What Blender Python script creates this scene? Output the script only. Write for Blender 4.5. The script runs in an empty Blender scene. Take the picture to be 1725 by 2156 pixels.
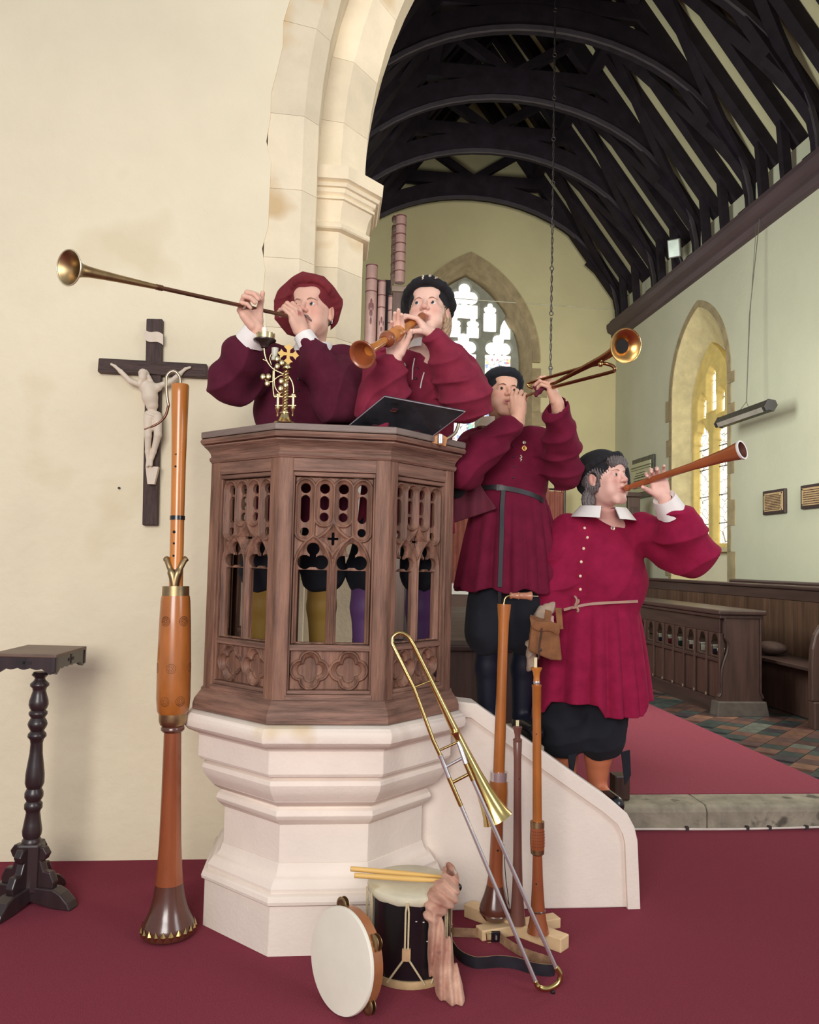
import bpy, math, random
import numpy as np
from mathutils import Vector, Matrix
random.seed(7); rng = np.random.default_rng(7)
C = bpy.context.scene.collection
scene = bpy.context.scene
# ---------------------------------------------------------------- camera
FPX, CX, CY, EYE = 1700.0, 862.5, 1078.0, np.array([0., 0., 1.45])
YAW, PITCH, ROLL = 0.0994778, 0.0623369, 0.024
def _cam():
    cy, sy, cp, sp = math.cos(YAW), math.sin(YAW), math.cos(PITCH), math.sin(PITCH)
    f = np.array([sy*cp, cy*cp, sp]); r0 = np.array([cy, -sy, 0.]); u0 = np.cross(r0, f)
    r = r0*math.cos(ROLL)+u0*math.sin(ROLL)
    return r, np.cross(r, f), f
CR, CU, CF = _cam()
cd = bpy.data.cameras.new('camera'); cam = bpy.data.objects.new('camera', cd); C.objects.link(cam)
cam.matrix_world = Matrix([[CR[0], CU[0], -CF[0], EYE[0]], [CR[1], CU[1], -CF[1], EYE[1]], [CR[2], CU[2], -CF[2], EYE[2]], [0, 0, 0, 1]])
cd.sensor_fit = 'HORIZONTAL'; cd.sensor_width = 36.0; cd.lens = 36.0*FPX/1725.0; cd.clip_end = 200; cd.clip_start = 0.05
scene.camera = cam
def W(u, v, y=None, x=None, z=None):
    """a point seen at (u, v) in the photograph, at a known depth y (or x, or height z)"""
    d = CF+CR*(u-CX)/FPX+CU*(CY-v)/FPX
    t = y/d[1] if y is not None else (x/d[0] if x is not None else (z-EYE[2])/d[2])
    return EYE+d*t
# ---------------------------------------------------------------- world, lights, exposure
wd = bpy.data.worlds.new('sky'); scene.world = wd; wd.use_nodes = True
bg = wd.node_tree.nodes['Background']; bg.inputs[0].default_value = (0.86, 0.93, 1.0, 1); bg.inputs[1].default_value = 0.45
scene.view_settings.view_transform = 'Standard'; scene.view_settings.look = 'None'
scene.view_settings.exposure = 0.0; scene.view_settings.gamma = 1.0; scene.view_settings.use_curve_mapping = False
def area(name, loc, target, size, power, col):
    l = bpy.data.lights.new(name, 'AREA'); l.shape = 'RECTANGLE'; l.size = size[0]; l.size_y = size[1]
    l.energy = power; l.color = col
    o = bpy.data.objects.new(name, l); C.objects.link(o); o.location = loc
    o.rotation_euler = (Vector(target)-Vector(loc)).to_track_quat('-Z', 'Y').to_euler(); return o
area('nave_window_light', (-1.2, -1.9, 2.5), (0.1, 4, 1.4), (2.4, 2.2), 225, (1.0, 0.965, 0.92))
area('nave_side_window_light', (4.5, -0.5, 3.2), (1.0, 4, 1.4), (1.6, 2.4), 75, (0.95, 0.97, 1.0))
area('chancel_north_window_light', (0.15, 7.2, 3.4), (5.0, 10.6, 2.8), (1.6, 2.2), 210, (0.90, 1.0, 0.97))
area('chancel_south_window_light', (5.05, 6.3, 3.3), (1.5, 8.0, 0.2), (1.3, 2.4), 150, (1.0, 0.97, 0.85))
a_ = area('nave_arch_fill_light', (2.6, -2.5, 4.2), (2.8, 14, 4.4), (1.8, 1.8), 60, (1.0, 0.97, 0.88)); a_.data.spread = math.radians(50)  # added fill light, narrow spread, brightens the east wall through the arch
# ---------------------------------------------------------------- helpers
def nrm(v): v = np.asarray(v, float); return v/(np.linalg.norm(v)+1e-12)
def hexc(r, g, b):
    f = lambda c: (c/255/12.92) if c/255 <= 0.04045 else ((c/255+0.055)/1.055)**2.4
    return (f(r), f(g), f(b))
MATS = {}
def mat(name, col, rough=0.6, metal=0.0, var=0.15, scale=6.0, bump=0.0, bscale=60.0, stretch=(1, 1, 1), col2=None, attr=False, rnd=0.0, sheen=0.0, coat=0.0, emit=None, estr=0.0, detail=5.0, spots=None, spec=0.5, ramp=(0.32, 0.68)):
    if name in MATS: return MATS[name]
    m = bpy.data.materials.new(name); m.use_nodes = True; nt = m.node_tree; N = nt.nodes; L = nt.links
    b = N['Principled BSDF']; b.inputs['Roughness'].default_value = rough; b.inputs['Metallic'].default_value = metal
    b.inputs['Specular IOR Level'].default_value = spec
    if sheen: b.inputs['Sheen Weight'].default_value = sheen; b.inputs['Sheen Roughness'].default_value = 0.5; b.inputs['Sheen Tint'].default_value = (*[min(1, c*3+0.1) for c in col], 1)
    if coat: b.inputs['Coat Weight'].default_value = coat; b.inputs['Coat Roughness'].default_value = 0.15
    tc = N.new('ShaderNodeTexCoord'); mp = N.new('ShaderNodeMapping'); mp.inputs['Scale'].default_value = stretch
    L.new(tc.outputs['Object'], mp.inputs['Vector'])
    nz = N.new('ShaderNodeTexNoise'); nz.inputs['Scale'].default_value = scale; nz.inputs['Detail'].default_value = detail; nz.inputs['Roughness'].default_value = 0.6
    L.new(mp.outputs[0], nz.inputs['Vector'])
    rp = N.new('ShaderNodeValToRGB'); L.new(nz.outputs['Fac'], rp.inputs['Fac'])
    c1 = [max(0, c*(1-var)) for c in col]; c2 = list(col2) if col2 else [min(1, c*(1+var)) for c in col]
    rp.color_ramp.elements[0].position = ramp[0]; rp.color_ramp.elements[0].color = (*c1, 1)
    rp.color_ramp.elements[1].position = ramp[1]; rp.color_ramp.elements[1].color = (*c2, 1)
    out = rp.outputs['Color']
    def mul(a, bsock, blend='MULTIPLY', fac=1.0):
        x = N.new('ShaderNodeMix'); x.data_type = 'RGBA'; x.blend_type = blend; x.inputs[0].default_value = fac
        L.new(a, x.inputs[6])
        if isinstance(bsock, tuple): x.inputs[7].default_value = (*bsock, 1)
        else: L.new(bsock, x.inputs[7])
        return x.outputs[2], x
    if attr:
        a = N.new('ShaderNodeAttribute'); a.attribute_name = 'Col'; out, _ = mul(out, a.outputs['Color'])
    if rnd:
        oi = N.new('ShaderNodeObjectInfo'); mr = N.new('ShaderNodeMapRange'); mr.inputs[3].default_value = 1-rnd; mr.inputs[4].default_value = 1+rnd
        L.new(oi.outputs['Random'], mr.inputs[0]); out, _ = mul(out, mr.outputs[0])
    if spots:   # (colour, scale, threshold) – stains of a shape of their own
        n2 = N.new('ShaderNodeTexNoise'); n2.inputs['Scale'].default_value = spots[1]; n2.inputs['Detail'].default_value = 3; L.new(mp.outputs[0], n2.inputs['Vector'])
        r2 = N.new('ShaderNodeValToRGB'); r2.color_ramp.elements[0].position = spots[2]; r2.color_ramp.elements[1].position = min(1, spots[2]+0.07); L.new(n2.outputs['Fac'], r2.inputs['Fac'])
        out, x = mul(out, spots[0], 'MIX'); L.new(r2.outputs['Color'], x.inputs[0])
    L.new(out, b.inputs['Base Color'])
    if bump:
        n3 = N.new('ShaderNodeTexNoise'); n3.inputs['Scale'].default_value = bscale; n3.inputs['Detail'].default_value = 4; L.new(mp.outputs[0], n3.inputs['Vector'])
        bp = N.new('ShaderNodeBump'); bp.inputs['Strength'].default_value = bump; bp.inputs['Distance'].default_value = 0.01
        L.new(n3.outputs['Fac'], bp.inputs['Height']); L.new(bp.outputs[0], b.inputs['Normal'])
    if emit:
        b.inputs['Emission Color'].default_value = (*emit, 1); b.inputs['Emission Strength'].default_value = estr
    MATS[name] = m; return m
ROOTLOC = {}
def tag(o, label=None, cat=None, group=None, kind=None):
    for k, v in (('label', label), ('category', cat), ('group', group), ('kind', kind)):
        if v: o[k] = v
    return o
def thing(name, loc, label, cat, group=None):
    o = bpy.data.objects.new(name, None); C.objects.link(o); o.location = [float(c) for c in loc]; o.empty_display_size = 0.05
    ROOTLOC[o.name] = np.array(loc, float); return tag(o, label, cat, group)
def link_mesh(name, V, F, m, parent=None, smooth=None, origin=None, col=None):
    V = np.asarray(V, float).reshape(-1, 3)
    if parent is not None: off = ROOTLOC[parent.name]
    else: off = np.array(origin, float) if origin is not None else np.array([(V[:, 0].min()+V[:, 0].max())/2, (V[:, 1].min()+V[:, 1].max())/2, V[:, 2].min()])
    me = bpy.data.meshes.new(name)
    if isinstance(F, np.ndarray):
        n = F.shape[1]; me.vertices.add(len(V)); me.vertices.foreach_set('co', (V-off).ravel())
        me.loops.add(F.size); me.loops.foreach_set('vertex_index', F.astype(np.int32).ravel())
        me.polygons.add(len(F)); me.polygons.foreach_set('loop_start', np.arange(0, F.size, n, dtype=np.int32))
        me.polygons.foreach_set('loop_total', np.full(len(F), n, dtype=np.int32)); me.update(calc_edges=True); me.validate()
    else:
        me.from_pydata((V-off).tolist(), [], F); me.update()
    me.materials.append(m)
    if smooth is not None:
        me.polygons.foreach_set('use_smooth', [True]*len(me.polygons))
        if smooth < 180: me.set_sharp_from_angle(angle=math.radians(smooth))
    if col is not None:
        a = me.color_attributes.new('Col', 'FLOAT_COLOR', 'POINT'); c4 = np.ones((len(V), 4)); c4[:, :3] = col; a.data.foreach_set('color', c4.ravel())
    o = bpy.data.objects.new(name, me); C.objects.link(o)
    if parent is not None: o.parent = parent; ROOTLOC[o.name] = off
    else: o.location = off.tolist(); ROOTLOC[o.name] = off
    return o
class MB:
    def __init__(s): s.V = []; s.F = []
    def add(s, V, F):
        n = len(s.V); s.V += [tuple(float(c) for c in v) for v in V]; s.F += [tuple(i+n for i in f) for f in F]; return s
    def box(s, lo, hi, M=None, o=(0, 0, 0)):
        V = [(x, y, z) for z in (lo[2], hi[2]) for y in (lo[1], hi[1]) for x in (lo[0], hi[0])]
        if M is not None: V = [np.asarray(o)+np.asarray(M).T@np.array(v) for v in V]
        return s.add(V, [(0, 2, 3, 1), (4, 5, 7, 6), (0, 1, 5, 4), (2, 6, 7, 3), (0, 4, 6, 2), (1, 3, 7, 5)])
    def beam(s, a, b, w, h, up=(0, 0, 1)):
        """rectangular bar from a to b, w across, h along up"""
        a, b = np.array(a, float), np.array(b, float); d = nrm(b-a); sd = nrm(np.cross(d, up)); u = np.cross(sd, d)
        V = [p+sd*w/2*i+u*h/2*j for p in (a, b) for i, j in ((-1, -1), (1, -1), (1, 1), (-1, 1))]
        return s.add(V, [(0, 3, 2, 1), (4, 5, 6, 7), (0, 1, 5, 4), (1, 2, 6, 5), (2, 3, 7, 6), (3, 0, 4, 7)])
    def tube(s, pts, rad, seg=12, caps=True, closed=False):
        pts = [np.array(p, float) for p in pts]; n = len(pts)
        rad = [rad]*n if np.isscalar(rad) else list(rad); V = []; F = []; prev = None
        for i, p in enumerate(pts):
            if closed: d = nrm(pts[(i+1) % n]-pts[i-1])
            else: d = nrm(pts[min(i+1, n-1)]-pts[max(i-1, 0)])
            if np.linalg.norm(pts[min(i+1, n-1)]-pts[max(i-1, 0)]) < 1e-9: d = prev_d
            prev_d = d
            if prev is None: prev = np.array([0, 0, 1.]) if abs(d[2]) < .9 else np.array([1., 0, 0])
            sd = nrm(np.cross(d, prev)); u = np.cross(sd, d); prev = u
            for k in range(seg):
                a = 2*math.pi*k/seg; V.append(p+(sd*math.cos(a)+u*math.sin(a))*rad[i])
        for i in range(n if closed else n-1):
            j = (i+1) % n
            for k in range(seg):
                k2 = (k+1) % seg; F.append((i*seg+k, i*seg+k2, j*seg+k2, j*seg+k))
        if caps and not closed: F.append(tuple(range(seg-1, -1, -1))); F.append(tuple((n-1)*seg+k for k in range(seg)))
        return s.add(V, F)
    def lathe(s, prof, base, axis, seg=24, cap=True):
        """prof = [(radius, distance along axis)]"""
        base = np.array(base, float); d = nrm(axis); ref = np.array([0, 0, 1.]) if abs(d[2]) < .9 else np.array([1., 0, 0])
        a1 = nrm(np.cross(ref, d)); a2 = np.cross(d, a1); V = []; F = []; n = len(prof)
        for r, t in prof:
            for k in range(seg):
                a = 2*math.pi*k/seg; V.append(base+d*t+(a1*math.cos(a)+a2*math.sin(a))*max(r, 1e-4))
        for i in range(n-1):
            for k in range(seg):
                k2 = (k+1) % seg; F.append((i*seg+k, i*seg+k2, (i+1)*seg+k2, (i+1)*seg+k))
        if cap: F.append(tuple(range(seg-1, -1, -1))); F.append(tuple((n-1)*seg+k for k in range(seg)))
        return s.add(V, F)
    def prism(s, poly, o, ex, ey, ez, t0, t1):
        """polygon (list of 2-D points) in the ex, ey plane pushed from t0 to t1 along ez"""
        o, ex, ey, ez = (np.array(q, float) for q in (o, ex, ey, ez)); n = len(poly)
        V = [o+ex*p[0]+ey*p[1]+ez*t for t in (t0, t1) for p in poly]
        F = [tuple(range(n-1, -1, -1)), tuple(range(n, 2*n))]+[(i, (i+1) % n, n+(i+1) % n, n+i) for i in range(n)]
        return s.add(V, F)
    def sphere(s, c, r, seg=12, rings=8, M=None):
        c = np.array(c, float); r = np.array([r]*3 if np.isscalar(r) else r, float); V = []; F = []
        for i in range(rings+1):
            th = math.pi*i/rings
            for k in range(seg):
                a = 2*math.pi*k/seg; p = np.array([math.sin(th)*math.cos(a), math.sin(th)*math.sin(a), math.cos(th)])*r
                if M is not None: p = np.asarray(M).T@p
                V.append(c+p)
        for i in range(rings):
            for k in range(seg):
                k2 = (k+1) % seg; F.append((i*seg+k, (i+1)*seg+k, (i+1)*seg+k2, i*seg+k2))
        return s.add(V, F)
    def grid(s, P, closed_u=False, flip=False):
        """P[i][j] points -> quads"""
        n, m = len(P), len(P[0]); V = [p for r in P for p in r]; F = []
        for i in range(n if closed_u else n-1):
            for j in range(m-1):
                q = (i*m+j, ((i+1) % n)*m+j, ((i+1) % n)*m+j+1, i*m+j+1); F.append(q[::-1] if flip else q)
        return s.add(V, F)
    def build(s, name, m, parent=None, smooth=None, origin=None, bevel=0, label=None, fix=False):
        o = link_mesh(name, s.V, s.F, m, parent, smooth, origin)
        if fix:
            import bmesh
            bm = bmesh.new(); bm.from_mesh(o.data); bmesh.ops.recalc_face_normals(bm, faces=bm.faces); bm.to_mesh(o.data); bm.free()
        if bevel:
            md = o.modifiers.new('bevel', 'BEVEL'); md.width = bevel; md.segments = 2; md.limit_method = 'ANGLE'; md.angle_limit = 0.6
        if label: o['label'] = label
        return o
def bez(pts, n=12):
    """smooth curve through points (Catmull-Rom)"""
    P = [np.array(p, float) for p in pts]; P = [2*P[0]-P[1]]+P+[2*P[-1]-P[-2]]; out = []
    for i in range(1, len(P)-2):
        for k in range(n):
            t = k/n; a, b, c, d = P[i-1], P[i], P[i+1], P[i+2]
            out.append(0.5*((2*b)+(c-a)*t+(2*a-5*b+4*c-d)*t*t+(3*b-a-3*c+d)*t**3))
    out.append(P[-2]); return out
def shared(name, me, loc, m3, parent=None, cat=None):
    o = bpy.data.objects.new(name, me); C.objects.link(o)
    off = ROOTLOC[parent.name] if parent is not None else np.zeros(3)
    M = Matrix([[float(m3[r][c]) for c in range(3)]+[float(loc[r]-off[r])] for r in range(3)]+[[0, 0, 0, 1]])
    o.parent = parent; o.matrix_local = M if parent is not None else M
    if parent is None: o.matrix_world = M
    ROOTLOC[o.name] = off
    return o
# ---------------------------------------------------------------- implicit surfaces (smooth blends, then surface nets)
def axis_pts(lo, hi, fine, hf, hc):
    out = [lo]; x = lo
    while x < hi:
        x += hf if any(a-hc*0.5 <= x <= b for a, b in fine) else hc
        out.append(x)
    return np.array(out)
class SDF:
    def __init__(s, xs, ys, zs):
        s.ax = (xs, ys, zs); s.f = np.full((len(xs), len(ys), len(zs)), 0.5, np.float32)
    def win(s, lo, hi, m):
        sl = []
        for a, l, h in zip(s.ax, lo, hi):
            i0 = max(0, int(np.searchsorted(a, l-m))-1); i1 = min(len(a), int(np.searchsorted(a, h+m))+1); sl.append(slice(i0, i1))
        return tuple(sl)
    def put(s, fn, lo, hi, k=0.0, mode='u', m=None):
        m = (k*1.0+0.012) if m is None else m
        w = s.win(lo, hi, m)
        if any(q.stop <= q.start for q in w): return s
        X = s.ax[0][w[0]][:, None, None]; Y = s.ax[1][w[1]][None, :, None]; Z = s.ax[2][w[2]][None, None, :]
        d = fn(X, Y, Z); f = s.f[w]
        if mode == 'u':
            if k > 0: h = np.clip(0.5+0.5*(f-d)/k, 0, 1); s.f[w] = f*(1-h)+d*h-k*h*(1-h)
            else: s.f[w] = np.minimum(f, d)
        elif mode == 's':
            if k > 0: h = np.clip(0.5-0.5*(f+d)/k, 0, 1); s.f[w] = f*(1-h)-d*h+k*h*(1-h)
            else: s.f[w] = np.maximum(f, -d)
        elif mode == 'i': s.f[w] = np.maximum(f, d)
        return s
    def cone(s, a, b, ra, rb, k=0.01, mode='u', wr=None):
        a, b = np.array(a, float), np.array(b, float); ba = b-a; L2 = float(ba@ba)+1e-12; R = max(ra, rb)
        def fn(X, Y, Z):
            px, py, pz = X-a[0], Y-a[1], Z-a[2]
            t = np.clip((px*ba[0]+py*ba[1]+pz*ba[2])/L2, 0, 1)
            d = np.sqrt((px-ba[0]*t)**2+(py-ba[1]*t)**2+(pz-ba[2]*t)**2)-(ra+(rb-ra)*t)
            if wr is not None: d = d+wr(X, Y, Z, t)
            return d
        return s.put(fn, np.minimum(a, b)-R, np.maximum(a, b)+R, k, mode, m=None if wr is None else k+0.03)
    def ell(s, c, r, M=None, k=0.01, mode='u', wr=None):
        c, r = np.array(c, float), np.array(r, float); M = np.eye(3) if M is None else np.asarray(M)
        ext = np.sqrt(((M*r[:, None])**2).sum(0))
        def fn(X, Y, Z):
            px, py, pz = X-c[0], Y-c[1], Z-c[2]
            q = [px*M[i][0]+py*M[i][1]+pz*M[i][2] for i in range(3)]
            k0 = np.sqrt(sum((q[i]/r[i])**2 for i in range(3))); k1 = np.sqrt(sum((q[i]/r[i]**2)**2 for i in range(3)))+1e-9
            d = k0*(k0-1)/k1
            if wr is not None: d = d+wr(X, Y, Z, q)
            return d
        return s.put(fn, c-ext, c+ext, k, mode, m=None if wr is None else k+0.03)
    def chain(s, pts, rs, k=0.01, mode='u', wr=None):
        for i in range(len(pts)-1): s.cone(pts[i], pts[i+1], rs[i], rs[i+1], k, mode, wr)
        return s
    def mesh(s):
        f = s.f; g = f < 0
        def cut(a, dx, dy, dz): return a[dx:a.shape[0]-1+dx, dy:a.shape[1]-1+dy, dz:a.shape[2]-1+dz]
        cnt = np.zeros([n-1 for n in f.shape], np.uint8)
        for dx in (0, 1):
            for dy in (0, 1):
                for dz in (0, 1): cnt += cut(g, dx, dy, dz)
        act = (cnt > 0) & (cnt < 8); I, J, K = np.nonzero(act)
        idx = np.full(act.shape, -1, np.int32); idx[I, J, K] = np.arange(len(I))
        acc = np.zeros((len(I), 3)); num = np.zeros(len(I)); cs = [(a, b, c) for a in (0, 1) for b in (0, 1) for c in (0, 1)]
        for p in cs:
            for q in cs:
                if sum(q)-sum(p) == 1 and all(b >= a for a, b in zip(p, q)):
                    fa = f[I+p[0], J+p[1], K+p[2]]; fb = f[I+q[0], J+q[1], K+q[2]]; mk = (fa < 0) != (fb < 0)
                    t = np.where(mk, fa/np.where(mk, fa-fb, 1), 0)
                    for d in range(3): acc[:, d] += np.where(mk, p[d]+t*(q[d]-p[d]), 0)
                    num += mk
        acc /= num[:, None]; V = np.empty_like(acc)
        for d, Q in enumerate((I, J, K)):
            a = s.ax[d]; V[:, d] = a[Q]+acc[:, d]*(a[Q+1]-a[Q])
        F = []
        for d in range(3):
            A = np.moveaxis(g, d, 0); ch = A[:-1] != A[1:]
            ii, jj, kk = np.nonzero(ch[:, 1:-1, 1:-1]); jj += 1; kk += 1
            sg = A[ii, jj, kk]; X = np.moveaxis(idx, d, 0)
            if d == 1: q = [X[ii, jj-1, kk-1], X[ii, jj-1, kk], X[ii, jj, kk], X[ii, jj, kk-1]]
            else: q = [X[ii, jj-1, kk-1], X[ii, jj, kk-1], X[ii, jj, kk], X[ii, jj-1, kk]]
            q = np.stack(q, 1); q[~sg] = q[~sg][:, ::-1]; F.append(q)
        F = np.concatenate(F); F = F[(F >= 0).all(1)]
        return V, F
    def build(s, name, m, parent=None, colfn=None, label=None):
        V, F = s.mesh(); o = link_mesh(name, V, F, m, parent, 180, col=None if colfn is None else colfn(V))
        if label: o['label'] = label
        return o
# ================================================================ materials
plaster = mat('cream_plaster', hexc(238, 226, 197), rough=0.9, var=0.05, scale=1.3, bump=0.5, bscale=18, spots=(hexc(231, 217, 184), 1.3, 0.62), spec=0.2)
plaster_e = mat('ochre_plaster', hexc(202, 190, 148), rough=0.9, var=0.05, scale=1.2, bump=0.2, bscale=22, spec=0.2)
plaster_r = mat('pale_green_plaster', hexc(198, 194, 170), rough=0.9, var=0.05, scale=0.9, bump=0.25, bscale=20, spec=0.2)
ceil_m = mat('ceiling_plaster', hexc(204, 194, 156), rough=0.9, var=0.06, scale=2, spec=0.2)
arch_stone = mat('arch_limestone', hexc(231, 216, 188), rough=0.85, var=0.10, scale=2.5, bump=0.35, bscale=45, rnd=0.10, spots=(hexc(212, 184, 142), 1.8, 0.60), spec=0.2)
win_stone = mat('window_limestone', hexc(158, 140, 108), rough=0.9, var=0.2, scale=6, bump=0.4, bscale=40, rnd=0.08, spec=0.2)
win_stone2 = mat('pale_window_limestone', hexc(214, 196, 150), rough=0.9, var=0.15, scale=5, bump=0.3, bscale=40, rnd=0.05, spec=0.2)
pulp_stone = mat('pulpit_limestone', hexc(234, 220, 207), rough=0.75, var=0.06, scale=3, bump=0.15, bscale=70, spots=(hexc(214, 192, 160), 2.3, 0.64), spec=0.3)
step_stone = mat('worn_step_stone', hexc(150, 140, 122), rough=0.85, var=0.28, scale=9, bump=0.5, bscale=35, rnd=0.06, spots=(hexc(90, 82, 72), 7, 0.62))
roof_wood = mat('dark_roof_oak', hexc(36, 28, 35), rough=0.75, var=0.3, scale=5, stretch=(1, .15, 1), spec=0.2)
carpet_m = mat('maroon_carpet', hexc(130, 54, 68), rough=1.0, var=0.28, scale=260, detail=2, bump=0.8, bscale=330, sheen=0.25, spec=0.05, ramp=(.3,.7))
carpet2 = mat('crimson_runner_carpet', hexc(142, 68, 80), rough=1.0, var=0.2, scale=220, detail=2, bump=0.6, bscale=260, sheen=0.2, spec=0.05, ramp=(.3,.7))
oak = mat('weathered_oak', hexc(122, 88, 72), rough=0.55, var=0.5, scale=9, bump=0.45, bscale=30, stretch=(3.5, 3.5, .35), spots=(hexc(62, 44, 42), 2.2, 0.68), spec=0.35)
oak_h = mat('weathered_oak_rail', hexc(126, 94, 80), rough=0.55, var=0.45, scale=9, bump=0.45, bscale=30, stretch=(.4, .4, 5), spots=(hexc(66, 48, 44), 2.6, 0.67), spec=0.35)
darkoak = mat('dark_polished_oak', hexc(74, 52, 44), rough=0.42, var=0.3, scale=6, bump=0.1, bscale=40, stretch=(4, 4, .3), spec=0.5)
darkoak_h = mat('dark_polished_oak_rail', hexc(66, 48, 44), rough=0.32, var=0.25, scale=6, stretch=(3, .3, 3), spec=0.5)
blackwood = mat('black_stained_wood', hexc(50, 36, 38), rough=0.4, var=0.3, scale=5, stretch=(3, 3, .4), coat=0.25)
def pointed(hw, zs, za, n=10, zb=0.0):
    """outline of one side of a pointed arch: [(half width, z)] from the base to the apex"""
    h = za-zs; c = (h*h-hw*hw)/(2*hw); R = hw+c; out = [(hw, zb), (hw, zs)]
    for i in range(1, n+1):
        z = h*math.sin(math.pi/2*i/n); out.append((max(0.0, -c+math.sqrt(max(0, R*R-z*z))), zs+z))
    out[-1] = (0.0, za); return out
def struct(o, m=None): o['kind'] = 'structure'; return o
# ---------------------------------------------------------------- arch wall (nave side) with the chancel arch
XI, ZS, RR, XM, XMID = 0.147, 3.62, 3.1, 3.247, 2.43
THE = math.acos((XM-XMID)/(RR+.25))
def arch_pt(o, s):
    """point (x, z) at outward offset o and distance s along the jamb and arch"""
    if s <= ZS: return (XI-o, s)
    th = (s-ZS)/RR; return (XM-(RR+o)*math.cos(th), ZS+(RR+o)*math.sin(th))
mb = MB(); pts = [arch_pt(0.505+0.012*math.sin(s*9)+0.010*math.sin(s*23+1), s) for s in np.linspace(0, ZS+RR*THE, 70)]
for (ya, fl) in ((4.060, False), (4.90, True)):
    P1 = [[(-6.5, ya, z), (x, ya, z)] for x, z in pts]; P2 = [[(2*XMID-x, ya, z), (11, ya, z)] for x, z in pts]
    zt = pts[-1][1]; mb.grid(P1, flip=not fl); mb.grid(P2, flip=not fl)
    mb.grid([[(-6.5, ya, zt), (11, ya, zt)], [(-6.5, ya, 10.6), (11, ya, 10.6)]], flip=not fl)
mb.grid([[(x, 4.06, z), (x, 4.075, z)] for x, z in pts], flip=False)
struct(mb.build('wall_front', plaster, smooth=30))
OUT = [(.517, 4.066), (.337, 4.066), (.2625, 4.14), (.2625, 4.40), (.517, 4.40)]
INN = [(.275, 4.35), (.14, 4.35), (0, 4.49), (0, 4.75), (.14, 4.90), (.275, 4.90)]
archr = thing('chancel_arch', (0, 4.2, 0), 'cream limestone chancel arch with moulded capital behind the pulpit', 'arch'); archr['kind'] = 'structure'
del archr['category'], archr['label']; archr.name = 'trim_1'; ROOTLOC['trim_1'] = ROOTLOC['chancel_arch']
def voussoir(prof, s0, s1, mirror=False):
    b = MB(); n = max(1, int((s1-s0)/0.15)) if s1 > ZS else 1; rings = []
    for i in range(n+1):
        s = s0+0.0005+(s1-s0-0.001)*i/n; r = []
        for o, y in prof:
            x, z = arch_pt(o, s); r.append(((2*XMID-x) if mirror else x, y, z))
        rings.append(r)
    k = len(prof); V = [p for r in rings for p in r]; F = []
    for i in range(n):
        for j in range(k): F.append((i*k+j, i*k+(j+1) % k, (i+1)*k+(j+1) % k, (i+1)*k+j))
    F += [tuple(range(k-1, -1, -1)), tuple(n*k+j for j in range(k))]; b.add(V, F)
    b.build('stone_block', arch_stone, archr, bevel=0.0015, fix=True)
total = ZS+RR*THE
for prof, cuts in ((OUT, [0, .45, .9, 1.35, 1.78, 2.2, 2.62, 2.98, 3.34, 3.72, 4.15, 4.6]), (INN, [0, .5, 1.0, 1.4, 1.85, 2.25, 2.66, 3.05, 3.52, 3.86, 4.2, 4.6])):
    c = cuts[:]
    while c[-1] < total-0.5: c.append(c[-1]+0.42)
    c.append(total)
    for a, b_ in zip(c, c[1:]): voussoir(prof, a, b_); voussoir(prof, a, b_, True) if b_ > 3.4 or a < 0.1 else None
voussoir(OUT, .45, 3.34, True); voussoir(INN, .5, 3.4, True)
def capital(mirror=False):
    b = MB(); prof = [(3.035, 0), (3.045, .030), (3.055, .036), (3.085, .036), (3.095, .02), (3.11, .012), (3.20, .025), (3.26, .045), (3.265, .058), (3.285, .058), (3.295, .045), (3.315, .062), (3.345, .066), (3.35, .08), (3.375, .088), (3.385, .075), (3.40, .10), (3.50, .105), (3.50, .09), (3.545, .012)]
    P = []
    for z, e in prof:
        z = 3.25+(z-3.035)*0.70; t = e*0.4142; row = [(.275, 4.35-e), (.14-0+t*0, 4.35-e), (0-e, 4.49-t), (0-e, 4.75+t), (.14-t, 4.90+e), (.275, 4.90+e)]
        row[1] = (.14-t*1.0, 4.35-e)
        P.append([((2*XMID-(XI-o)) if mirror else XI-o, y, z) for o, y in row])
    b.grid(P, flip=not mirror); b.add([P[-1][j] for j in range(6)], [tuple(range(6))]); b.add([P[0][j] for j in range(6)], [tuple(range(5, -1, -1))])
    b.build('capital', arch_stone, archr, smooth=25, fix=True)
capital(); capital(True)
# ---------------------------------------------------------------- floors and step
mb = MB(); mb.box((-6.5, -4, -.05), (11, 4.44, 0)); struct(mb.build('floor', carpet_m))
mb = MB(); mb.box((-.4, 4.63, -.05), (5.3, 14.4, .117)); struct(mb.build('floor_chancel', mat('mortar_bed', hexc(60, 54, 50), rough=0.9)))
xj = W(1490, 1697, z=.13)[0]; st = thing('stone_step', (2.4, 4.5, 0), 'x', 'x'); st.name = 'trim_2'; ROOTLOC['trim_2'] = ROOTLOC['stone_step']; st['kind'] = 'structure'; del st['category'], st['label']
xs = [-.05, .8, 1.43, xj, xj+1.3, xj+2.2, 5.0]
for i in range(len(xs)-1):
    b = MB(); y0 = 4.418+0.006*math.sin(i*3.1)
    b.prism([(y0, 0), (y0, .095), (y0+.012, .118), (y0+.035, .13), (4.66, .13), (4.66, 0)], (0, 0, 0), (0, 1, 0), (0, 0, 1), (1, 0, 0), xs[i]+.003, xs[i+1]-.003)
    b.build('step_stone', step_stone, st, bevel=.006, fix=True)
mb = MB(); mb.box((1.62, 4.645, .117), (3.15, 12.95, .137)); tag(mb.build('carpet_runner', carpet2, bevel=.004), 'crimson carpet runner laid along the chancel floor between the choir stalls', 'carpet')
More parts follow.
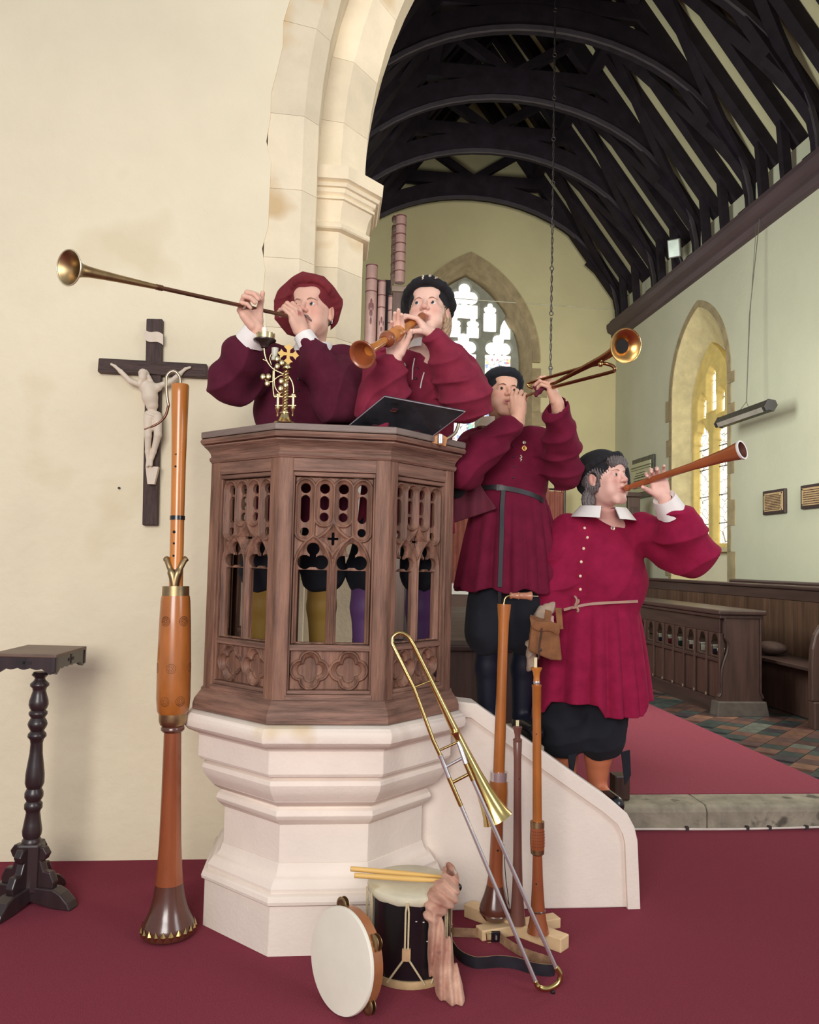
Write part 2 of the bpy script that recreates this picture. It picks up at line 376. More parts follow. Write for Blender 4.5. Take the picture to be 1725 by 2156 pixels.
# cable clipped along the foot of the step
cb = MB(); cp = [(x, 4.408+0.003*math.sin(x*7), .008+0.003*math.sin(x*5)) for x in np.arange(1.36, 4.4, .08)]; cb.tube(cp, .0065, 8)
cbo = cb.build('cable', mat('white_cable', hexc(222, 208, 196), rough=.5), smooth=60); tag(cbo, 'thin white cable clipped along the foot of the stone step', 'cable')
for px in (1448, 1575, 1622, 1700):
    x = W(px, 1747, y=4.40)[0]; b = MB(); b.box((x-.008, 4.396, 0), (x+.008, 4.42, .022)); b.build('cable_clip', mat('dark_clip', hexc(60, 50, 50)), cbo)
# tiles, laid on the diagonal
tile_cols = [hexc(104, 74, 64), hexc(62, 70, 66), hexc(84, 62, 58), hexc(96, 98, 88), hexc(58, 52, 56), hexc(120, 86, 70)]
tmats = [mat('quarry_tile_%d' % i, c, rough=0.38, var=0.25, scale=9, bump=0.15, bscale=30, rnd=0.2) for i, c in enumerate(tile_cols)]
tl = thing('trim_3', (4.1, 7, .117), 'x', 'x'); tl['kind'] = 'structure'; del tl['category'], tl['label']
T = .165; tm = []
for m_ in tmats:
    b = MB(); h = T/2-.003; b.box((-h, -h, 0), (h, h, .013)); me_o = b.build('tile', m_, origin=(0, 0, 0)); tm.append(me_o.data); bpy.data.objects.remove(me_o)
c45 = math.sqrt(.5); R45 = np.array([[c45, -c45, 0], [c45, c45, 0], [0, 0, 1]]); cells = []
for i in range(-10, 90):
    for j in range(-60, 60):
        x = 3.15+(i-j)*T*c45; y = 4.70+(i+j)*T*c45
        if 3.25 < x < 5.12 and 4.72 < y < 9.6: cells.append((y, x))
cells.sort()
pool = [0, 0, 1, 1, 2, 3, 4, 5, 0]
for n, (y, x) in enumerate(cells[:300]): shared('tile', tm[random.choice(pool)], (x, y, .117+random.uniform(0, .0015)), R45, tl)
b = MB()
for y, x in cells[300:]: b.box((-T/2+.003, -T/2+.003, 0), (T/2-.003, T/2-.003, .013), R45.T, (x, y, .117))
for i in range(10):
    for j in range(0, 50):
        x = 1.50-i*T; y = 4.8+j*T
        if True: b.box((x-T/2+.003, y-T/2+.003, .117), (x+T/2-.003, y+T/2-.003, .130))
o = b.build('tile_field', tmats[4], tl); o['kind'] = 'stuff'
# ---------------------------------------------------------------- chancel walls with pointed window openings
def holed_wall(fn, t0, t1, z0, z1, tc, side, flip=False):
    """fn(t, z) -> point; side = [(half width, z)] from base to apex"""
    b = MB(); zb, za = side[0][1], side[-1][1]
    b.grid([[fn(t0, z), fn(tc-w, z)] for w, z in side], flip=flip); b.grid([[fn(tc+w, z), fn(t1, z)] for w, z in side], flip=flip)
    if zb > z0: b.grid([[fn(t0, z0), fn(t1, z0)], [fn(t0, zb), fn(t1, zb)]], flip=flip)
    b.grid([[fn(t0, za), fn(t1, za)], [fn(t0, z1), fn(t1, z1)]], flip=flip); return b
XR, XL, YE, XC = 5.2, -.34, 14.3, 2.43
eo = pointed(1.19, 5.15, 7.0, 14, 1.9); ei = pointed(1.04, 5.2, 6.86, 14, 1.9)
struct(holed_wall(lambda t, z: (t, YE, z), XL-.3, XR+.3, 0, 10.6, XC, eo, True).build('wall_back', plaster_e, fix=False))
ro = pointed(.87, 4.05, 5.22, 12, 1.0); ri = pointed(.60, 3.75, 4.72, 12, 1.0)
YW = 10.96
struct(holed_wall(lambda t, z: (XR, t, z), 4.9, YE, 0, 6.3, YW, ro, False).build('wall_right', plaster_r))
b = MB(); b.grid([[(XL, 4.9, 0), (XL, YE, 0)], [(XL, 4.9, 6.3), (XL, YE, 6.3)]]); struct(b.build('wall_left', plaster_r))
# reveals
w1 = thing('window_1', (XC, YE+.3, 1.9), 'x', 'x'); w1['kind'] = 'structure'; del w1['category'], w1['label']
w2 = thing('window_2', (XR+.15, YW, 1.0), 'x', 'x'); w2['kind'] = 'structure'; del w2['category'], w2['label']
def reveal(name, fo, fi, so, si, m, par, n=None):
    A = [fo(-w, z) for w, z in so]+[fo(w, z) for w, z in so[::-1][1:]]; B = [fi(-w, z) for w, z in si]+[fi(w, z) for w, z in si[::-1][1:]]
    b = MB(); b.grid([A, B]); b.add([A[0], A[-1], B[-1], B[0]], [(0, 1, 2, 3)]); return b.build(name, m, par, smooth=40)
reveal('reveal', lambda w, z: (XC+w, YE, z), lambda w, z: (XC+w, YE+.6, z), eo, ei, win_stone, w1)
reveal('reveal', lambda w, z: (XR, YW+w, z), lambda w, z: (XR+.30, YW+.02+w, z), ro, ri, win_stone2, w2)
def arch_mould(par, name, side, w, t, fn, m, nseg=7, s_from=2):
    """voussoirs of a hood mould standing proud of the wall"""
    full = [(-a, z) for a, z in side[s_from-1:]]+[(a, z) for a, z in side[::-1][1:len(side)-s_from+1]]
    for i in range(len(full)-1):
        (x0, z0), (x1, z1) = full[i], full[i+1]; zc = side[1][1]
        def out(x, z, prev=i):
            d = nrm((x, max(0.0, (z-zc))*0.9+1e-6)); return (x+d[0]*w, z+d[1]*w)
        a, c = out(x0, z0), out(x1, z1)
        if abs(x0) < 1e-6: a = (0, z0+w)
        if abs(x1) < 1e-6: c = (0, z1+w)
        q = [(x0, z0), (x1, z1), c, a]; b = MB(); V = [fn(p[0], p[1], tt) for tt in (0, t) for p in q]
        b.add(V, [(0, 1, 2, 3), (7, 6, 5, 4), (0, 4, 5, 1), (1, 5, 6, 2), (2, 6, 7, 3), (3, 7, 4, 0)]); b.build(name, m, par, fix=True)
arch_mould(w1, 'hood_stone', eo, .13, .07, lambda x, z, t: (XC+x, YE-t, z), win_stone)
arch_mould(w2, 'hood_stone', ro, .10, .012, lambda x, z, t: (XR-t, YW+x, z), win_stone)
def quoins(par, fn, side_sgn, hw, z0, z1, w, m, jit, t=.02):
    z = z0; k = 0
    while z < z1:
        h = .22+.16*random.random(); z2 = min(z1, z+h); ww = w+(jit if k % 2 else 0)*random.uniform(.6, 1)
        b = MB(); q = [(hw, z+.002), (hw+ww, z+.002), (hw+ww, z2-.002), (hw, z2-.002)]
        V = [fn(side_sgn*a, c, tt) for tt in (0, t) for a, c in q]; b.add(V, [(0, 1, 2, 3), (7, 6, 5, 4), (0, 4, 5, 1), (1, 5, 6, 2), (2, 6, 7, 3), (3, 7, 4, 0)])
        b.build('quoin', m, par, fix=True); z = z2; k += 1
for sg in (-1, 1):
    quoins(w1, lambda x, z, t: (XC+x, YE-t, z), sg, 1.19, 1.9, 5.05, .16, win_stone, .17)
    quoins(w2, lambda x, z, t: (XR-t, YW+x, z), sg, .87, 1.0, 4.05, .09, win_stone, .14, .010)
# tracery by 2-D distance fields pushed to a plate
def circ(x, z, cx, cz, r): return np.sqrt((x-cx)**2+(z-cz)**2)-r
def capv(x, z, cx, z0, z1, r): return np.sqrt((x-cx)**2+(z-np.clip(z, z0, z1))**2)-r
def rect(x, z, cx, cz, hx, hz):
    a, b_ = np.abs(x-cx)-hx, np.abs(z-cz)-hz; return np.minimum(np.maximum(a, b_), 0)+np.sqrt(np.maximum(a, 0)**2+np.maximum(b_, 0)**2)
def parch(x, z, cx, hw, zs, za, zb):
    h = za-zs; c = (h*h-hw*hw)/(2*hw); R = hw+c; xx = np.abs(x-cx)
    up = np.sqrt((xx+c)**2+(z-zs)**2)-R; lo = np.maximum(xx-hw, zb-z); return np.where(z > zs, up, lo)
def mn(*a):
    r = a[0]
    for q in a[1:]: r = np.minimum(r, q)
    return r
def foil(x, z, cx, zs, s, zb):
    """cusped head over a straight light; s = half width"""
    return mn(circ(x, z, cx, zs+s*1.02, s*.40), circ(x, z, cx-s*.48, zs+s*.42, s*.44), circ(x, z, cx+s*.48, zs+s*.42, s*.44), circ(x, z, cx, zs+s*.45, s*.5), rect(x, z, cx, (zb+zs)/2-s*.05, s*.93, (zs-zb)/2))
def plate(name, m, par, ux, uz, ut, surf, open_, place, thick):
    """surf(x,z)->front height, open_(x,z)->distance (negative inside opening)"""
    s = SDF(ux, ut, uz)
    def fn(X, Y, Z):
        fr = surf(X, Z); return np.maximum(np.maximum(Y-fr, -Y), -open_(X, Z)*0.8)
    s.f[:] = np.broadcast_to(fn(ux[:, None, None], ut[None, :, None], uz[None, None, :]), s.f.shape).astype(np.float32)
    V, F = s.mesh(); return link_mesh(name, np.array([place(*v) for v in V]) if not callable(getattr(place, 'vec', None)) else place.vec(V), F, m, par, 40)
zz0, zz1 = 1.9, 6.9
def e_open(x, z):
    d = None
    for cx in (-.667, 0, .667):
        a = foil(x, z, cx, 5.42, .265, 1.95); d = a if d is None else np.minimum(d, a)
    d = mn(d, foil(x, z, 0, 6.36, .28, 6.10))
    for sg in (-1, 1):
        d = mn(d, foil(x, z, sg*.50, 6.22, .13, 5.86), foil(x, z, sg*.175, 5.93, .125, 5.72), np.maximum(parch(x, z, sg*.80, .10, 5.85, 6.12, 5.72), -(z-5.72-abs(x-sg*.8))*0-1))
    return d
def e_out(x, z): return parch(x, z, 0, 1.06, 5.2, 6.86, 1.9)
def e_lit(x, z):
    d = None
    for cx in (-.667, 0, .667):
        a = parch(x, z, cx, .31, 5.42, 5.85, 1.9); d = a if d is None else np.minimum(d, a)
    return d
ux, uz, ut = np.arange(-1.12, 1.13, .014), np.arange(1.86, 6.95, .014), np.arange(-.02, .16, .016)
sdf = SDF(ux, ut, uz)
X, Y, Z = ux[:, None, None], ut[None, :, None], uz[None, None, :]
op = np.maximum(e_open(X, Z), 0)
fr = .055+.06*np.clip(op/.035, 0, 1)
sdf.f[:] = np.maximum(np.maximum(np.maximum(Y-fr, -Y), -e_open(X, Z)), e_out(X, Z)).astype(np.float32)
V, F = sdf.mesh(); V = np.stack([XC+V[:, 0], YE+.6-V[:, 1], V[:, 2]], 1)
link_mesh('tracery', V, F, mat('window_tracery', hexc(150, 150, 138), rough=.85, var=.15, scale=5, spec=.2), w1, 40, None)
def glass_mat(name, base, strength, figures, ax):
    m = bpy.data.materials.new(name); m.use_nodes = True; nt = m.node_tree; N, L = nt.nodes, nt.links; b = N['Principled BSDF']
    tc = N.new('ShaderNodeTexCoord'); sx = N.new('ShaderNodeSeparateXYZ'); L.new(tc.outputs['Object'], sx.inputs[0]); cm = N.new('ShaderNodeCombineXYZ')
    L.new(sx.outputs[ax], cm.inputs[0]); L.new(sx.outputs[2], cm.inputs[1])
    v = N.new('ShaderNodeTexVoronoi'); v.feature = 'DISTANCE_TO_EDGE'; v.inputs['Scale'].default_value = 17 if figures else 7
    v2 = N.new('ShaderNodeTexVoronoi'); v2.inputs['Scale'].default_value = 17 if figures else 7; L.new(cm.outputs[0], v.inputs['Vector']); L.new(cm.outputs[0], v2.inputs['Vector'])
    r = N.new('ShaderNodeValToRGB'); r.color_ramp.elements[0].position = .02; r.color_ramp.elements[1].position = .045; r.color_ramp.elements[0].color = (.12, .11, .1, 1); L.new(v.outputs['Distance'], r.inputs[0])
    hs = N.new('ShaderNodeSeparateColor'); L.new(v2.outputs['Color'], hs.inputs[0]); cr = N.new('ShaderNodeValToRGB'); cr.color_ramp.interpolation = 'CONSTANT'
    e = cr.color_ramp.elements; cols = [(0, base), (.62, (.85, .2, .25)), (.70, base), (.80, (.25, .35, .85)), (.86, base), (.93, (.9, .7, .3)), (.97, (.3, .65, .45))] if figures else [(0, base), (.9, (.8, .8, .6))]
    e[0].color = (*cols[0][1], 1); e[1].position = cols[1][0]; e[1].color = (*cols[1][1], 1)
    for p, c in cols[2:]: q = e.new(p); q.color = (*c, 1)
    L.new(hs.outputs[0], cr.inputs[0]); mx = N.new('ShaderNodeMix'); mx.data_type = 'RGBA'; mx.blend_type = 'MULTIPLY'; mx.inputs[0].default_value = 1
    L.new(cr.outputs[0], mx.inputs[6]); L.new(r.outputs[0], mx.inputs[7])
    b.inputs['Base Color'].default_value = (.2, .2, .2, 1); b.inputs['Roughness'].default_value = .2
    L.new(mx.outputs[2], b.inputs['Emission Color']); b.inputs['Emission Strength'].default_value = strength; return m
clear = mat('daylit_glass', (.5, .5, .5), rough=.3, emit=(1.0, 1.0, .95), estr=2.6)
stain = glass_mat('stained_glass', (1.0, .98, .9), 1.5, True, 0)
for cx in (-.667, 0, .667):
    b = MB(); b.box((XC+cx-.30, YE+.585, 1.93), (XC+cx+.30, YE+.59, 5.35)); b.build('pane', stain, w1)
    b = MB(); b.box((XC+cx-.30, YE+.585, 5.352), (XC+cx+.30, YE+.59, 5.75)); b.build('pane', clear, w1)
b = MB(); b.prism([(-1.0, 5.752), (1.0, 5.752), (.62, 6.35), (0, 6.83), (-.62, 6.35)], (XC, 0, 0), (1, 0, 0), (0, 0, 1), (0, 1, 0), YE+.585, YE+.59); b.build('pane', clear, w1)
# glazing of the right-hand window
XG = XR+.30; ut = np.arange(-.02, .12, .014); uy = np.arange(-.66, .67, .012); uz = np.arange(1.6, 4.8, .012)
def r_open(y, z):
    d = None
    for cy in (-.30, .30): a = foil(y, z, cy, 3.28, .20, 1.83); d = a if d is None else np.minimum(d, a)
    return mn(d, foil(y, z, 0, 4.18, .11, 3.75), foil(y, z, -.28, 3.86, .09, 3.68), foil(y, z, .28, 3.86, .09, 3.68))
sdf = SDF(uy, ut, uz); Yq, Tq, Zq = uy[:, None, None], ut[None, :, None], uz[None, None, :]; op = np.maximum(r_open(Yq, Zq), 0)
sdf.f[:] = np.maximum(np.maximum(np.maximum(Tq-(.03+.07*np.clip(op/.05, 0, 1)), -Tq), -r_open(Yq, Zq)), np.maximum(parch(Yq, Zq, 0, .60, 3.75, 4.72, 1.0), 1.74-Zq)).astype(np.float32)
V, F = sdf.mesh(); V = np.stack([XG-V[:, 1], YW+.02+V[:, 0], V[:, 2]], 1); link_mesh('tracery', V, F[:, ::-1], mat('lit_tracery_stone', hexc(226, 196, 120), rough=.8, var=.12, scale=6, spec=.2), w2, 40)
leaded = glass_mat('leaded_glass', (1.0, .97, .82), 1.7, False, 1)
b = MB(); b.box((XG-.012, YW+.02-.55, 1.80), (XG-.006, YW+.02+.55, 4.5)); b.build('pane', leaded, w2)
b = MB()
for z in (2.1, 2.5, 2.9, 3.2): b.box((XG-.028, YW-.53, z), (XG-.016, YW+.57, z+.012))
b.build('glazing_bar', mat('lead', hexc(70, 66, 60)), w2)
b = MB(); b.grid([[(XG, YW-.6, 1.0), (XG, YW+.64, 1.0)], [(XG, YW-.6, 1.76), (XG, YW+.64, 1.76)]], flip=True); b.build('back_panel', plaster, w2)
b = MB(); b.box((XG-.12, YW-.6, 1.70), (XG, YW+.64, 1.76)); b.build('sill', win_stone2, w2)
# ---------------------------------------------------------------- roof
roof = thing('ceiling', (XC, 9.5, 5.8), 'x', 'x'); roof['kind'] = 'structure'; del roof['category'], roof['label']
ZP, SL, HW = 6.0, 1.35, 3.0; ZR = ZP+.12+HW*SL
def rp_(s, h): return (XC+s*h, ZR-h*SL)
b = MB()
for s in (-1, 1):
    b.grid([[(XC+s*3.2, 4.9, ZR-3.2*SL+.16), (XC+s*3.2, YE, ZR-3.2*SL+.16)], [(XC, 4.9, ZR+.16), (XC, YE, ZR+.16)]], flip=(s > 0))
b.build('plaster_lining', ceil_m, roof)
TY = [14.12, 12.45, 10.95, 9.45, 8.05, 6.70, 5.40]
def arc_pts(hx, hz, n=28, z0=5.93): return [(hx*math.cos(math.pi*i/n), z0+hz*math.sin(math.pi*i/n)) for i in range(n+1)]
for k, ty in enumerate(TY):
    b = MB(); I = arc_pts(2.72, 2.14); O = arc_pts(3.0, 2.44); P = []
    for y, off in ((ty-.075, 0), (ty-.075, 1), (ty+.075, 1), (ty+.075, 0), (ty-.075, 0)): P.append([(XC+p[0], y, p[1]) for p in (O if off else I)])
    b.grid(P); b.build('arched_brace', roof_wood, roof, smooth=40, fix=True)
    b = MB(); J = arc_pts(2.69, 2.10); K = arc_pts(2.74, 2.16); P = []
    for y, off in ((ty-.10, 0), (ty-.10, 1), (ty-.06, 1), (ty-.06, 0), (ty-.10, 0)): P.append([(XC+p[0], y, p[1]) for p in (K if off else J)])
    b.grid(P); b.build('brace_moulding', mat('roof_oak_edge', hexc(62, 54, 60), rough=.6, var=.2, scale=6), roof, smooth=40, fix=True)
    for s in (-1, 1):
        b = MB(); x0, z0 = rp_(s, 3.05); x1, z1 = rp_(s, 0.0); b.beam((x0, ty, z0), (x1, ty, z1), .16, .24, (0, 0, 1)); b.build('principal_rafter', roof_wood, roof)
        b = MB(); b.beam((XC, ty, 8.42), (XC+s*.92, ty, 9.02), .13, .13); b.build('strut', roof_wood, roof)
        b = MB(); b.beam((XC+s*2.2, ty, 7.1), (XC+s*2.62, ty, 6.75), .12, .26); b.build('strut', roof_wood, roof)
        b = MB(); b.beam((XC+s*1.35, ty, 8.0), (XC+s*1.75, ty, 7.85), .12, .26); b.build('strut', roof_wood, roof)
        b = MB(); b.box((XC+s*2.72-.10, ty-.11, 5.78), (XC+s*2.72+.10, ty+.11, 5.98)); b.build('brace_foot', roof_wood, roof, bevel=.02)
    b = MB(); b.box((XC-1.45, ty-.07, 8.30), (XC+1.45, ty+.07, 8.50)); b.build('collar', roof_wood, roof)
for k in range(len(TY)-1):
    y0, y1 = TY[k+1], TY[k]
    for f in (.33, .67):
        y = y0+(y1-y0)*f
        for s in (-1, 1):
            b = MB(); x0, z0 = rp_(s, 3.05); x1, z1 = rp_(s, 0); b.beam((x0, y, z0+.02), (x1, y, z1+.02), .15, .15, (0, 0, 1)); b.build('common_rafter', roof_wood, roof)
            b = MB(); x2, z2 = rp_(s, 2.55); b.beam((XC+s*2.66, y, 5.95), (x2+s*.05, y, z2), .09, .10, (1, 0, 0)); b.build('ashlar_post', roof_wood, roof)
    for s in (-1, 1):
        for h in (1.15,):
            x, z = rp_(s, h); b = MB(); b.beam((x, y0, z-.06), (x, y1, z-.06), .16, .14); b.build('purlin', roof_wood, roof)
        for (ya, yb) in ((y0, (y0+y1)/2), (y1, (y0+y1)/2)):
            a = rp_(s, 2.75); c = rp_(s, 1.2); m = rp_(s, 2.2); b = MB(); cv = bez([(a[0], ya, a[1]-.08), (m[0], ya+(yb-ya)*.25, m[1]-.07), (c[0], yb, c[1]-.06)], 5)
            for p, q in zip(cv, cv[1:]): b.beam(p, q, .055, .17, nrm((s*SL, 0, 1)) if False else np.cross(nrm(np.array(q)-np.array(p)), nrm((s*SL, 0, 1))))
            b.build('wind_brace', roof_wood, roof)
for s in (-1, 1):
    b = MB(); x = XC+s*2.77
    prof = [(0, 5.62), (-.06, 5.64), (-.10, 5.70), (-.10, 5.74), (-.17, 5.78), (-.19, 5.86), (-.19, 5.92), (0, 5.92)]
    b.prism([(s*p, z) for p, z in prof], (x, 0, 0), (1, 0, 0), (0, 0, 1), (0, 1, 0), 4.9, 14.28); b.build('wall_plate', mat('wall_plate_oak', hexc(76, 58, 62), rough=.55, var=.2, scale=4, stretch=(2, .2, 2)), roof, fix=True)
# small cable conduit line across the east wall
b = MB(); b.tube([(XL, YE-.02, 6.30), (XR, YE-.02, 6.22)], .008, 6); tag(b.build('wire', mat('pale_wire', hexc(210, 205, 180))), 'thin pale wire stretched across the end wall above the stained glass window', 'wire')
# ================================================================ pulpit
PX0, PY0 = .018, 3.545
C8 = math.cos(math.pi/8)
def octv(a, k): t = math.radians(-112.5+45*k); return PX0+a/C8*math.cos(t), PY0+a/C8*math.sin(t)
def oct_sweep(prof, ks, closed=True):
    """profile [(apothem, z)] swept over the octagon corners ks; k=0..1 spans the front face"""
    b = MB(); P = [[(*octv(a, k), z) for a, z in prof] for k in ks]
    full = len(ks) == 8
    if closed: P = [r+[r[0]] for r in P]
    b.grid(P, closed_u=full)
    if not full and closed:
        n = len(prof); b.add(P[0][:n], [tuple(range(n))]); b.add(P[-1][:n], [tuple(range(n-1, -1, -1))])
    return b
base = thing('stone_pedestal', (PX0, PY0, 0), 'pale carved octagonal stone pedestal carrying the wooden pulpit', 'pedestal')
S = lambda name, prof: oct_sweep(prof+[(.02, prof[-1][1]), (.02, prof[0][1])], range(8)).build(name, pulp_stone, base, smooth=28, fix=True, bevel=.002)
S('plinth', [(.466, 0), (.466, .178), (.478, .184), (.480, .196), (.474, .212), (.462, .218)])
S('base_moulding', [(.456, .2185), (.458, .235), (.446, .252), (.438, .262), (.425, .268), (.412, .285), (.404, .31)])
S('stem', [(.401, .3105), (.401, .452)])
S('neck_moulding', [(.404, .4525), (.414, .462), (.428, .476), (.436, .492), (.430, .508), (.416, .518), (.418, .524), (.44, .538), (.452, .550)])
S('upper_moulding', [(.452, .5505), (.474, .578), (.486, .598), (.492, .618), (.488, .634), (.474, .640), (.474, .646), (.500, .652), (.506, .664)])
S('frieze', [(.508, .6645), (.508, .748), (.516, .758)])
S('top_roll', [(.520, .7585), (.548, .772), (.562, .788), (.566, .808), (.562, .826), (.552, .838), (.532, .846), (.40, .850)])
pulpit = thing('pulpit', (PX0, PY0, .85), 'weathered brown oak octagonal pulpit with pierced gothic tracery panels', 'pulpit')
oct_sweep([(.30, .851), (.536, .851), (.536, .872), (.530, .893), (.516, .912), (.507, .925), (.507, .932), (.30, .932)], range(8)).build('base_rail', oak_h, pulpit, smooth=25, fix=True)
CK = [5, 6, 7, 0, 1, 2]            # cornice: open at the stair side
def spans(prof, nm, m, ks=CK):
    oct_sweep(prof, [(k) for k in ks]).build(nm, m, pulpit, smooth=28, fix=True)
spans([(.43, 1.834), (.502, 1.834), (.508, 1.842), (.509, 1.852), (.502, 1.858), (.506, 1.872), (.520, 1.890), (.530, 1.897), (.53, 1.903), (.512, 1.904), (.43, 1.904)], 'cornice', oak_h)
spans([(.43, 1.9045), (.526, 1.9045), (.541, 1.908), (.546, 1.918), (.541, 1.928), (.528, 1.931), (.43, 1.931)], 'cornice_roll', oak_h)
spans([(.40, 1.9315), (.541, 1.9315), (.543, 1.935), (.543, 1.955), (.536, 1.958), (.40, 1.958)], 'rim_board', mat('grey_oak_rim', hexc(128, 112, 104), rough=.55, var=.2, scale=10, bump=.3, bscale=40, stretch=(.5, .5, 4)))
oct_sweep([(.05, .934), (.46, .934), (.46, .955), (.05, .955)], range(8)).build('floor_board', blackwood, pulpit, fix=True)
# corner posts
for k in (5, 6, 7, 0, 1, 2):
    x, y = octv(.500, k); t = math.radians(-112.5+45*k); er = np.array([math.cos(t), math.sin(t), 0]); et = np.array([-math.sin(t), math.cos(t), 0])
    b = MB(); c, s_ = math.cos(math.pi/8), math.sin(math.pi/8); w = .052; d = .035
    poly = [(0, 0), (-w*s_, w*c), (-w*s_-d*c, w*c-d*s_), (-d*1.2, 0), (-w*s_-d*c, -w*c+d*s_), (-w*s_, -w*c)]
    poly = [(0, 0), (-w*s_, w*c), (-w*s_-d, w*c-.01), (-w*s_-d, -w*c+.01), (-w*s_, -w*c)]
    b.prism(poly, (x, y, 0), er, et, (0, 0, 1), .925, 1.835); b.build('post', oak, pulpit, bevel=.004, fix=True)
TW = .147
def t_outer(x, z):   # outlines of each light
    d = mn(*[capv(x, z, sx*.108, -.205, -.042, .0335) for sx in (-1, 1)], *[capv(x, z, sx*.036, -.150, -.042, .0335) for sx in (-1, 1)])
    for sx in (-1, 1): d = np.minimum(d, parch(x, z, sx*.0735, .066, -.345, -.225, -.64))
    ast = (np.abs(x)/.062)**.75+(np.abs(z+.232)/.062)**.75-1
    return np.minimum(d, ast*.035)
def t_open(x, z):
    L_ = []
    for sx in (-1, 1):
        L_ += [circ(x, z, sx*.108, -.042, .0185), capv(x, z, sx*.108, -.155, -.085, .0165), circ(x, z, sx*.108, -.207, .0155), circ(x, z, sx*.036, -.042, .0185), capv(x, z, sx*.036, -.107, -.087, .0165), circ(x, z, sx*.036, -.150, .0165)]
        L_ += [circ(x, z, sx*.0735, -.272, .0235), circ(x, z, sx*.0735-.031, -.322, .0265), circ(x, z, sx*.0735+.031, -.322, .0265), rect(x, z, sx*.0735, -.31, .012, .03), rect(x, z, sx*.0735, -.487, .054, .135)]
    L_ += [capv(x, z, 0, -.252, -.212, .0048), rect(x, z, 0, -.232, .020, .004)]
    return mn(*L_)
def carved(lo_x, hi_x, lo_z, hi_z, outer, open_, res, depth=.018, T=.034, back=None):
    ux, uz, ut = np.arange(lo_x-res, hi_x+2*res, res), np.arange(lo_z-res, hi_z+2*res, res), np.arange(-.004, T+.006, .0028)
    s = SDF(ux, ut, uz); X, Y, Z = ux[:, None, None], ut[None, :, None], uz[None, None, :]
    do, di = outer(X, Z), open_(X, Z); rec = np.clip(-do/.004, 0, 1)*.004+np.clip(-do, 0, .03)*.75
    rec = np.maximum(rec, 0); rib = np.where(do > 0, np.clip((do-.004)/.004, 0, 1)*.010, 0)
    fr = T-np.minimum(rec+rib, depth)
    f = np.maximum(np.maximum(Y-fr, -Y), np.maximum(np.maximum(lo_x-X, X-hi_x), np.maximum(lo_z-Z, Z-hi_z)))
    if back is None: f = np.maximum(f, -di)
    else: f = np.maximum(f, np.minimum(-di, Y-back)*1.0)
    s.f[:] = f.astype(np.float32); return s.mesh()
TV, TF = carved(-TW, TW, -.628, 0, t_outer, t_open, .0026)
def q_pt(x, z, r, off): return mn(*[circ(x, z, sx*.073+ox*off, -.073+oz*off, r) for sx in (-1, 1) for ox, oz in ((1, 0), (-1, 0), (0, 1), (0, -1))])
QV, QF = carved(-TW, TW, -.146, 0, lambda x, z: q_pt(x, z, .0345, .033), lambda x, z: np.minimum(q_pt(x, z, .0225, .025), rect(np.abs(x)-.073, z, 0, -.073, .018, .018)), .0026, depth=.02, back=.008)
for k in (5, 6, 7, 0, 1):
    t = math.radians(-90+45*k); nx, ny = math.cos(t), math.sin(t); ex = np.array([-ny, nx, 0]); o0 = np.array([PX0, PY0, 0])
    for nm, V, F, zt in (('tracery_panel', TV, TF, 1.764), ('quatrefoil_panel', QV, QF, 1.112)):
        Vw = o0+np.outer(V[:, 0], ex)+np.outer(V[:, 1]+.448, [nx, ny, 0])+np.outer(V[:, 2]+zt, [0, 0, 1])
        link_mesh(nm, Vw, F, oak, pulpit, 45)
    def fb(name, x0, x1, z0, z1, a0, a1, m=oak, bv=.003):
        b = MB(); V = [o0+ex*x+np.array([nx, ny, 0])*a+np.array([0, 0, z]) for z in (z0, z1) for a in (a1, a0) for x in (x0, x1)]
        b.add(V, [(0, 2, 3, 1), (4, 5, 7, 6), (0, 1, 5, 4), (2, 6, 7, 3), (0, 4, 6, 2), (1, 3, 7, 5)]); b.build(name, m, pulpit, bevel=bv, fix=True)
    fb('top_rail', -.163, .163, 1.784, 1.834, .45, .497, oak_h); fb('bottom_rail', -.163, .163, .928, .952, .45, .500, oak_h)
    fb('sill', -.160, .160, .952, .966, .45, .490, oak_h); fb('middle_rail', -.150, .150, 1.112, 1.134, .45, .488, oak_h)
    fb('panel_moulding', -.160, .160, 1.766, 1.783, .45, .489, oak_h, .004)
    for sx in (-1, 1):
        fb('stile', sx*.148 if sx > 0 else -.163, .163 if sx > 0 else -.148, .966, 1.766, .44, .488)
# stair parapet and steps
sw = [(.405, .0), (.405, .86), (.559, .862), (.641, .852), (.70, .812), (1.042, .580), (1.236, .449), (1.305, .392), (1.338, .335), (1.352, .28), (1.366, 0)]
par = thing('stair_parapet', (1.0, 3.5, 0), 'sloping pale stone parapet wall beside the pulpit steps', 'wall')
b = MB(); b.prism(sw, (0, 0, 0), (1, 0, 0), (0, 0, 1), (0, 1, 0), 3.435, 3.54); b.build('wall_slab', pulp_stone, par, bevel=.006, fix=True)
def offset_strip(path, w):
    out = []
    for i, p in enumerate(path):
        a = np.array(path[max(0, i-1)]); c = np.array(path[min(len(path)-1, i+1)]); d = nrm(c-a); out.append((p[0]-d[1]*-w*-1, p[1]-d[0]*w))
    return out
top = sw[1:]; inn = [(p[0]-(.0 if i < 2 else nrm(np.array(top[min(i+1, len(top)-1)])-np.array(top[i-1]))[1]*-.05), p[1]-(.05 if i < 2 else nrm(np.array(top[min(i+1, len(top)-1)])-np.array(top[i-1]))[0]*.05)) for i, p in enumerate(top)]
b = MB(); A = [[(p[0], 3.418, p[1]+.004), (p[0], 3.55, p[1]+.004)] for p in top]; B_ = [[(p[0], 3.418, p[1]), (p[0], 3.55, p[1])] for p in inn]
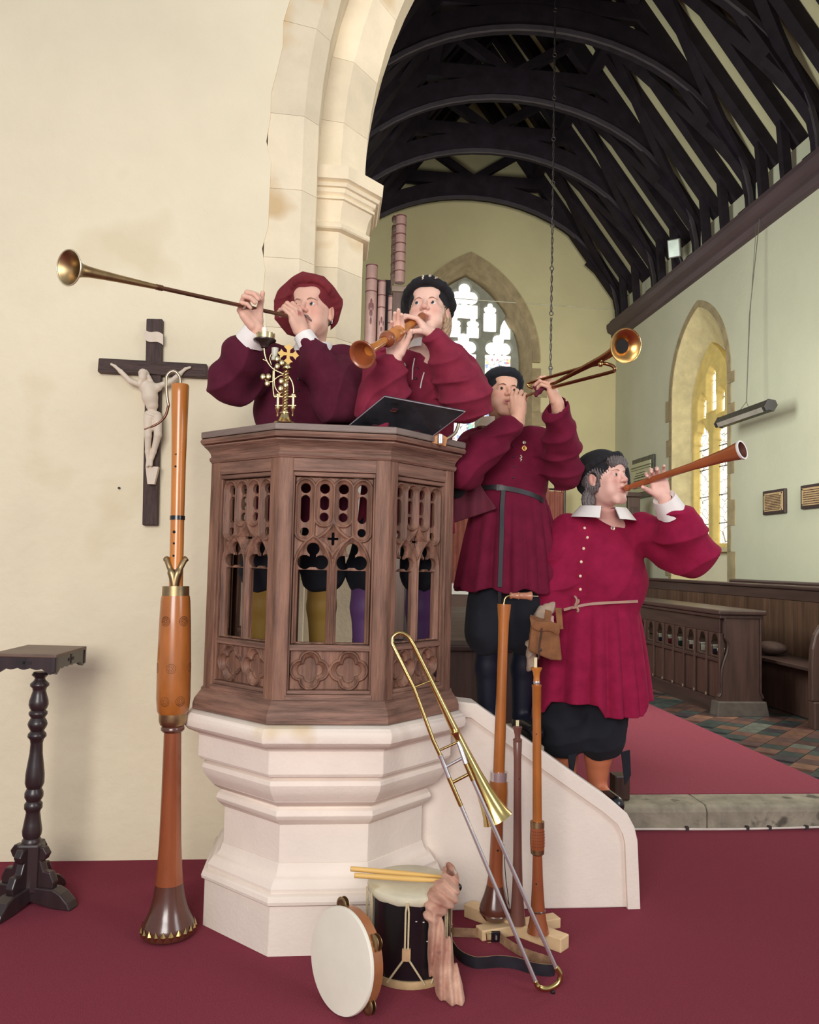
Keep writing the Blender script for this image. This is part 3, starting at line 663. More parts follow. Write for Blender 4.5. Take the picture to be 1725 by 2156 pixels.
P = [[(a[0], 3.434, a[1]), (a[0], 3.418, a[1]-.004), (t_[0]+.004, 3.418, t_[1]-.002), (t_[0]+.006, 3.424, t_[1]+.006), (t_[0]+.006, 3.552, t_[1]+.006), (a[0], 3.552, a[1]), (a[0], 3.434, a[1])] for a, t_ in zip(inn, top)]
b.grid(P); b.build('coping', pulp_stone, par, smooth=30, fix=True)
steps = thing('pulpit_stairs', (1.0, 3.8, 0), 'stone steps climbing to the pulpit behind the parapet', 'stairs')
for x0, x1, z in ((1.12, 1.37, .33), (.98, 1.12, .49), (.56, .98, .655), (.46, .56, .80)):
    b = MB(); b.box((x0, 3.545, 0), (x1-.001, 4.05, z)); b.build('step', step_stone, steps, bevel=.008)
b = MB(); b.box((1.66, 4.52, .130), (1.75, 4.62, .27)); b.add([], []); tag(b.build('newel_stump', darkoak, bevel=.01), 'short dark wooden block standing on the step edge beside the carpet', 'block')
# ================================================================ instruments
honey = mat('honey_boxwood', hexc(190, 118, 52), rough=.28, var=.22, scale=4, stretch=(3, 3, .6), coat=.5)
amber = mat('amber_maple', hexc(168, 98, 40), rough=.3, var=.25, scale=5, stretch=(2, 2, .6), coat=.5)
redwood = mat('reddish_pearwood', hexc(142, 76, 44), rough=.28, var=.2, scale=5, stretch=(2, 2, .4), coat=.5)
darkred = mat('dark_bell_wood', hexc(88, 48, 36), rough=.25, var=.2, scale=4, coat=.6)
plum = mat('brown_plumwood', hexc(116, 74, 64), rough=.35, var=.18, scale=4, stretch=(2, 2, .4), coat=.3)
brass = mat('brass', hexc(206, 182, 118), rough=.22, metal=1, var=.15, scale=8)
oldbrass = mat('dull_brass', hexc(164, 140, 104), rough=.4, metal=1, var=.25, scale=20)
bronze = mat('brown_bronze', hexc(120, 84, 66), rough=.35, metal=.8, var=.2, scale=15)
chrome = mat('silver_plate', hexc(226, 224, 224), rough=.24, metal=.85, var=.04)
holem = mat('black_hole', (.006, .005, .005), rough=.9)
blackm = mat('black_lacquer', hexc(24, 22, 26), rough=.25, var=.2, coat=.4)
reedm = mat('cane_reed', hexc(228, 212, 170), rough=.6)
pale = mat('pale_pine', hexc(222, 190, 146), rough=.55, var=.10, scale=6, stretch=(.6, 3, 3), bump=.05)
class Horn:
    def __init__(s, root, p0, p1, v0, v1, depth):
        s.root, s.p0, s.p1 = root, np.array(p0), np.array(p1); s.L = np.linalg.norm(s.p1-s.p0); s.d = nrm(s.p1-s.p0); s.v0, s.v1 = v0, v1; s.k = depth/FPX
    def t(s, v): return (v-s.v0)/(s.v1-s.v0)*s.L
    def part(s, name, m, prof, seg=28, **kw):
        P = []
        for (v, r) in prof: P.append((r*s.k, s.t(v)))
        b = MB(); b.lathe(P, s.p0, s.d, seg); return b.build(name, m, s.root, smooth=40, fix=True, **kw)
    def at(s, v, ang, r):
        """point on the surface; ang measured from the side facing the viewer"""
        f = np.array([0, -1., 0]); f = nrm(f-s.d*(f@s.d)); sd = np.cross(s.d, f); return s.p0+s.d*s.t(v)+(f*math.cos(ang)+sd*math.sin(ang))*r*s.k
    def hole(s, v, ang, r, size=.0045, name='finger_hole'):
        p = s.at(v, ang, r*.96); n = nrm(p-(s.p0+s.d*s.t(v))); b = MB(); b.lathe([(size, -.002), (size, .0022)], p, n, 12); b.build(name, holem, s.root)
# the tall bass standing on the floor at the left
p0, p1 = W(380, 810, y=3.32), W(345, 1990, z=.0)
bs = thing('bass_shawm', (p1[0], p1[1], 0), 'very tall bass shawm with curved metal crook standing upright on the carpet', 'shawm')
p1 = p1+np.array([0, .08, .012]); H = Horn(bs, p0, p1, 810, 1985, 3.25)
H.part('upper_joint', honey, [(810, 17), (814, 18.5), (830, 18), (900, 16.5), (980, 14.8), (1105, 14), (1240, 14.2), (1262, 14.2)])
H.part('thumb_band', blackm, [(1104, 14.5), (1104, 15.5), (1113, 15.5), (1113, 14.5)])
H.part('upper_ferrule', oldbrass, [(1258, 26), (1258, 27), (1279, 27.5), (1279, 26)])
H.part('barrel', amber, [(1279, 28.5), (1290, 30), (1340, 32), (1430, 34), (1500, 34), (1525, 32), (1531, 29)])
H.part('lower_ferrule', oldbrass, [(1530, 28.5), (1545, 28), (1553, 26), (1556, 24)])
H.part('ring', darkred, [(1555, 19), (1558, 22), (1561, 23.5), (1566, 23.5), (1570, 20), (1571, 18)])
H.part('lower_joint', redwood, [(1570, 17.5), (1600, 17.8), (1700, 19.5), (1800, 22), (1850, 24.5), (1885, 27.5)])
H.part('bell', darkred, [(1885, 27.5), (1910, 31), (1935, 37), (1950, 43), (1958, 47.5), (1962, 49), (1962, 40)])
H.part('bell_rim', darkred, [(1962, 49), (1966, 51), (1983, 53), (1987, 51), (1987, 44)])
for i in range(22):
    a = 2*math.pi*i/22; c = H.at(1974.5, a, 52); n = nrm(c-(H.p0+H.d*H.t(1974.5))); e = nrm(np.cross(H.d, n)); b = MB()
    b.add([c+e*.010+n*.001, c+H.d*.020+n*.001, c-e*.010+n*.001, c-H.d*.020+n*.001, c+n*.008], [(0, 1, 4), (1, 2, 4), (2, 3, 4), (3, 0, 4), (3, 2, 1, 0)]); b.build('brass_stud', brass, bs, fix=True)
for v, sz in ((946, .004), (969, .0045), (996, .0045), (1140, .006), (1165, .0045), (1192, .0045)): H.hole(v, .25, 14.4, sz)
H.hole(863, .3, 16.5, .002)
b = MB(); b.tube(bez([np.array(p0)+[0, 0, -.01]]+[W(u, v, y=3.32) for u, v in ((379, 795), (368, 782), (356, 786), (350.5, 800), (352, 835), (355, 854))]), .0062, 10); b.build('crook', mat('silvery_crook', hexc(190, 176, 150), rough=.3, metal=.9), bs, smooth=60)
b = MB(); b.tube(bez([W(u, v, y=3.32) for u, v in ((355, 853), (350, 872), (340, 886), (325, 896), (303.6, 904))]), [.0055]*20+[.0045]*20+[.003]*9, 10); b.build('crook_tip', bronze, bs, smooth=60)
for sg in (-1, 1):
    pts = [H.at(1256, 0, 15.5), H.at(1235, sg*.25, 16.5), H.at(1215, sg*.75, 17.5), H.at(1202, sg*1.15, 19), H.at(1198, sg*1.35, 21)]
    b = MB(); b.tube(bez(pts, 5), [.017]*8+[.012]*8+[.013]*5, 8); b.build('key_touch', oldbrass, bs, smooth=60)
b = MB(); b.box((-.014, -.004, -.035), (.014, .004, .03), None); V = [H.at(1245, 0, 17)+np.array(q) for q in b.V]; b.V = [tuple(v) for v in V]; b.build('key_plate', oldbrass, bs, bevel=.004)
for v, angs in ((1333, (-.75, .45)), (1433, (-1.35, .0, 1.2)), (1502, (-.6, .35))):
    for a0 in angs:     # punched rosettes, small dents in rings
        c = H.at(v, a0, 33.3 if v > 1400 else 31.8); n = nrm(c-(H.p0+H.d*H.t(v))); e = nrm(np.cross(H.d, n)); b = MB()
        for ri, cnt in ((.006, 7), (.012, 14), (.018, 22)):
            for i in range(cnt):
                q = 2*math.pi*i/cnt; rr = 33.6*H.k if v > 1400 else 32*H.k; x = ri*math.cos(q); dep = rr-math.sqrt(max(1e-6, rr*rr-x*x)); p = c+e*x+H.d*ri*math.sin(q)-n*dep
                b.lathe([(.0017, -.002), (.0017, .0014)], p, n, 5)
        o = b.build('punched_rosette', mat('burnt_dots', hexc(90, 46, 20), rough=.8), bs); o['kind'] = 'stuff'
# stand with three shawms
stand = thing('instrument_stand', tuple(W(1095, 1960, z=0)), 'pale wooden cross shaped stand under the three upright shawms', 'stand')
A0, A1, B0, B1 = W(986, 1926, z=0), W(1190, 2002, z=0), W(1008, 1976, z=0), W(1173, 1948, z=0)
b = MB(); b.beam(A0+[0, 0, .026], A1+[0, 0, .026], .062, .052); b.build('long_bar', pale, stand, bevel=.004)
b = MB(); b.beam(B0+[0, 0, .020], B1+[0, 0, .020], .058, .040); b.build('cross_bar', pale, stand, bevel=.004)
for q in (A0*.93+A1*.07, A0*.12+A1*.88): b = MB(); b.box(q+[-.02, -.02, 0], q+[.02, .02, .0]); 
def pipe_on(f, z=.052): return A0+(A1-A0)*f+np.array([0, 0, z])
yb, ym, yr = pipe_on(.36)[1], pipe_on(.5)[1], pipe_on(.72)[1]
def mk(nm, label, y, top, bot):
    q1 = W(bot[0], bot[1], y=y); root = thing(nm, tuple(q1), label, 'shawm', 'shawms upright on the wooden stand'); return Horn(root, W(top[0], top[1], y=y+.03), q1, top[1], bot[1], y+.01)
yb = W(1042, 1935, z=.052)[1]; ym = W(1090, 1945, z=.052)[1]; yr = W(1132, 1963, z=.052)[1]
H = mk('bass_shawm', 'tallest shawm on the stand, honey coloured with wooden mouthpiece on a bent crook', yb, (1062, 1272), (1041, 1935))
H.part('upper_joint', amber, [(1272, 14.5), (1277, 14.5), (1310, 11.5), (1360, 10.5), (1450, 10.8), (1560, 12), (1632, 12.3)])
H.part('upper_ferrule', chrome, [(1630, 18), (1630, 19), (1649, 19), (1649, 18)]); H.part('barrel', amber, [(1649, 19), (1670, 20.5), (1700, 20.5), (1716, 19)])
H.part('lower_ferrule', oldbrass, [(1715, 18.5), (1727, 17), (1729, 14)]); H.part('lower_joint', redwood, [(1728, 12.5), (1780, 13.5), (1840, 15), (1865, 18)])
H.part('bell', darkred, [(1865, 18), (1885, 23), (1905, 30), (1915, 32), (1920, 30.5), (1922, 31.5), (1925, 29), (1935, 21)])
b = MB(); b.tube(bez([W(u, v, y=yb+.03) for u, v in ((1061, 1272), (1063, 1262), (1068, 1256), (1076, 1254))], 6), .0042, 8); b.build('crook', brass, H.root, smooth=60)
b = MB(); q = W(1074, 1254, y=yb+.03); b.lathe([(.012, 0), (.014, .004), (.011, .012), (.013, .032), (.016, .036), (.013, .04), (.014, .07), (.018, .082), (.019, .09), (.012, .093)], q, (1, 0, .0), 20); b.build('mouthpiece', plum if False else mat('light_plum', hexc(176, 118, 90), rough=.35, coat=.3), H.root, smooth=40, fix=True)
b = MB(); b.box(q+[.092, -.005, -.001], q+[.118, .005, .001]); b.build('reed', reedm, H.root)
b = MB(); b.tube(bez([H.at(1780, -1.2, 15), H.at(1840, -1.45, 20), H.at(1880, -1.5, 26), H.at(1925, -1.3, 33)], 6), .0016, 6); b.build('cord', blackm, H.root)
H.hole(1790, 0, 13.6, .004)
H = mk('alto_shawm', 'shortest shawm in the middle of the stand, dull brown wood', ym, (1090, 1529), (1090, 1945))
H.part('mouthpiece', plum, [(1529, 9), (1531, 10.2), (1536, 9), (1548, 6), (1556, 6)]); H.part('body', plum, [(1556, 8.5), (1558, 10), (1562, 9), (1563, 9.5), (1600, 8), (1700, 8.3), (1800, 9.3), (1860, 10.8), (1900, 13), (1945, 16.8)])
b = MB(); q = W(1089.8, 1518, y=ym+.03); b.box(q-[.006, .002, .02], q+[.006, .002, .003]); b.build('reed', reedm, H.root)
H.hole(1640, -.2, 8.5, .002)
H = mk('tenor_shawm', 'shawm at the right of the stand with flared mouthpiece and perforated barrel', yr, (1130, 1405), (1133, 1963))
H.part('mouthpiece', honey, [(1405, 11), (1406, 12.2), (1409, 11.5), (1416, 8), (1426, 6.5), (1435, 7)]); H.part('staple', chrome, [(1434, 6.5), (1436, 7.5), (1440, 7), (1443, 5)])
H.part('upper_joint', amber, [(1442, 9), (1443, 10.5), (1447, 10.5), (1448, 9.8), (1520, 9), (1640, 9.4), (1735, 10)])
H.part('upper_ferrule', oldbrass, [(1733, 14), (1733, 14.8), (1745, 14.8), (1745, 14)]); H.part('barrel', redwood, [(1745, 14.5), (1765, 15.6), (1780, 15.4), (1792, 14.5)]); H.part('lower_ferrule', oldbrass, [(1791, 14.6), (1800, 14), (1803, 11)])
H.part('lower_joint', redwood, [(1802, 10), (1850, 11.2), (1918, 14.8)]); H.part('bell_ring', darkred, [(1916, 14.8), (1918, 16), (1921, 14.9)]); H.part('bell', redwood, [(1920, 15), (1940, 18), (1963, 23)])
b = MB(); q = W(1128, 1394, y=yr+.03); b.box(q-[.006, .002, .022], q+[.006, .002, .018]); b.build('reed', reedm, H.root)
H.hole(1547, .35, 9.3, .002); H.hole(1860, .5, 11.3, .003)
b = MB()
for i in range(9):
    for j in range(6):
        a = -1.0+i*.25; p = H.at(1752+j*6.2, a, 15.3); n = nrm(p-(H.p0+H.d*H.t(1752+j*6.2))); b.lathe([(.0016, -.001), (.0016, .0008)], p, n, 5)
o = b.build('punched_grid', MATS['burnt_dots'], H.root); o['kind'] = 'stuff'
# trombone leaning on the pulpit
def TP(u, v, dy=0): return W(u, v, y=2.945+(2.775-2.945)*(v-1335)/750+dy)
tb = thing('trombone', tuple(W(1150, 2086, z=0)), 'brass and silver tenor trombone leaning against the pulpit with its slide on the carpet', 'trombone')
kk = 2.9/FPX
bp = bez([TP(826, 1356), TP(828, 1341), TP(842, 1332.5), TP(859, 1340), TP(871, 1358)], 6)
b = MB(); b.tube([TP(927, 1590), TP(912, 1558), TP(872, 1449)]+bp, [4.3*kk]*3+[4.6*kk]*len(bp), 14); b.build('bell_bow', brass, tb, smooth=60)
pr = [(871, 1358, 4.8), (906, 1434, 5.8), (935, 1491, 7), (960, 1541, 8.6), (980, 1582, 10), (1003, 1630, 13), (1020, 1665, 17), (1033, 1692, 22), (1042, 1711, 27), (1047, 1721, 31.5), (1048, 1724, 33)]
q0, q1 = TP(871, 1358), TP(1048, 1724, .03); b = MB(); L_ = np.linalg.norm(q1-q0); outp = [(r*kk, (v-1358)/(1724-1358)*L_) for u, v, r in pr]
b.lathe(outp+[((r-.6)*kk if r > 2 else r*kk, (v-1358)/(366)*L_-.0005) for u, v, r in pr[::-1]], q0, q1-q0, 40, cap=False); b.build('bell', brass, tb, smooth=60)
def tubep(name, m, pts, r, **k): b = MB(); b.tube(pts, r, 14); return b.build(name, m, tb, smooth=60, **k)
b = MB(); b.lathe([(9.6*kk, 0), (9.8*kk, .003), (8*kk, .008), (3.6*kk, .038)], TP(957, 1541, -.012), TP(966, 1563, -.012)-TP(957, 1541, -.012), 20); b.build('garland_ferrule', brass, tb, smooth=40)
tubep('outer_slide', chrome, [TP(970, 1694), TP(1130, 2071)], 4.2*kk); tubep('outer_slide', chrome, [TP(995, 1641, -.03), TP(1172, 2040)], 4.2*kk)
tubep('inner_slide', brass, [TP(945, 1637), TP(971, 1697)], 4.9*kk); tubep('inner_slide', brass, [TP(980, 1606, -.03), TP(996, 1643, -.03)], 4.9*kk)
tubep('slide_sleeve', chrome, [TP(927, 1590), TP(930, 1598), TP(945, 1637)], [6*kk, 5.2*kk, 5.2*kk]); tubep('slide_sleeve', chrome, [TP(964, 1562, -.02), TP(970, 1576, -.02), TP(981, 1608, -.03)], [4*kk, 5.4*kk, 5.4*kk])
for a, c, m, r in (((871, 1448), (906, 1434), brass, 2.2), ((927.5, 1579), (963, 1563), brass, 2.6), ((941, 1614), (974, 1596), chrome, 3.2), ((952, 1648), (989, 1629), brass, 3.4)): tubep('stay', m, [TP(*a), TP(*c, -.02 if c[0] > 950 else 0)], r*kk)
tubep('slide_bow', brass, bez([TP(1128, 2066), TP(1133, 2077), TP(1145, 2082), TP(1160, 2080), TP(1176, 2070), TP(1181, 2055), TP(1177, 2044), TP(1171, 2036)], 4), 5.4*kk)
b = MB(); q = TP(1163, 2084); b.lathe([(.006, 0), (.008, .006), (.007, .016)], q, (.3, 0, -1), 12); b.build('bumper', blackm, tb)
b = MB(); q = TP(1134, 2074, -.012); b.lathe([(.005, 0), (.008, .004), (.008, .012), (.004, .014)], q, (-.3, -1, -.2), 12); b.build('water_key', brass, tb)
# ---------------------------------------------------------------- drum, sticks, scarf, tambourine, strap
dq = W(869.5, 2079, z=0); DR = .153; dq[1] -= .02; DC = dq+np.array([0, DR, 0]); DH = W(870, 1889, y=dq[1]+.004)[2]
drum = thing('drum', tuple(DC), 'black rope tensioned drum with pale skin head standing on the carpet', 'drum')
skin = mat('drum_skin', hexc(216, 208, 182), rough=.55, var=.12, scale=9, spots=(hexc(196, 184, 150), 5, .58))
rope = mat('cream_rope', hexc(206, 188, 150), rough=.8, var=.15, scale=200, bump=.3, bscale=300)
b = MB(); b.lathe([(DR-.006, .02), (DR-.006, DH-.02)], DC, (0, 0, 1), 48); b.build('shell', blackm, drum, smooth=40)
b = MB(); b.lathe([(DR-.012, .001), (DR, .001), (DR+.002, .012), (DR, .026), (DR-.008, .027)], DC, (0, 0, 1), 48); b.build('hoop', mat('tan_hoop', hexc(190, 160, 118), rough=.6, var=.15, scale=20), drum, smooth=40)
b = MB(); P = []
for i in range(49):
    a = 2*math.pi*i/48; w = .012*(.6+.4*math.sin(a*12)); P.append([DC+np.array([r*math.cos(a), r*math.sin(a), z]) for r, z in ((DR-.004, DH-.030-w*.4), (DR+.001, DH-.026), (DR+.004, DH-.014), (DR+.003, DH-.004), (DR-.006, DH), (DR*.6, DH-.001), (0, DH-.001))])
b.grid(P); b.build('drum_head', skin, drum, smooth=60, fix=True)
for a0 in np.radians([-157, -100, -43, 12, 70, 130, 185]):
    def dp(a, z, r=DR+.004): return DC+np.array([r*math.cos(a), r*math.sin(a), z])
    for da in (-.035, .035): b = MB(); b.tube([dp(a0+.3*da, DH-.016, DR+.006), dp(a0+da, DH-.05), dp(a0+da, .125)], .0034, 7); b.build('rope', rope, drum)
    b = MB(); P = [[dp(a0+x, z, DR+.008) for z in (.098, .138)] for x in (-.09, -.045, 0, .045, .09)]; P2 = [[dp(a0+x, z, DR-.002) for z in (.138, .098)] for x in (-.09, -.045, 0, .045, .09)]
    b.grid([p+q+[p[0]] for p, q in zip(P, P2)]); b.build('leather_tug', mat('tan_leather', hexc(196, 158, 118), rough=.7, var=.15, scale=30), drum, fix=True)
    for sg in (-1, 1): b = MB(); b.tube([dp(a0+sg*.03, .108, DR+.004), dp(a0+sg*.42, .018, DR+.005)], .0036, 7); b.build('rope', rope, drum)
for a0, z in ((-97, .185), (-94, .19), (-82, .16), (-80, .163), (-88, .12)):
    pass
b = MB()
for a0, z, s_ in ((-88, .225, 4), (-78, .221, 4), (-72, .155, 4), (-69, .16, 4)):
    p = DC+np.array([(DR-.0055)*math.cos(math.radians(a0)), (DR-.0055)*math.sin(math.radians(a0)), z]); b.box(p-[.003, .001, .0015], p+[.003, .001, .0015])
b.build('paint_chips', mat('chip_white', hexc(220, 214, 208)), drum)
b = MB(); b.sphere(W(965, 1868, y=DC[1]), .014); b.build('knob', blackm, drum, smooth=90)
stick = mat('drumstick_maple', hexc(224, 180, 104), rough=.4, var=.1, scale=5, stretch=(.5, 5, 5), coat=.2)
for (a, c, lab) in (((738, 1829), (941, 1847), 'plain wooden drumstick lying across the drum, further from the viewer'), ((746, 1843), (956, 1856), 'plain wooden drumstick lying across the drum, nearer the viewer')):
    yy = DC[1]-.02 if a[0] < 740 else DC[1]-.065
    z = DH+.010; p = W(a[0], a[1], y=yy); q = W(c[0], c[1], y=yy); q = q+(p-q)*0; b = MB(); L_ = np.linalg.norm(q-p)
    b.lathe([(.006, 0), (.0088, .001), (.0088, L_*.6), (.0055, L_*.93), (.0042, L_*.95), (.0062, L_*.965), (.0068, L_*.98), (.004, L_)], p, q-p, 16); tag(b.build('drumstick', stick, smooth=50), lab, 'drumstick', 'drumsticks on the drum')
def seq(n, lo, hi): return np.linspace(lo, hi, n)
scarf_m = mat('mottled_pink_scarf', hexc(168, 108, 90), rough=.85, var=.2, scale=9, col2=hexc(216, 176, 152), bump=.2, bscale=60, sheen=.2, spots=(hexc(120, 84, 78), 14, .68))
def q6(u, v, y): return W(640+u*.2145, 1780+v*.2145, y=y)
yf = DC[1]-DR; scp = [q6(1430, 230, DC[1]+.02), q6(1450, 330, DC[1]-.06), q6(1380, 480, yf+.055), q6(1290, 590, yf+.015), q6(1255, 690, yf-.006)]
tail = [q6(1262, 690, yf-.012), q6(1310, 860, yf-.01), q6(1350, 1050, yf-.01), q6(1375, 1250, yf-.015), q6(1430, 1400, yf-.03), q6(1480, 1510, yf-.06)]
xs_ = np.arange(.24, .50, .004); ys_ = np.arange(2.66, 3.06, .004); zs_ = np.arange(-.012, .36, .004)
sc = SDF(xs_, ys_, zs_); wr = lambda X, Y, Z, t: .0045*np.sin(X*120+Z*190+1.2*np.sin(X*40))
wr2 = lambda X, Y, Z, t: .007*np.sin(X*190+1.3*np.sin(Z*13+1))+.003*np.sin(Z*28+X*50)
sc.chain(scp, [.022, .032, .048, .040, .026], .012, 'u', wr)
sc.chain(tail, [.020, .032, .042, .046, .052, .046], .01, 'u', wr2)
sc.put(lambda X, Y, Z: -(Z-.002), (0, 2.4, -.1), (1, 3.2, .4), 0, 'i', m=0)
sc.put(lambda X, Y, Z: np.sqrt((X-DC[0])**2+(Y-DC[1])**2)-DR-.001+0*Z, (0, 2.4, -.1), (1, 3.2, DH-.006), 0, 's', m=0)
tag(sc.build('scarf', scarf_m), 'crumpled pinkish brown scarf tied round the rim of the black drum', 'scarf')
b = MB(); b.sphere(q6(640, 400, DC[1]-.09), (.012, .02, .02)); 
# tambourine
tc_ = q6(355, 925, 2.70); tn = nrm((-.80, -.58, .10)); TR = .157; tc_[2] = TR+.004
tam = thing('tambourine', (tc_[0], tc_[1], 0), 'white skinned tambourine with brass jingles leaning on the side of the drum', 'tambourine')
b = MB(); b.lathe([(TR-.009, .006), (TR-.009, .052), (TR, .052), (TR, .006)], tc_, -tn, 56, cap=False); b.V = b.V; b.build('frame', mat('tambourine_wood', hexc(158, 100, 62), rough=.35, var=.2, scale=9, coat=.4), tam, smooth=40)
b = MB(); b.lathe([(0, -.001), (TR*.9, -.001), (TR+.001, .001), (TR+.0035, .006), (TR+.003, .013), (TR+.0005, .0135)], tc_, -tn, 56, cap=False); b.build('tambourine_head', mat('white_skin', hexc(232, 226, 210), rough=.5, var=.05, scale=5, spots=(hexc(206, 196, 172), 6, .66)), tam, smooth=50)
e1 = nrm(np.cross((0, 0, 1), -tn)); e2 = np.cross(-tn, e1)
for ang in (72, 0, -72, -144, 144):
    a = math.radians(ang); rd = e1*math.cos(a)+e2*math.sin(a); rd = -rd if (rd[0] < 0 and False) else rd; ctr = tc_+rd*(TR-.002)-tn*.031
    tdir = nrm(np.cross(-tn, rd))
    for k, dd in enumerate((-.007, .007)):
        b = MB(); b.lathe([(0, 0), (.008, .003*(1 if k else -1)), (.026, 0), (.0265, .0005), (.008, .0035*(1 if k else -1)), (0, .0008)], ctr-tn*dd+rd*.004, -tn, 24, cap=False); b.build('jingle', oldbrass, tam, smooth=50)
    b = MB(); b.tube([ctr-tn*.022, ctr+tn*.022], .002, 6); b.build('jingle_pin', blackm, tam)
# leather strap
def q7(u, v): return W(920+u*.1797, 1840+v*.1797, z=.0)
spn = bez([q7(150, 860), q7(260, 1020), q7(420, 1105), q7(560, 1112), q7(720, 1098), q7(920, 1118), q7(1150, 1185), q7(1350, 1203), q7(1385, 1160)], 5)
strap = thing('strap', tuple(q7(700, 1100)), 'long leather strap, black outside and tan inside, snaking over the carpet between drum and stand', 'strap')
def ribbon(name, pts, h, th, m, lean=(0, 0)):
    b = MB(); P = []
    for i, p in enumerate(pts):
        d = nrm(np.array(pts[min(i+1, len(pts)-1)])-np.array(pts[max(i-1, 0)])); n = nrm(np.cross(d, (0, 0, 1)))*th; up = np.array([lean[0], lean[1], 1.])*h
        P.append([p+n, p+n+up, p-n+up, p-n, p+n])
    b.grid(P); return b.build(name, m, strap, smooth=30, fix=True)
blk = mat('black_leather', hexc(34, 33, 40), rough=.45, var=.3, scale=20); tan = mat('tan_suede', hexc(134, 100, 76), rough=.8, var=.15, scale=30, col2=hexc(170, 134, 100))
ribbon('outer_face', [p+[0, 0, .001] for p in spn], .040, .0012, blk); ribbon('inner_face', [p+[0, .003, .001] for p in spn], .0405, .0012, tan)
back_ = bez([q7(1385, 1160), q7(1300, 1090), q7(1040, 1000), q7(860, 900), q7(740, 810)], 4)
ribbon('inner_face', [p+[0, .004, .001] for p in back_], .034, .0015, tan, (0, .1))
b3 = bez([q7(660, 775), q7(600, 760), q7(400, 745), q7(190, 740)], 4); ribbon('inner_face', [p+[0, .0, .001] for p in b3], .034, .0015, tan)
b = MB(); q = q7(690, 800)+np.array([0, 0, .002]); b.box(q+[-.018, -.006, 0], q+[.018, .006, .038]); b.build('buckle_plate', blackm, strap, bevel=.003)
b = MB(); b.tube([q+[-.02, -.01, .002], q+[-.036, -.01, .002], q+[-.04, -.01, .036], q+[-.02, -.01, .040]], .0022, 6); b.build('buckle', brass, strap)
b = MB(); b.tube([q+[0, -.009, .012], q+[0, -.009, .026]], .004, 8); b.build('buckle_tongue', chrome, strap)
# ---------------------------------------------------------------- turned stand at the left
zt = 1.045; FR_, BR_, BL_ = W(119, 1378.5, z=zt), W(183, 1360.3, z=zt), W(58.8, 1357.2, z=zt); FL_ = FR_+BL_-BR_; cc = (FR_+BL_)/2
ls = thing('pedestal_stand', (cc[0], cc[1], 0), 'dark turned wooden pedestal stand with square scalloped top against the cream wall', 'stand')
ux_ = nrm(BR_-BL_); uy_ = nrm(BL_-FL_); sx_ = np.linalg.norm(BR_-BL_); sy_ = np.linalg.norm(BL_-FL_)
b = MB(); V = [p+np.array([0, 0, dz]) for dz in (-.014, 0) for p in (FL_, FR_, BR_, BL_)]; b.add(V, [(0, 3, 2, 1), (4, 5, 6, 7), (0, 1, 5, 4), (1, 2, 6, 5), (2, 3, 7, 6), (3, 0, 4, 7)]); b.build('top', mat('worn_table_top', hexc(112, 90, 78), rough=.45, var=.25, scale=6, stretch=(.6, 3, 3)), ls, bevel=.003, fix=True)
for a, c in ((FL_, FR_), (FR_, BR_), (BR_, BL_), (BL_, FL_)):
    L_ = np.linalg.norm(c-a); poly = [(0, -.012), (0, -.072), (.025, -.082), (.05, -.066)]+[(x, -.056-.008*abs(math.sin(x*60))) for x in np.linspace(.06, L_-.06, 16)]+[(L_-.05, -.066), (L_-.025, -.082), (L_, -.072), (L_, -.012)]
    n_ = np.cross(nrm(c-a), (0, 0, 1)); b = MB(); b.prism(poly, a-n_*.004, nrm(c-a), (0, 0, 1), n_, -.014, 0.0); b.build('apron', blackwood, ls, fix=True)
    b = MB(); m_ = (a+c)/2+n_*-.003; w_ = .028
    for dx, dz, hx, hz in ((0, -.036, .006, .020), (0, -.036, .030, .006)): b.prism([(dx-hx, dz-hz), (dx+hx, dz-hz), (dx+hx, dz+hz), (dx-hx, dz+hz)], m_, nrm(c-a), (0, 0, 1), n_, -.002, .0008)
    b.build('carved_cross', holem if False else mat('carving_shadow_wood', hexc(30, 22, 25), rough=.6), ls)
prof = [(265, 45), (285, 58), (310, 35), (325, 40), (350, 65), (365, 65), (380, 50), (400, 45), (440, 56), (470, 65), (500, 68), (525, 60), (540, 50), (555, 64), (570, 64), (595, 48), (620, 62), (640, 68), (660, 62), (690, 45), (710, 62), (730, 65), (750, 48), (780, 42), (850, 45), (930, 56), (1000, 65), (1060, 66), (1085, 58), (1100, 50), (1130, 64), (1160, 64), (1190, 48), (1210, 62), (1240, 62), (1255, 52), (1270, 48), (1350, 60), (1400, 68), (1430, 64), (1450, 55), (1465, 66), (1490, 66), (1500, 50)]
dp_ = cc[1]; zv = lambda y: 1.45-(1330+.2736*y-1166)/FPX*dp_
b = MB(); b.lathe([(w*.2736/FPX*dp_, 1.02-zv(y)) for y, w in prof], (cc[0], cc[1], 1.02), (0, 0, -1), 28); b.build('column', blackwood, ls, smooth=50, fix=True)
zc0 = zv(1495)
b = MB(); b.box((cc[0]-.045, cc[1]-.045, .05), (cc[0]+.045, cc[1]+.045, zc0+.01)); b.build('core_block', blackwood, ls, bevel=.01)
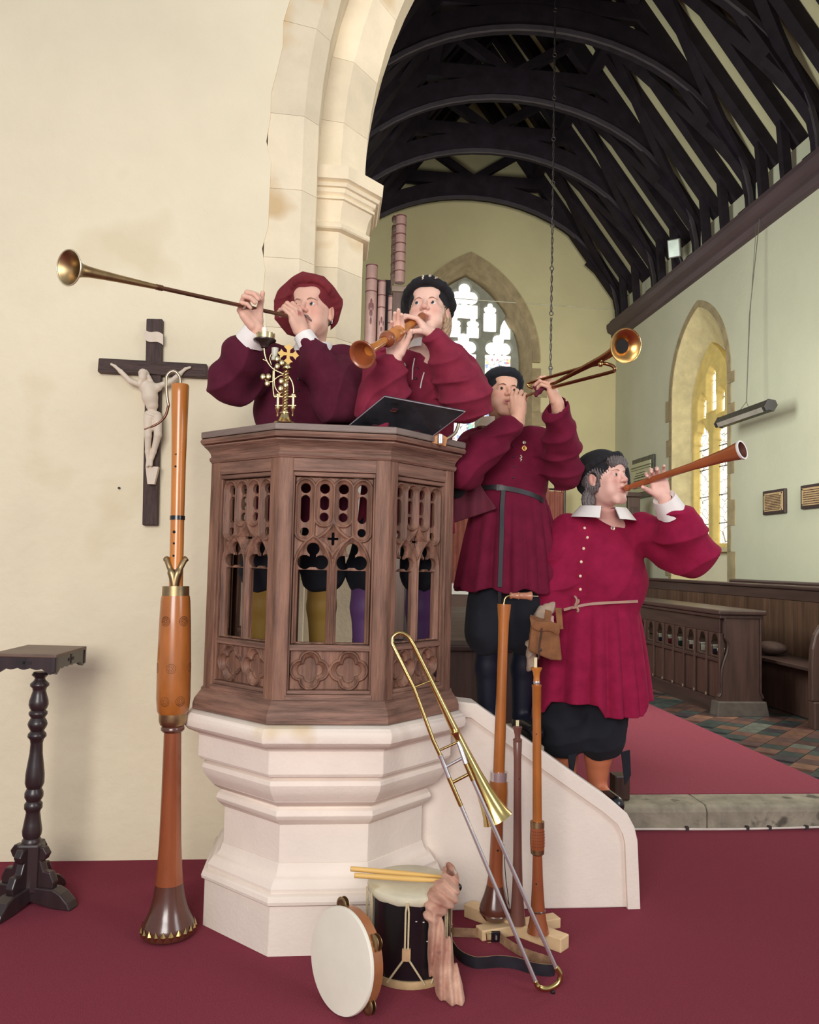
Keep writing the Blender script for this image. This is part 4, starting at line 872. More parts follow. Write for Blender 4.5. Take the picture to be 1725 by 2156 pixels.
for i in range(4):
    a = math.radians(-18+90*i); er = np.array([math.cos(a), math.sin(a), 0]); et = np.array([-math.sin(a), math.cos(a), 0])
    b = MB(); poly = [(.03, zc0), (.07, zc0-.005), (.088, zc0-.03), (.075, zc0-.055), (.06, zc0-.06), (.075, zc0-.10), (.105, .14), (.125, .10), (.12, .075), (.03, .075)]
    b.prism(poly, (cc[0], cc[1], 0), er, (0, 0, 1), et, -.017, .017); b.build('bracket', blackwood, ls, bevel=.005, fix=True)
    b = MB(); b.prism([(0, .078), (.13, .078), (.165, .062), (.20, .03), (.215, .0), (.13, 0), (0, .022)], (cc[0], cc[1], 0), er, (0, 0, 1), et, -.030, .030); b.build('foot', blackwood, ls, bevel=.006, fix=True)
# ---------------------------------------------------------------- crucifix on the wall
crw = mat('carved_dark_wood', hexc(74, 56, 52), rough=.7, var=.35, scale=14, bump=.9, bscale=22, stretch=(5, 1, .6)); crw2 = mat('carved_dark_wood_arm', hexc(74, 56, 52), rough=.7, var=.35, scale=14, bump=.9, bscale=22, stretch=(.6, 1, 5))
white = mat('ivory_plaster', hexc(224, 208, 188), rough=.6, var=.06, scale=10)
cx = thing('crucifix', (-.88, 4.03, 1.60), 'dark wooden crucifix with a small ivory figure hung on the cream wall', 'crucifix')
b = MB(); b.add([(x+dx, y, z) for y, dx in ((4.02, 0), (4.058, 0)) for x, z in ((-.900, 1.598), (-.828, 1.600), (-.846, 2.620), (-.924, 2.618)) ], [(0, 1, 2, 3), (7, 6, 5, 4), (0, 4, 5, 1), (1, 5, 6, 2), (2, 6, 7, 3), (3, 7, 4, 0)]); b.build('upright', crw, cx, bevel=.006, fix=True)
b = MB(); b.add([(x, y, z) for y in (4.012, 4.058) for x, z in ((-1.142, 2.338), (-.620, 2.336), (-.622, 2.404), (-1.140, 2.408))], [(0, 1, 2, 3), (7, 6, 5, 4), (0, 4, 5, 1), (1, 5, 6, 2), (2, 6, 7, 3), (3, 7, 4, 0)]); b.build('crossbeam', crw2, cx, bevel=.006, fix=True)
def cw(u, v, y=3.995): return W(190+u*.2226, 640+v*.2226, y=y)
b = MB(); P = []
for i in range(12):
    f = i/11; u = 508+f*182; v0_ = 238+50*f+12*math.sin(f*6.28); P.append([cw(u, v0_, 4.01-.004*math.sin(f*6)), cw(u, v0_+92+8*f, 4.01-.004*math.sin(f*6)), cw(u, v0_+92+8*f, 4.016), cw(u, v0_, 4.016), cw(u, v0_, 4.01-.004*math.sin(f*6))])
b.grid(P); b.build('scroll', white, cx, smooth=40, fix=True)
b = MB(); b.prism([(0, 0), (.060, 0), (.045, .085), (.012, .085)][::-1], cw(532, 1540, 4.005)-[0, 0, .0], (1, 0, 0), (0, 0, -1), (0, 1, 0), -.02, .015); b.build('foot_block', white, cx, fix=True)
fg = SDF(np.arange(-1.13, -.68, .0026), np.arange(3.945, 4.03, .0026), np.arange(1.80, 2.41, .0026)); k = .006
fg.ell(cw(498, 690, 3.975), (.020, .023, .030), None, k); fg.ell(cw(470, 750, 3.968), (.013, .013, .018), None, k); fg.chain([cw(520, 735, 3.985), cw(545, 790, 3.992)], [.014, .018], k)
fg.cone(cw(500, 655, 3.975), cw(520, 660, 3.985), .022, .020, .004, 'u', lambda X, Y, Z, t: .0015*np.sin(X*900+Z*700)); fg.cone(cw(548, 690, 3.985), cw(580, 730, 3.99), .013, .008, .004)
fg.chain([cw(555, 800, 3.990), cw(565, 880, 3.986), cw(585, 960, 3.99)], [.036, .036, .029], .012); fg.cone(cw(500, 790, 3.99), cw(640, 790, 3.99), .020, .020, .014)
fg.chain([cw(490, 770), cw(380, 730, 3.992), cw(290, 640, 3.996), cw(235, 590, 4.0), cw(200, 570, 4.0)], [.014, .0125, .0105, .007, .006], .006)
fg.chain([cw(650, 775), cw(760, 735, 3.992), cw(850, 660, 3.996), cw(900, 615, 4.0), cw(945, 600, 4.0)], [.014, .0125, .0105, .007, .006], .006)
fg.ell(cw(590, 1050, 3.988), (.042, .026, .026), None, .008, 'u', lambda X, Y, Z, q: .0015*np.sin(Z*500+X*150)); fg.cone(cw(560, 1090, 3.986), cw(565, 1180, 3.986), .022, .019, .008)
fg.chain([cw(548, 1090, 3.985), cw(548, 1250, 3.976), cw(545, 1400, 3.99), cw(550, 1490, 3.992)], [.022, .017, .013, .009], .005)
fg.chain([cw(635, 1080, 3.985), cw(640, 1240, 3.975), cw(600, 1400, 3.99), cw(575, 1490, 3.992)], [.022, .018, .013, .009], .005); fg.cone(cw(550, 1485, 3.985), cw(540, 1530, 3.976), .010, .008, .004); fg.cone(cw(575, 1485, 3.983), cw(575, 1525, 3.972), .010, .008, .004)
fg.build('figure', white, cx)
for uu, vv in ((275, 1742),):
    b = MB(); q = W(190+uu*.2226, 640+vv*.2226, y=4.058); b.lathe([(.006, 0), (.006, .008)], q, (0, -1, 0), 10); tag(b.build('wall_hook', mat('iron', hexc(50, 40, 36)), None), 'small dark iron stub in the cream wall left of the crucifix foot', 'hook')
# ---------------------------------------------------------------- brass candle bracket on the rim
def k4(u, v, y=3.03): return W(520+u*.1206, 660+v*.1206, y=y)
cb_ = thing('candle_bracket', tuple(k4(655, 1985)), 'ornate brass candle bracket with cross and scrolling stems on the pulpit rim', 'candlestick')
pol = mat('polished_brass', hexc(206, 188, 142), rough=.3, metal=1, var=.1); dk = mat('dark_bronze', hexc(84, 74, 72), rough=.35, metal=.8)
q = k4(655, 1995); q[2] = 1.9585; u1 = .1206/FPX*3.03
def cl(name, prof, base, m=pol, ax=(0, 0, 1), seg=20): b = MB(); b.lathe([(r*u1, h*u1) for r, h in prof], base, ax, seg); return b.build(name, m, cb_, smooth=45, fix=True)
cl('base', [(180, 0), (185, 15), (150, 40), (120, 60), (85, 110), (70, 160), (90, 170), (90, 190), (60, 200)], q, pol, seg=12)
b = MB(); P = []
for i in range(60):
    h = 200+(1000-200)*i/59; P.append([k4(655, 1990)+np.array([math.cos(a+i*.42)*(50+9*math.cos(4*a))*u1, math.sin(a+i*.42)*(50+9*math.cos(4*a))*u1, h*u1]) for a in np.linspace(0, 2*math.pi, 25)])
b.grid(P, flip=True); b.build('twisted_stem', pol, cb_, smooth=60, fix=True)
cl('cap', [(70, 0), (85, 12), (85, 35), (60, 45), (55, 60), (45, 160), (20, 190)], k4(700, 975), pol)
arm = lambda t: [(-28, 40), (-70, 130), (-35, 150), (0, 195), (35, 150), (70, 130), (28, 40)]
poly = []
for i in range(4):
    c_, s_ = math.cos(-i*math.pi/2), math.sin(-i*math.pi/2)
    for x, y in [(-22, 28), (-30, 80), (-82, 128), (-45, 140), (0, 185), (45, 140), (82, 128), (30, 80)]: poly.append(((x*c_-y*s_)*u1, (x*s_+y*c_)*u1))
b = MB(); b.prism(poly, k4(725, 715, 3.02), nrm((1, 0, -.08)), (0, 0, 1), (0, 1, 0), -.003, .003); b.build('cross', mat('olive_gold', hexc(172, 142, 84), rough=.5, metal=.7), cb_, fix=True)
def ct(name, pts, r, m=pol): b = MB(); b.tube(bez(pts, 6), r*u1, 8); return b.build(name, m, cb_, smooth=60)
ct('scroll', [k4(810, 1440), k4(815, 1330), k4(790, 1200), k4(720, 1090), k4(600, 1040), k4(450, 960), k4(350, 830), k4(310, 700), k4(300, 590)], 16)
ct('scroll', [k4(740, 1120), k4(640, 1075), k4(540, 1110), k4(440, 1190), k4(350, 1180), k4(290, 1110)], 13); ct('scroll', [k4(430, 900), k4(400, 780), k4(450, 680), k4(530, 660), k4(580, 730), k4(580, 810)], 10)
ct('scroll', [k4(480, 950), k4(480, 1150), k4(500, 1300), k4(580, 1395), k4(640, 1350)], 11); ct('scroll', [k4(280, 800), k4(360, 850), k4(460, 970)], 9); ct('scroll', [k4(460, 1000), k4(455, 1250), k4(480, 1450), k4(540, 1440)], 13)
for u, v in ((280, 1105), (375, 1100), (355, 1220), (530, 790), (610, 860), (530, 920), (600, 1180), (680, 1250), (590, 1310)): b = MB(); b.sphere(k4(u, v, 3.015), (46*u1, 20*u1, 56*u1), 12, 8); b.build('leaf_boss', pol, cb_, smooth=90)
for u, v in ((545, 1440), (810, 1440)):
    cl('turned_post', [(30, -350), (12, -345), (22, -320), (10, -300), (30, -230), (45, -215), (40, -180), (28, -178), (28, 0), (55, 4), (55, 30), (30, 45), (14, 60)], k4(u, v+10), pol)
for v in (1455, 1610): b = MB(); b.tube([k4(500, v), k4(860, v)], 20*u1, 10); b.build('cross_stay', pol, cb_, smooth=60)
cl('drip_pan', [(30, -90), (60, -80), (70, -50), (110, 0), (195, 40), (200, 60), (190, 66), (140, 60), (40, 55)], k4(310, 520), dk, seg=28)
b = MB(); P = []
for i in range(49):
    a = 2*math.pi*i/48; h = 95+28*abs(math.sin(a*6)); P.append([k4(325, 470)+np.array([math.cos(a)*r*u1, math.sin(a)*r*u1, hh*u1]) for r, hh in ((155, 0), (165, h), (160, h), (150, 2))])
b.grid(P); b.build('gallery', pol, cb_, smooth=40)
b = MB(); b.lathe([(50*u1, 0), (50*u1, 190*u1), (30*u1, 215*u1), (6*u1, 220*u1), (4*u1, 250*u1)], k4(300, 450), (0, 0, 1), 16); b.build('candle', mat('wax', hexc(238, 232, 220), rough=.4), cb_, smooth=50)
cl('socket', [(60, 0), (60, 60), (45, 75), (60, 130), (60, 190), (62, 220)], k4(485, 820), mat('socket', hexc(200, 196, 180), rough=.4)); 
# ---------------------------------------------------------------- black sloping reading desk
rd = thing('reading_desk', tuple(W(850, 915, y=3.25)), 'black sloping reading desk with brass fittings behind the pulpit rim', 'lectern')
c1, c2, c3, c4 = W(809.8, 834.6, y=3.04), W(979.7, 866.5, y=3.04), W(893, 932, y=3.20), W(718, 910, y=3.20)
n_ = nrm(np.cross(c2-c1, c4-c1)); b = MB(); V = [p+n_*t for t in (0, .008) for p in (c1, c2, c3, c4)]; b.add(V, [(0, 1, 2, 3), (7, 6, 5, 4), (0, 4, 5, 1), (1, 5, 6, 2), (2, 6, 7, 3), (3, 7, 4, 0)])
b.build('board', mat('black_desk', hexc(36, 36, 42), rough=.22, var=.5, scale=9, coat=.3, detail=3), rd, fix=True)
b = MB(); b.tube([c1, c2, c3], .0022, 6); b.tube([c1, c4], .0022, 6); b.build('edge_strip', mat('grey_edge', hexc(150, 140, 146), rough=.4), rd)
nn = n_ if n_[1] < 0 else -n_
for u, v in ((680, 380), (1215, 468), (430, 590), (965, 665)):
    f = lambda du, dv: None
    a_ = W(720+u*.1623, 800+v*.1623, y=3.04+(800+v*.1623-850)/78*.16); ex_ = nrm(c2-c1); ey_ = nrm(c4-c1); b = MB()
    b.prism([(-.011, -.004), (-.004, -.007), (.004, -.006), (.011, -.006), (.010, .004), (.002, .006), (-.010, .005)], a_, ex_, ey_, nn, -.001, .006); b.build('slot_plate', mat('maroon_slot', hexc(60, 20, 30)), rd, fix=True)
    b = MB(); b.tube([a_+ex_*x+ey_*y+nn*.005 for x, y in ((-.011, .006), (0, .009), (.011, .005))], .0022, 6); b.build('brass_lip', brass, rd)
b = MB(); b.tube(bez([W(u, v, y=3.22) for u, v in ((960, 872), (966, 890), (958, 912), (940, 925), (930, 930))], 6), .007, 10); b.build('curved_arm', mat('grey_brass_arm', hexc(176, 170, 148), rough=.3, metal=.8), rd, smooth=60)
b = MB(); b.prism([(0, 0), (.055, -.012), (.062, .022), (.030, .040), (.012, .030)], W(910, 932, y=3.17), (1, 0, 0), (0, 0, 1), (0, 1, 0), 0, .012); b.build('wooden_block', mat('orange_wood', hexc(196, 130, 74), rough=.5), rd, fix=True)
b = MB(); b.lathe([(.011, 0), (.011, .035), (.008, .036)], W(927, 934, y=3.13), (0, 0, 1), 16); b.build('steel_cup', chrome, rd, smooth=40)
# ================================================================ chancel furniture
ZC = .137
def bx(name, lo, hi, m, par, bevel=.004, **k): b = MB(); b.box(lo, hi); return b.build(name, m, par, bevel=bevel, **k)
# front desk of the choir stalls
YD0, YD1, XD = 7.10, 11.4, 3.60
dsk = thing('choir_desk', (3.8, 9.2, ZC), 'dark oak choir desk front with pierced arches and curved end, beside the tiled aisle', 'desk')
bx('top_board', (XD-.04, YD0-.03, 1.04), (XD+.42, YD1, 1.085), darkoak_h, dsk, .012)
bx('top_moulding', (XD-.02, YD0-.01, 1.005), (XD+.40, YD1, 1.038), darkoak_h, dsk, .008)
bx('top_rail', (XD+.005, YD0+.05, .87), (XD+.04, YD1, 1.004), darkoak_h, dsk)
bx('middle_rail', (XD-.01, YD0+.05, .605), (XD+.04, YD1, .64), darkoak_h, dsk, .006)
bx('plinth', (XD-.01, YD0+.05, ZC-.02), (XD+.05, YD1, .27), darkoak_h, dsk)
n = int((YD1-YD0-.1)/.25)
ap = SDF(np.arange(-.125, .13, .0055), np.arange(-.004, .022, .004), np.arange(-.005, .24, .0055)); X, Y, Z = ap.ax[0][:, None, None], ap.ax[1][None, :, None], ap.ax[2][None, None, :]
opn = mn(np.maximum(parch(X, Z, 0, .055, .15, .215, .02), -1), circ(X, Z, -.045, .12, .028), circ(X, Z, .045, .12, .028)); ap.f[:] = np.maximum(np.maximum(np.maximum(Y-.015, -Y), np.maximum(np.abs(X)-.112, np.maximum(-Z, Z-.229))), -opn).astype(np.float32)
AV, AF = ap.mesh(); amesh = None
for i in range(n+1):
    y = YD0+.16+i*.25-.125; bx('muntin', (XD-.012, y-.017, .27), (XD+.035, y+.017, .87), darkoak, dsk, .006)
    if i < n:
        yc = y+.125; bx('panel', (XD+.012, yc-.108, .272), (XD+.022, yc+.108, .604), darkoak, dsk, .003)
        V = np.stack([XD+.012+AV[:, 1], yc+AV[:, 0], .641+AV[:, 2]], 1)
        link_mesh('pierced_panel', V, AF[:, ::-1], darkoak, dsk)
        bx('stop', (XD-.016, y-.012, .272), (XD-.006, y+.012, .30), mat('pale_stop_oak', hexc(142, 116, 98), rough=.4), dsk, .004)  # stops in a paler oak colour than the muntins
end = [(-.03, ZC), (-.03, .30), (-.005, .34), (-.005, .50), (.015, .60), (.05, .70), (.06, .78), (.03, .83), (.03, 1.01), (.37, 1.01), (.37, .34), (.395, .29), (.395, ZC)]
b = MB(); b.prism(end, (XD, 0, 0), (1, 0, 0), (0, 0, 1), (0, 1, 0), YD0, YD0+.05); b.build('end_panel', darkoak, dsk, bevel=.008, fix=True)
for pts in ([(-.03, .30), (-.005, .34), (-.005, .50), (.015, .60), (.05, .70), (.06, .78), (.03, .83)], [(.03, .83), (.03, 1.01)], [(.37, 1.01), (.37, .34), (.395, .29)]):
    b = MB(); b.tube([(XD+x, YD0-.004, z) for x, z in (pts if len(pts) < 4 else [tuple(p) for p in bez(pts, 4)])], .011, 8); b.build('edge_roll', MATS['dark_polished_oak_rail'], dsk, smooth=60)
b = MB(); b.add([(XD+x, y, z) for z, e in ((ZC-.01, .02), (.26, 0)) for x, y in ((-.05-e, YD0-.04-e), (.41+e, YD0-.04-e), (.41+e, YD0+.10), (-.05-e, YD0+.10))], [(0, 3, 2, 1), (4, 5, 6, 7), (0, 1, 5, 4), (1, 2, 6, 5), (2, 3, 7, 6), (3, 0, 4, 7)]); b.build('end_block', mat('greyed_oak', hexc(82, 72, 64), rough=.7, var=.25, scale=10), dsk, bevel=.01)
bx('book_shelf', (XD+.05, YD0+.06, .63), (XD+.33, YD1, .65), darkoak_h, dsk)
bkc = [hexc(110, 26, 36), hexc(40, 40, 60), hexc(200, 190, 170), hexc(70, 30, 30), hexc(30, 50, 40)]
for i in range(7):
    y = YD0+.17+i*.25+.02*random.random(); h = .10+.04*random.random(); col = bkc[i % 5]
    bk = thing('prayer_book', (XD+.12, y, .651), 'small book seen through the pierced desk front, %s from the near end' % ['first', 'second', 'third', 'fourth', 'fifth', 'sixth', 'seventh'][i], 'book', 'books on the choir desk shelf')
    bx('cover', (XD+.07, y-.05, .651), (XD+.20, y+.05, .651+h*.35), mat('book_cover_%d' % (i % 5), col, rough=.5), bk, .003); bx('pages', (XD+.073, y-.047, .651+h*.35), (XD+.197, y+.047, .651+h*.35+.03), mat('paper', hexc(206, 200, 184)), bk, .0)
# long bench behind the desk
bn = thing('choir_bench', (4.35, 9.3, ZC), 'long dark oak choir bench with high panelled back behind the pierced desk', 'bench')
YB0, YB1 = 6.5, 12.0
bx('seat', (4.12, YB0+.03, .60), (4.52, YB1, .635), darkoak_h, bn, .008); bx('seat_front', (4.32, YB0+.3, ZC), (4.34, YB1, .60), darkoak, bn)
bx('top_rail', (4.50, YB0-.2, 1.275), (4.60, YB1+.02, 1.315), darkoak_h, bn, .012); bx('back_rail', (4.525, YB0-.2, 1.17), (4.56, YB1, 1.274), darkoak_h, bn)
i = 0; y = YB0-.2
while y < YB1: w = .135; bx('back_board', (4.535, y, ZC), (4.55+.002*(i % 2), min(YB1, y+w-.003), 1.17), mat('bench_board', hexc(84, 60, 46), rough=.4, var=.3, scale=6, stretch=(4, 4, .3), rnd=.18), bn, .002); y += w; i += 1
for yy in (YB0, YB1-.06):
    b = MB(); b.prism([(-.03, .36), (-.03, .64), (-.02, .80), (.01, .92), (.06, 1.0), (.14, 1.04), (.40, 1.04), (.40, .36)], (4.12, 0, 0), (1, 0, 0), (0, 0, 1), (0, 1, 0), yy, yy+.06); b.build('arm_end', darkoak, bn, bevel=.012, fix=True)
    bx('end_foot', (4.10, yy-.02, ZC-.01), (4.52, yy+.08, .36), darkoak, bn, .012)
bx('kneeling_step', (4.0, YD0+.15, .20), (4.12, 11.0, .235), MATS['greyed_oak'], bn, .008); bx('step_leg', (4.03, YD0+.2, ZC), (4.09, YD0+.26, .20), MATS['greyed_oak'], bn); bx('step_leg', (4.03, 10.8, ZC), (4.09, 10.86, .20), MATS['greyed_oak'], bn)
b = MB(); b.sphere((4.33, 7.55, .702), (.14, .18, .065), 14, 8); hs = b.build('hassock', mat('brown_hassock', hexc(70, 50, 42), rough=.8, var=.3, scale=30), smooth=90); tag(hs, 'small brown cushion lying on the seat of the dark oak bench', 'cushion')
b3_ = thing('wall_bench_back', (4.98, 9.8, ZC), 'dark bench back with rounded rail standing against the right wall', 'bench')
bx('rail', (4.93, 6.2, 1.285), (5.06, 9.55, 1.345), darkoak_h, b3_, .02); bx('back_board', (4.97, 6.2, ZC), (5.01, 9.54, 1.284), darkoak, b3_)
bx('end_post', (4.90, 9.46, ZC), (5.08, 9.54, 1.285), darkoak, b3_, .01)
dc = thing('carved_chair', (4.9, 12.6, ZC), 'dark carved high backed chair in the corner beyond the benches', 'chair')
bx('back', (4.70, 12.8, .5), (5.12, 12.86, 1.50), darkoak, dc); bx('seat', (4.70, 12.35, .52), (5.12, 12.80, .58), darkoak_h, dc)
for x in (4.70, 5.06):
    for y in (12.36, 12.79): bx('leg', (x, y, ZC-.02), (x+.06, y+.06, .52 if y < 12.5 else 1.56), darkoak, dc)
    bx('arm', (x, 12.36, .80), (x+.06, 12.82, .85), darkoak_h, dc); b = MB(); b.sphere((x+.03, 12.82, 1.60), .045, 10, 6); b.build('finial', darkoak, dc, smooth=90)
sc_ = thing('tall_screen', (4.75, 12.3, ZC), 'tall narrow dark wooden screen behind the black hatted woman', 'screen')
bx('frame', (4.66, 12.22, ZC-.02), (4.86, 12.30, 2.56), darkoak, sc_, .01); bx('panel', (4.71, 12.20, .6), (4.81, 12.225, 2.4), darkoak_h, sc_, .006); bx('cap', (4.63, 12.19, 2.56), (4.89, 12.33, 2.63), darkoak_h, sc_, .01)
# choir stall on the left, behind the pulpit stairs
st_ = thing('left_choir_stall', (1.2, 6.4, ZC), 'dark oak choir stall with sloping book rest behind the pulpit stairs', 'desk')
bx('front_panel', (.62, 5.45, ZC-.02), (1.60, 5.50, .86), darkoak, st_); bx('side_panel', (1.55, 5.50, ZC-.02), (1.60, 8.8, .86), darkoak, st_); bx('cap_rail', (.58, 5.41, .86), (1.64, 5.54, .90), darkoak_h, st_, .01)
b = MB(); b.add([(.60, 5.46, .90), (1.62, 5.46, .90), (1.62, 5.95, 1.10), (.60, 5.95, 1.10), (.60, 5.46, .93), (1.62, 5.46, .93), (1.62, 5.95, 1.13), (.60, 5.95, 1.13)], [(0, 3, 2, 1), (4, 5, 6, 7), (0, 1, 5, 4), (1, 2, 6, 5), (2, 3, 7, 6), (3, 0, 4, 7)]); b.build('book_rest', mat('plain_brown_oak', hexc(96, 80, 70), rough=.6, var=.3, scale=8, stretch=(.4, 3, 3)), st_, fix=True)
for i in range(3): bx('muntin', (.66+i*.42, 5.435, .2), (.70+i*.42, 5.45, .84), darkoak, st_)
# altar with curtain at the far end
cu = mat('coral_curtain', hexc(150, 88, 74), rough=.8, var=.2, scale=6, sheen=.3)
b = MB(); P = []
for i in range(281):
    x = 1.55+i*(4.10-1.55)/280; y = 13.86+.035*math.sin(i*.62)+.012*math.sin(i*1.9); P.append([(x, y, 1.05), (x, y, 2.2), (x+.002, y*.5+13.86*.5, 2.76)])
b.grid(P, flip=True); ct_ = thing('altar_curtain', (2.8, 13.86, 1.05), 'coral curtain hanging in folds from a rail below the end window', 'curtain'); b.build('cloth', cu, ct_, smooth=80)
b = MB(); b.tube([(1.5, 13.86, 2.80), (4.14, 13.86, 2.80)], .015, 8); b.build('rail', blackm, ct_)
for i in range(20): x = 1.6+i*.13; bx('curtain_tab', (x, 13.84, 2.74), (x+.035, 13.88, 2.82), cu, ct_, 0)
for x in (1.5, 4.13): b = MB(); b.tube([(x, 13.86, ZC-.02), (x, 13.86, 2.82)], .02, 8); b.build('post', darkoak, ct_)
al = thing('altar', (2.6, 13.3, ZC), 'altar table under a white cloth in front of the coral curtain', 'altar')
bx('table', (1.9, 13.0, ZC-.02), (3.6, 13.6, 1.10), mat('altar_wood', hexc(90, 64, 50), rough=.6), al); bx('cloth', (1.86, 12.97, .95), (3.64, 13.63, 1.125), mat('white_linen', hexc(226, 222, 212), rough=.8), al, .006)
for i in range(10): b = MB(); b.lathe([(.018, 0), (.018, .004)], (1.95+i*.17, 12.968, 1.03), (0, -1, 0), 8); b.build('embroidered_dot', blackm, al)
# organ case and pipes
og = thing('organ', (.55, 10.4, ZC), 'church organ with dark case and painted stencilled pipes beyond the arch', 'organ')
dkc = mat('dark_organ_wood', hexc(38, 30, 34), rough=.7, var=.25, scale=5); bx('case', (-.2, 9.98, ZC-.02), (1.05, 11.4, 4.0), dkc, og); bx('case_panel', (.50, 10.42, 4.0), (.76, 10.50, 5.16), dkc, og)
for i in range(3): bx('carved_panel', (-.1+i*.38, 9.955, .5), (.2+i*.38, 9.985, 3.6), darkoak, og, .01)
bx('impost', (.70, 9.95, 4.86), (.96, 10.2, 4.93), mat('organ_ledge', hexc(104, 84, 72), rough=.6), og, .01); bx('post', (.72, 10.0, 4.0), (.94, 10.15, 4.86), darkoak, og)
pm = mat('pink_painted_pipe', hexc(146, 112, 106), rough=.45, var=.12, scale=8); pd = mat('stencil_maroon', hexc(92, 52, 52), rough=.5)
for (px, r, vt, vb) in ((783.5, .075, 559, 760), (805, .050, 592, 760), (825, .044, 624, 760), (845, .068, 455, 596)):
    t_, bt = W(px, vt, y=10.1), W(px, vb, y=10.1); b = MB(); h = t_[2]-bt[2]; b.lathe([(r, 0), (r, h), (r*.8, h), (r*.8, h-.1)], (t_[0], 10.1, bt[2]), (0, 0, 1), 20); pp = b.build('pipe', pm, og, smooth=40)
    zs_ = [h-.02, h-.20, h-.36] if px != 845 else [h-.02-.12*i for i in range(int(h/.12))]
    for z in zs_: b = MB(); b.lathe([(r*1.02, 0), (r*1.04, .008), (r*1.02, .016)], (t_[0], 10.1, bt[2]+z), (0, 0, 1), 20); b.build('painted_band', pd, pp, smooth=40)
    if px != 845:
        for z in (h-.62, h-1.16):
            if z > .1:
                for dx, dz, w_, hh in ((0, .10, .016, .07), (-.028, .06, .012, .05), (.028, .06, .012, .05), (0, -.02, .02, .05), (0, -.12, .012, .05)):
                    rr = r*1.01; a = dx*1.0/r*.8; q = np.array([t_[0]+rr*math.sin(a), 10.1-rr*math.cos(a), bt[2]+z+dz]); s_ = r/.075
                    b = MB(); b.sphere(q, (w_*s_, .004, hh*s_), 8, 6); b.build('stencil_leaf', pd, pp)
    else:
        for z in zs_: b = MB(); b.sphere((t_[0]-r*1.25, 10.1, bt[2]+z-.03), (.035, .03, .055), 8, 6); b.build('carved_crocket', darkoak, og)
bx('crocket_board', (.695, 10.08, 4.93), (.735, 10.13, 5.70), darkoak, og)
# hanging lamp chain
hc = thing('lamp_chain', tuple(W(1158, 895, y=8.8)), 'long dark twisted chain with rings hanging from the roof in front of the window', 'chain')
x0, y0, zb = W(1158, 895, y=8.8); irn = mat('black_iron', hexc(34, 28, 28), rough=.5)
b = MB(); b.tube([(x0, y0, zb), (x0, y0, W(1158, 775, y=8.8)[2])], .012, 8); b.build('rod', irn, hc)
vs = [775, 660, 565, 476, 385, 292, 205, 115, 20, -80]
for va, vb_ in zip(vs, vs[1:]):
    za, zb2 = W(1158, va, y=8.8)[2], W(1158, vb_, y=8.8)[2]; b = MB()
    for ph in (0, math.pi): b.tube([(x0+.009*math.cos(z*28+ph), y0+.009*math.sin(z*28+ph), z) for z in np.arange(za+.02, zb2-.02, .04)], .006, 5)
    b.build('twisted_link', irn, hc); b = MB(); b.tube([(x0+.022*math.cos(a), y0, za+.022*math.sin(a)) for a in np.linspace(0, 2*math.pi, 13)[:-1]], .006, 6, closed=True); b.build('ring', irn, hc)
# strip heater on the right
e0, e1 = W(1518, 888, x=4.85), W(1622, 858, x=4.85); z_ = (e0[2]+e1[2])/2; ya_, yb_ = e1[1], e0[1]
ht = thing('strip_heater', (4.85, (ya_+yb_)/2, z_), 'long grey strip heater with bright reflector hanging by the right wall', 'heater')
body = [(-.075, -.01), (-.05, -.055), (-.02, -.045), (.03, -.06), (.075, .01), (.05, .06), (-.03, .07)]
b = MB(); b.prism(body, (4.85, 0, z_), (1, 0, 0), (0, 0, 1), (0, 1, 0), ya_, yb_); b.build('housing', mat('grey_housing', hexc(70, 66, 64), rough=.4, metal=.6), ht, fix=True)
b = MB(); b.prism([(-.083, -.012), (-.058, -.062), (-.050, -.056), (-.073, -.008)], (4.85, 0, z_), (1, 0, 0), (0, 0, 1), (0, 1, 0), ya_+.05, yb_-.05); b.build('reflector', mat('bright_reflector', hexc(226, 226, 214), rough=.25, metal=.6), ht, fix=True)
b = MB(); b.tube([(4.785, ya_+.06, z_-.02), (4.785, yb_-.06, z_-.02)], .013, 8); b.build('heating_tube', chrome, ht, smooth=60)
for y in (ya_-.02, yb_): b = MB(); b.prism([(p*1.1, q*1.1) for p, q in body], (4.85, 0, z_), (1, 0, 0), (0, 0, 1), (0, 1, 0), y, y+.025); b.build('end_cap', mat('dark_cap', hexc(44, 40, 42), rough=.5), ht, bevel=.006, fix=True)
ym_ = (ya_+yb_)/2; tp = W(1555, 470, x=4.98)
b = MB(); b.tube([(4.86, ym_-.1, z_+.06), (4.88, ym_, z_+.16), (4.86, ym_+.15, z_+.06)], .004, 6); b.tube([(4.88, ym_, z_+.16), (4.93, ym_+.02, z_+1.2), (5.08, ym_+.05, 5.70)], .005, 6); b.tube([(4.89, ym_+.01, z_+.16), (4.95, ym_+.04, z_+1.2), (5.055, ym_+.08, 5.65)], .003, 6); b.build('suspension_cable', mat('grey_cable', hexc(104, 98, 86), rough=.5), ht)
# spotlight on the wall plate
q = W(1420, 523, x=4.9); sp = thing('spotlight', tuple(q), 'small square floodlight mounted at the foot of a roof brace', 'lamp')
M_ = np.array([nrm((-.6, -.75, -.3)), nrm((.78, -.62, 0)), np.cross(nrm((-.6, -.75, -.3)), nrm((.78, -.62, 0)))])
b = MB(); b.box((-.06, -.09, -.13), (.02, .09, .13), M_, q); b.build('body', mat('lamp_grey', hexc(128, 124, 118), rough=.4), sp, bevel=.01)
b = MB(); b.box((.021, -.075, -.115), (.028, .075, .115), M_, q); b.build('lens', mat('lamp_glass', hexc(214, 226, 214), rough=.15), sp)
b = MB(); b.tube([q+[.03, .03, .05], (5.1, q[1]+.1, 5.9)], .02, 8); b.build('bracket', blackm, sp)
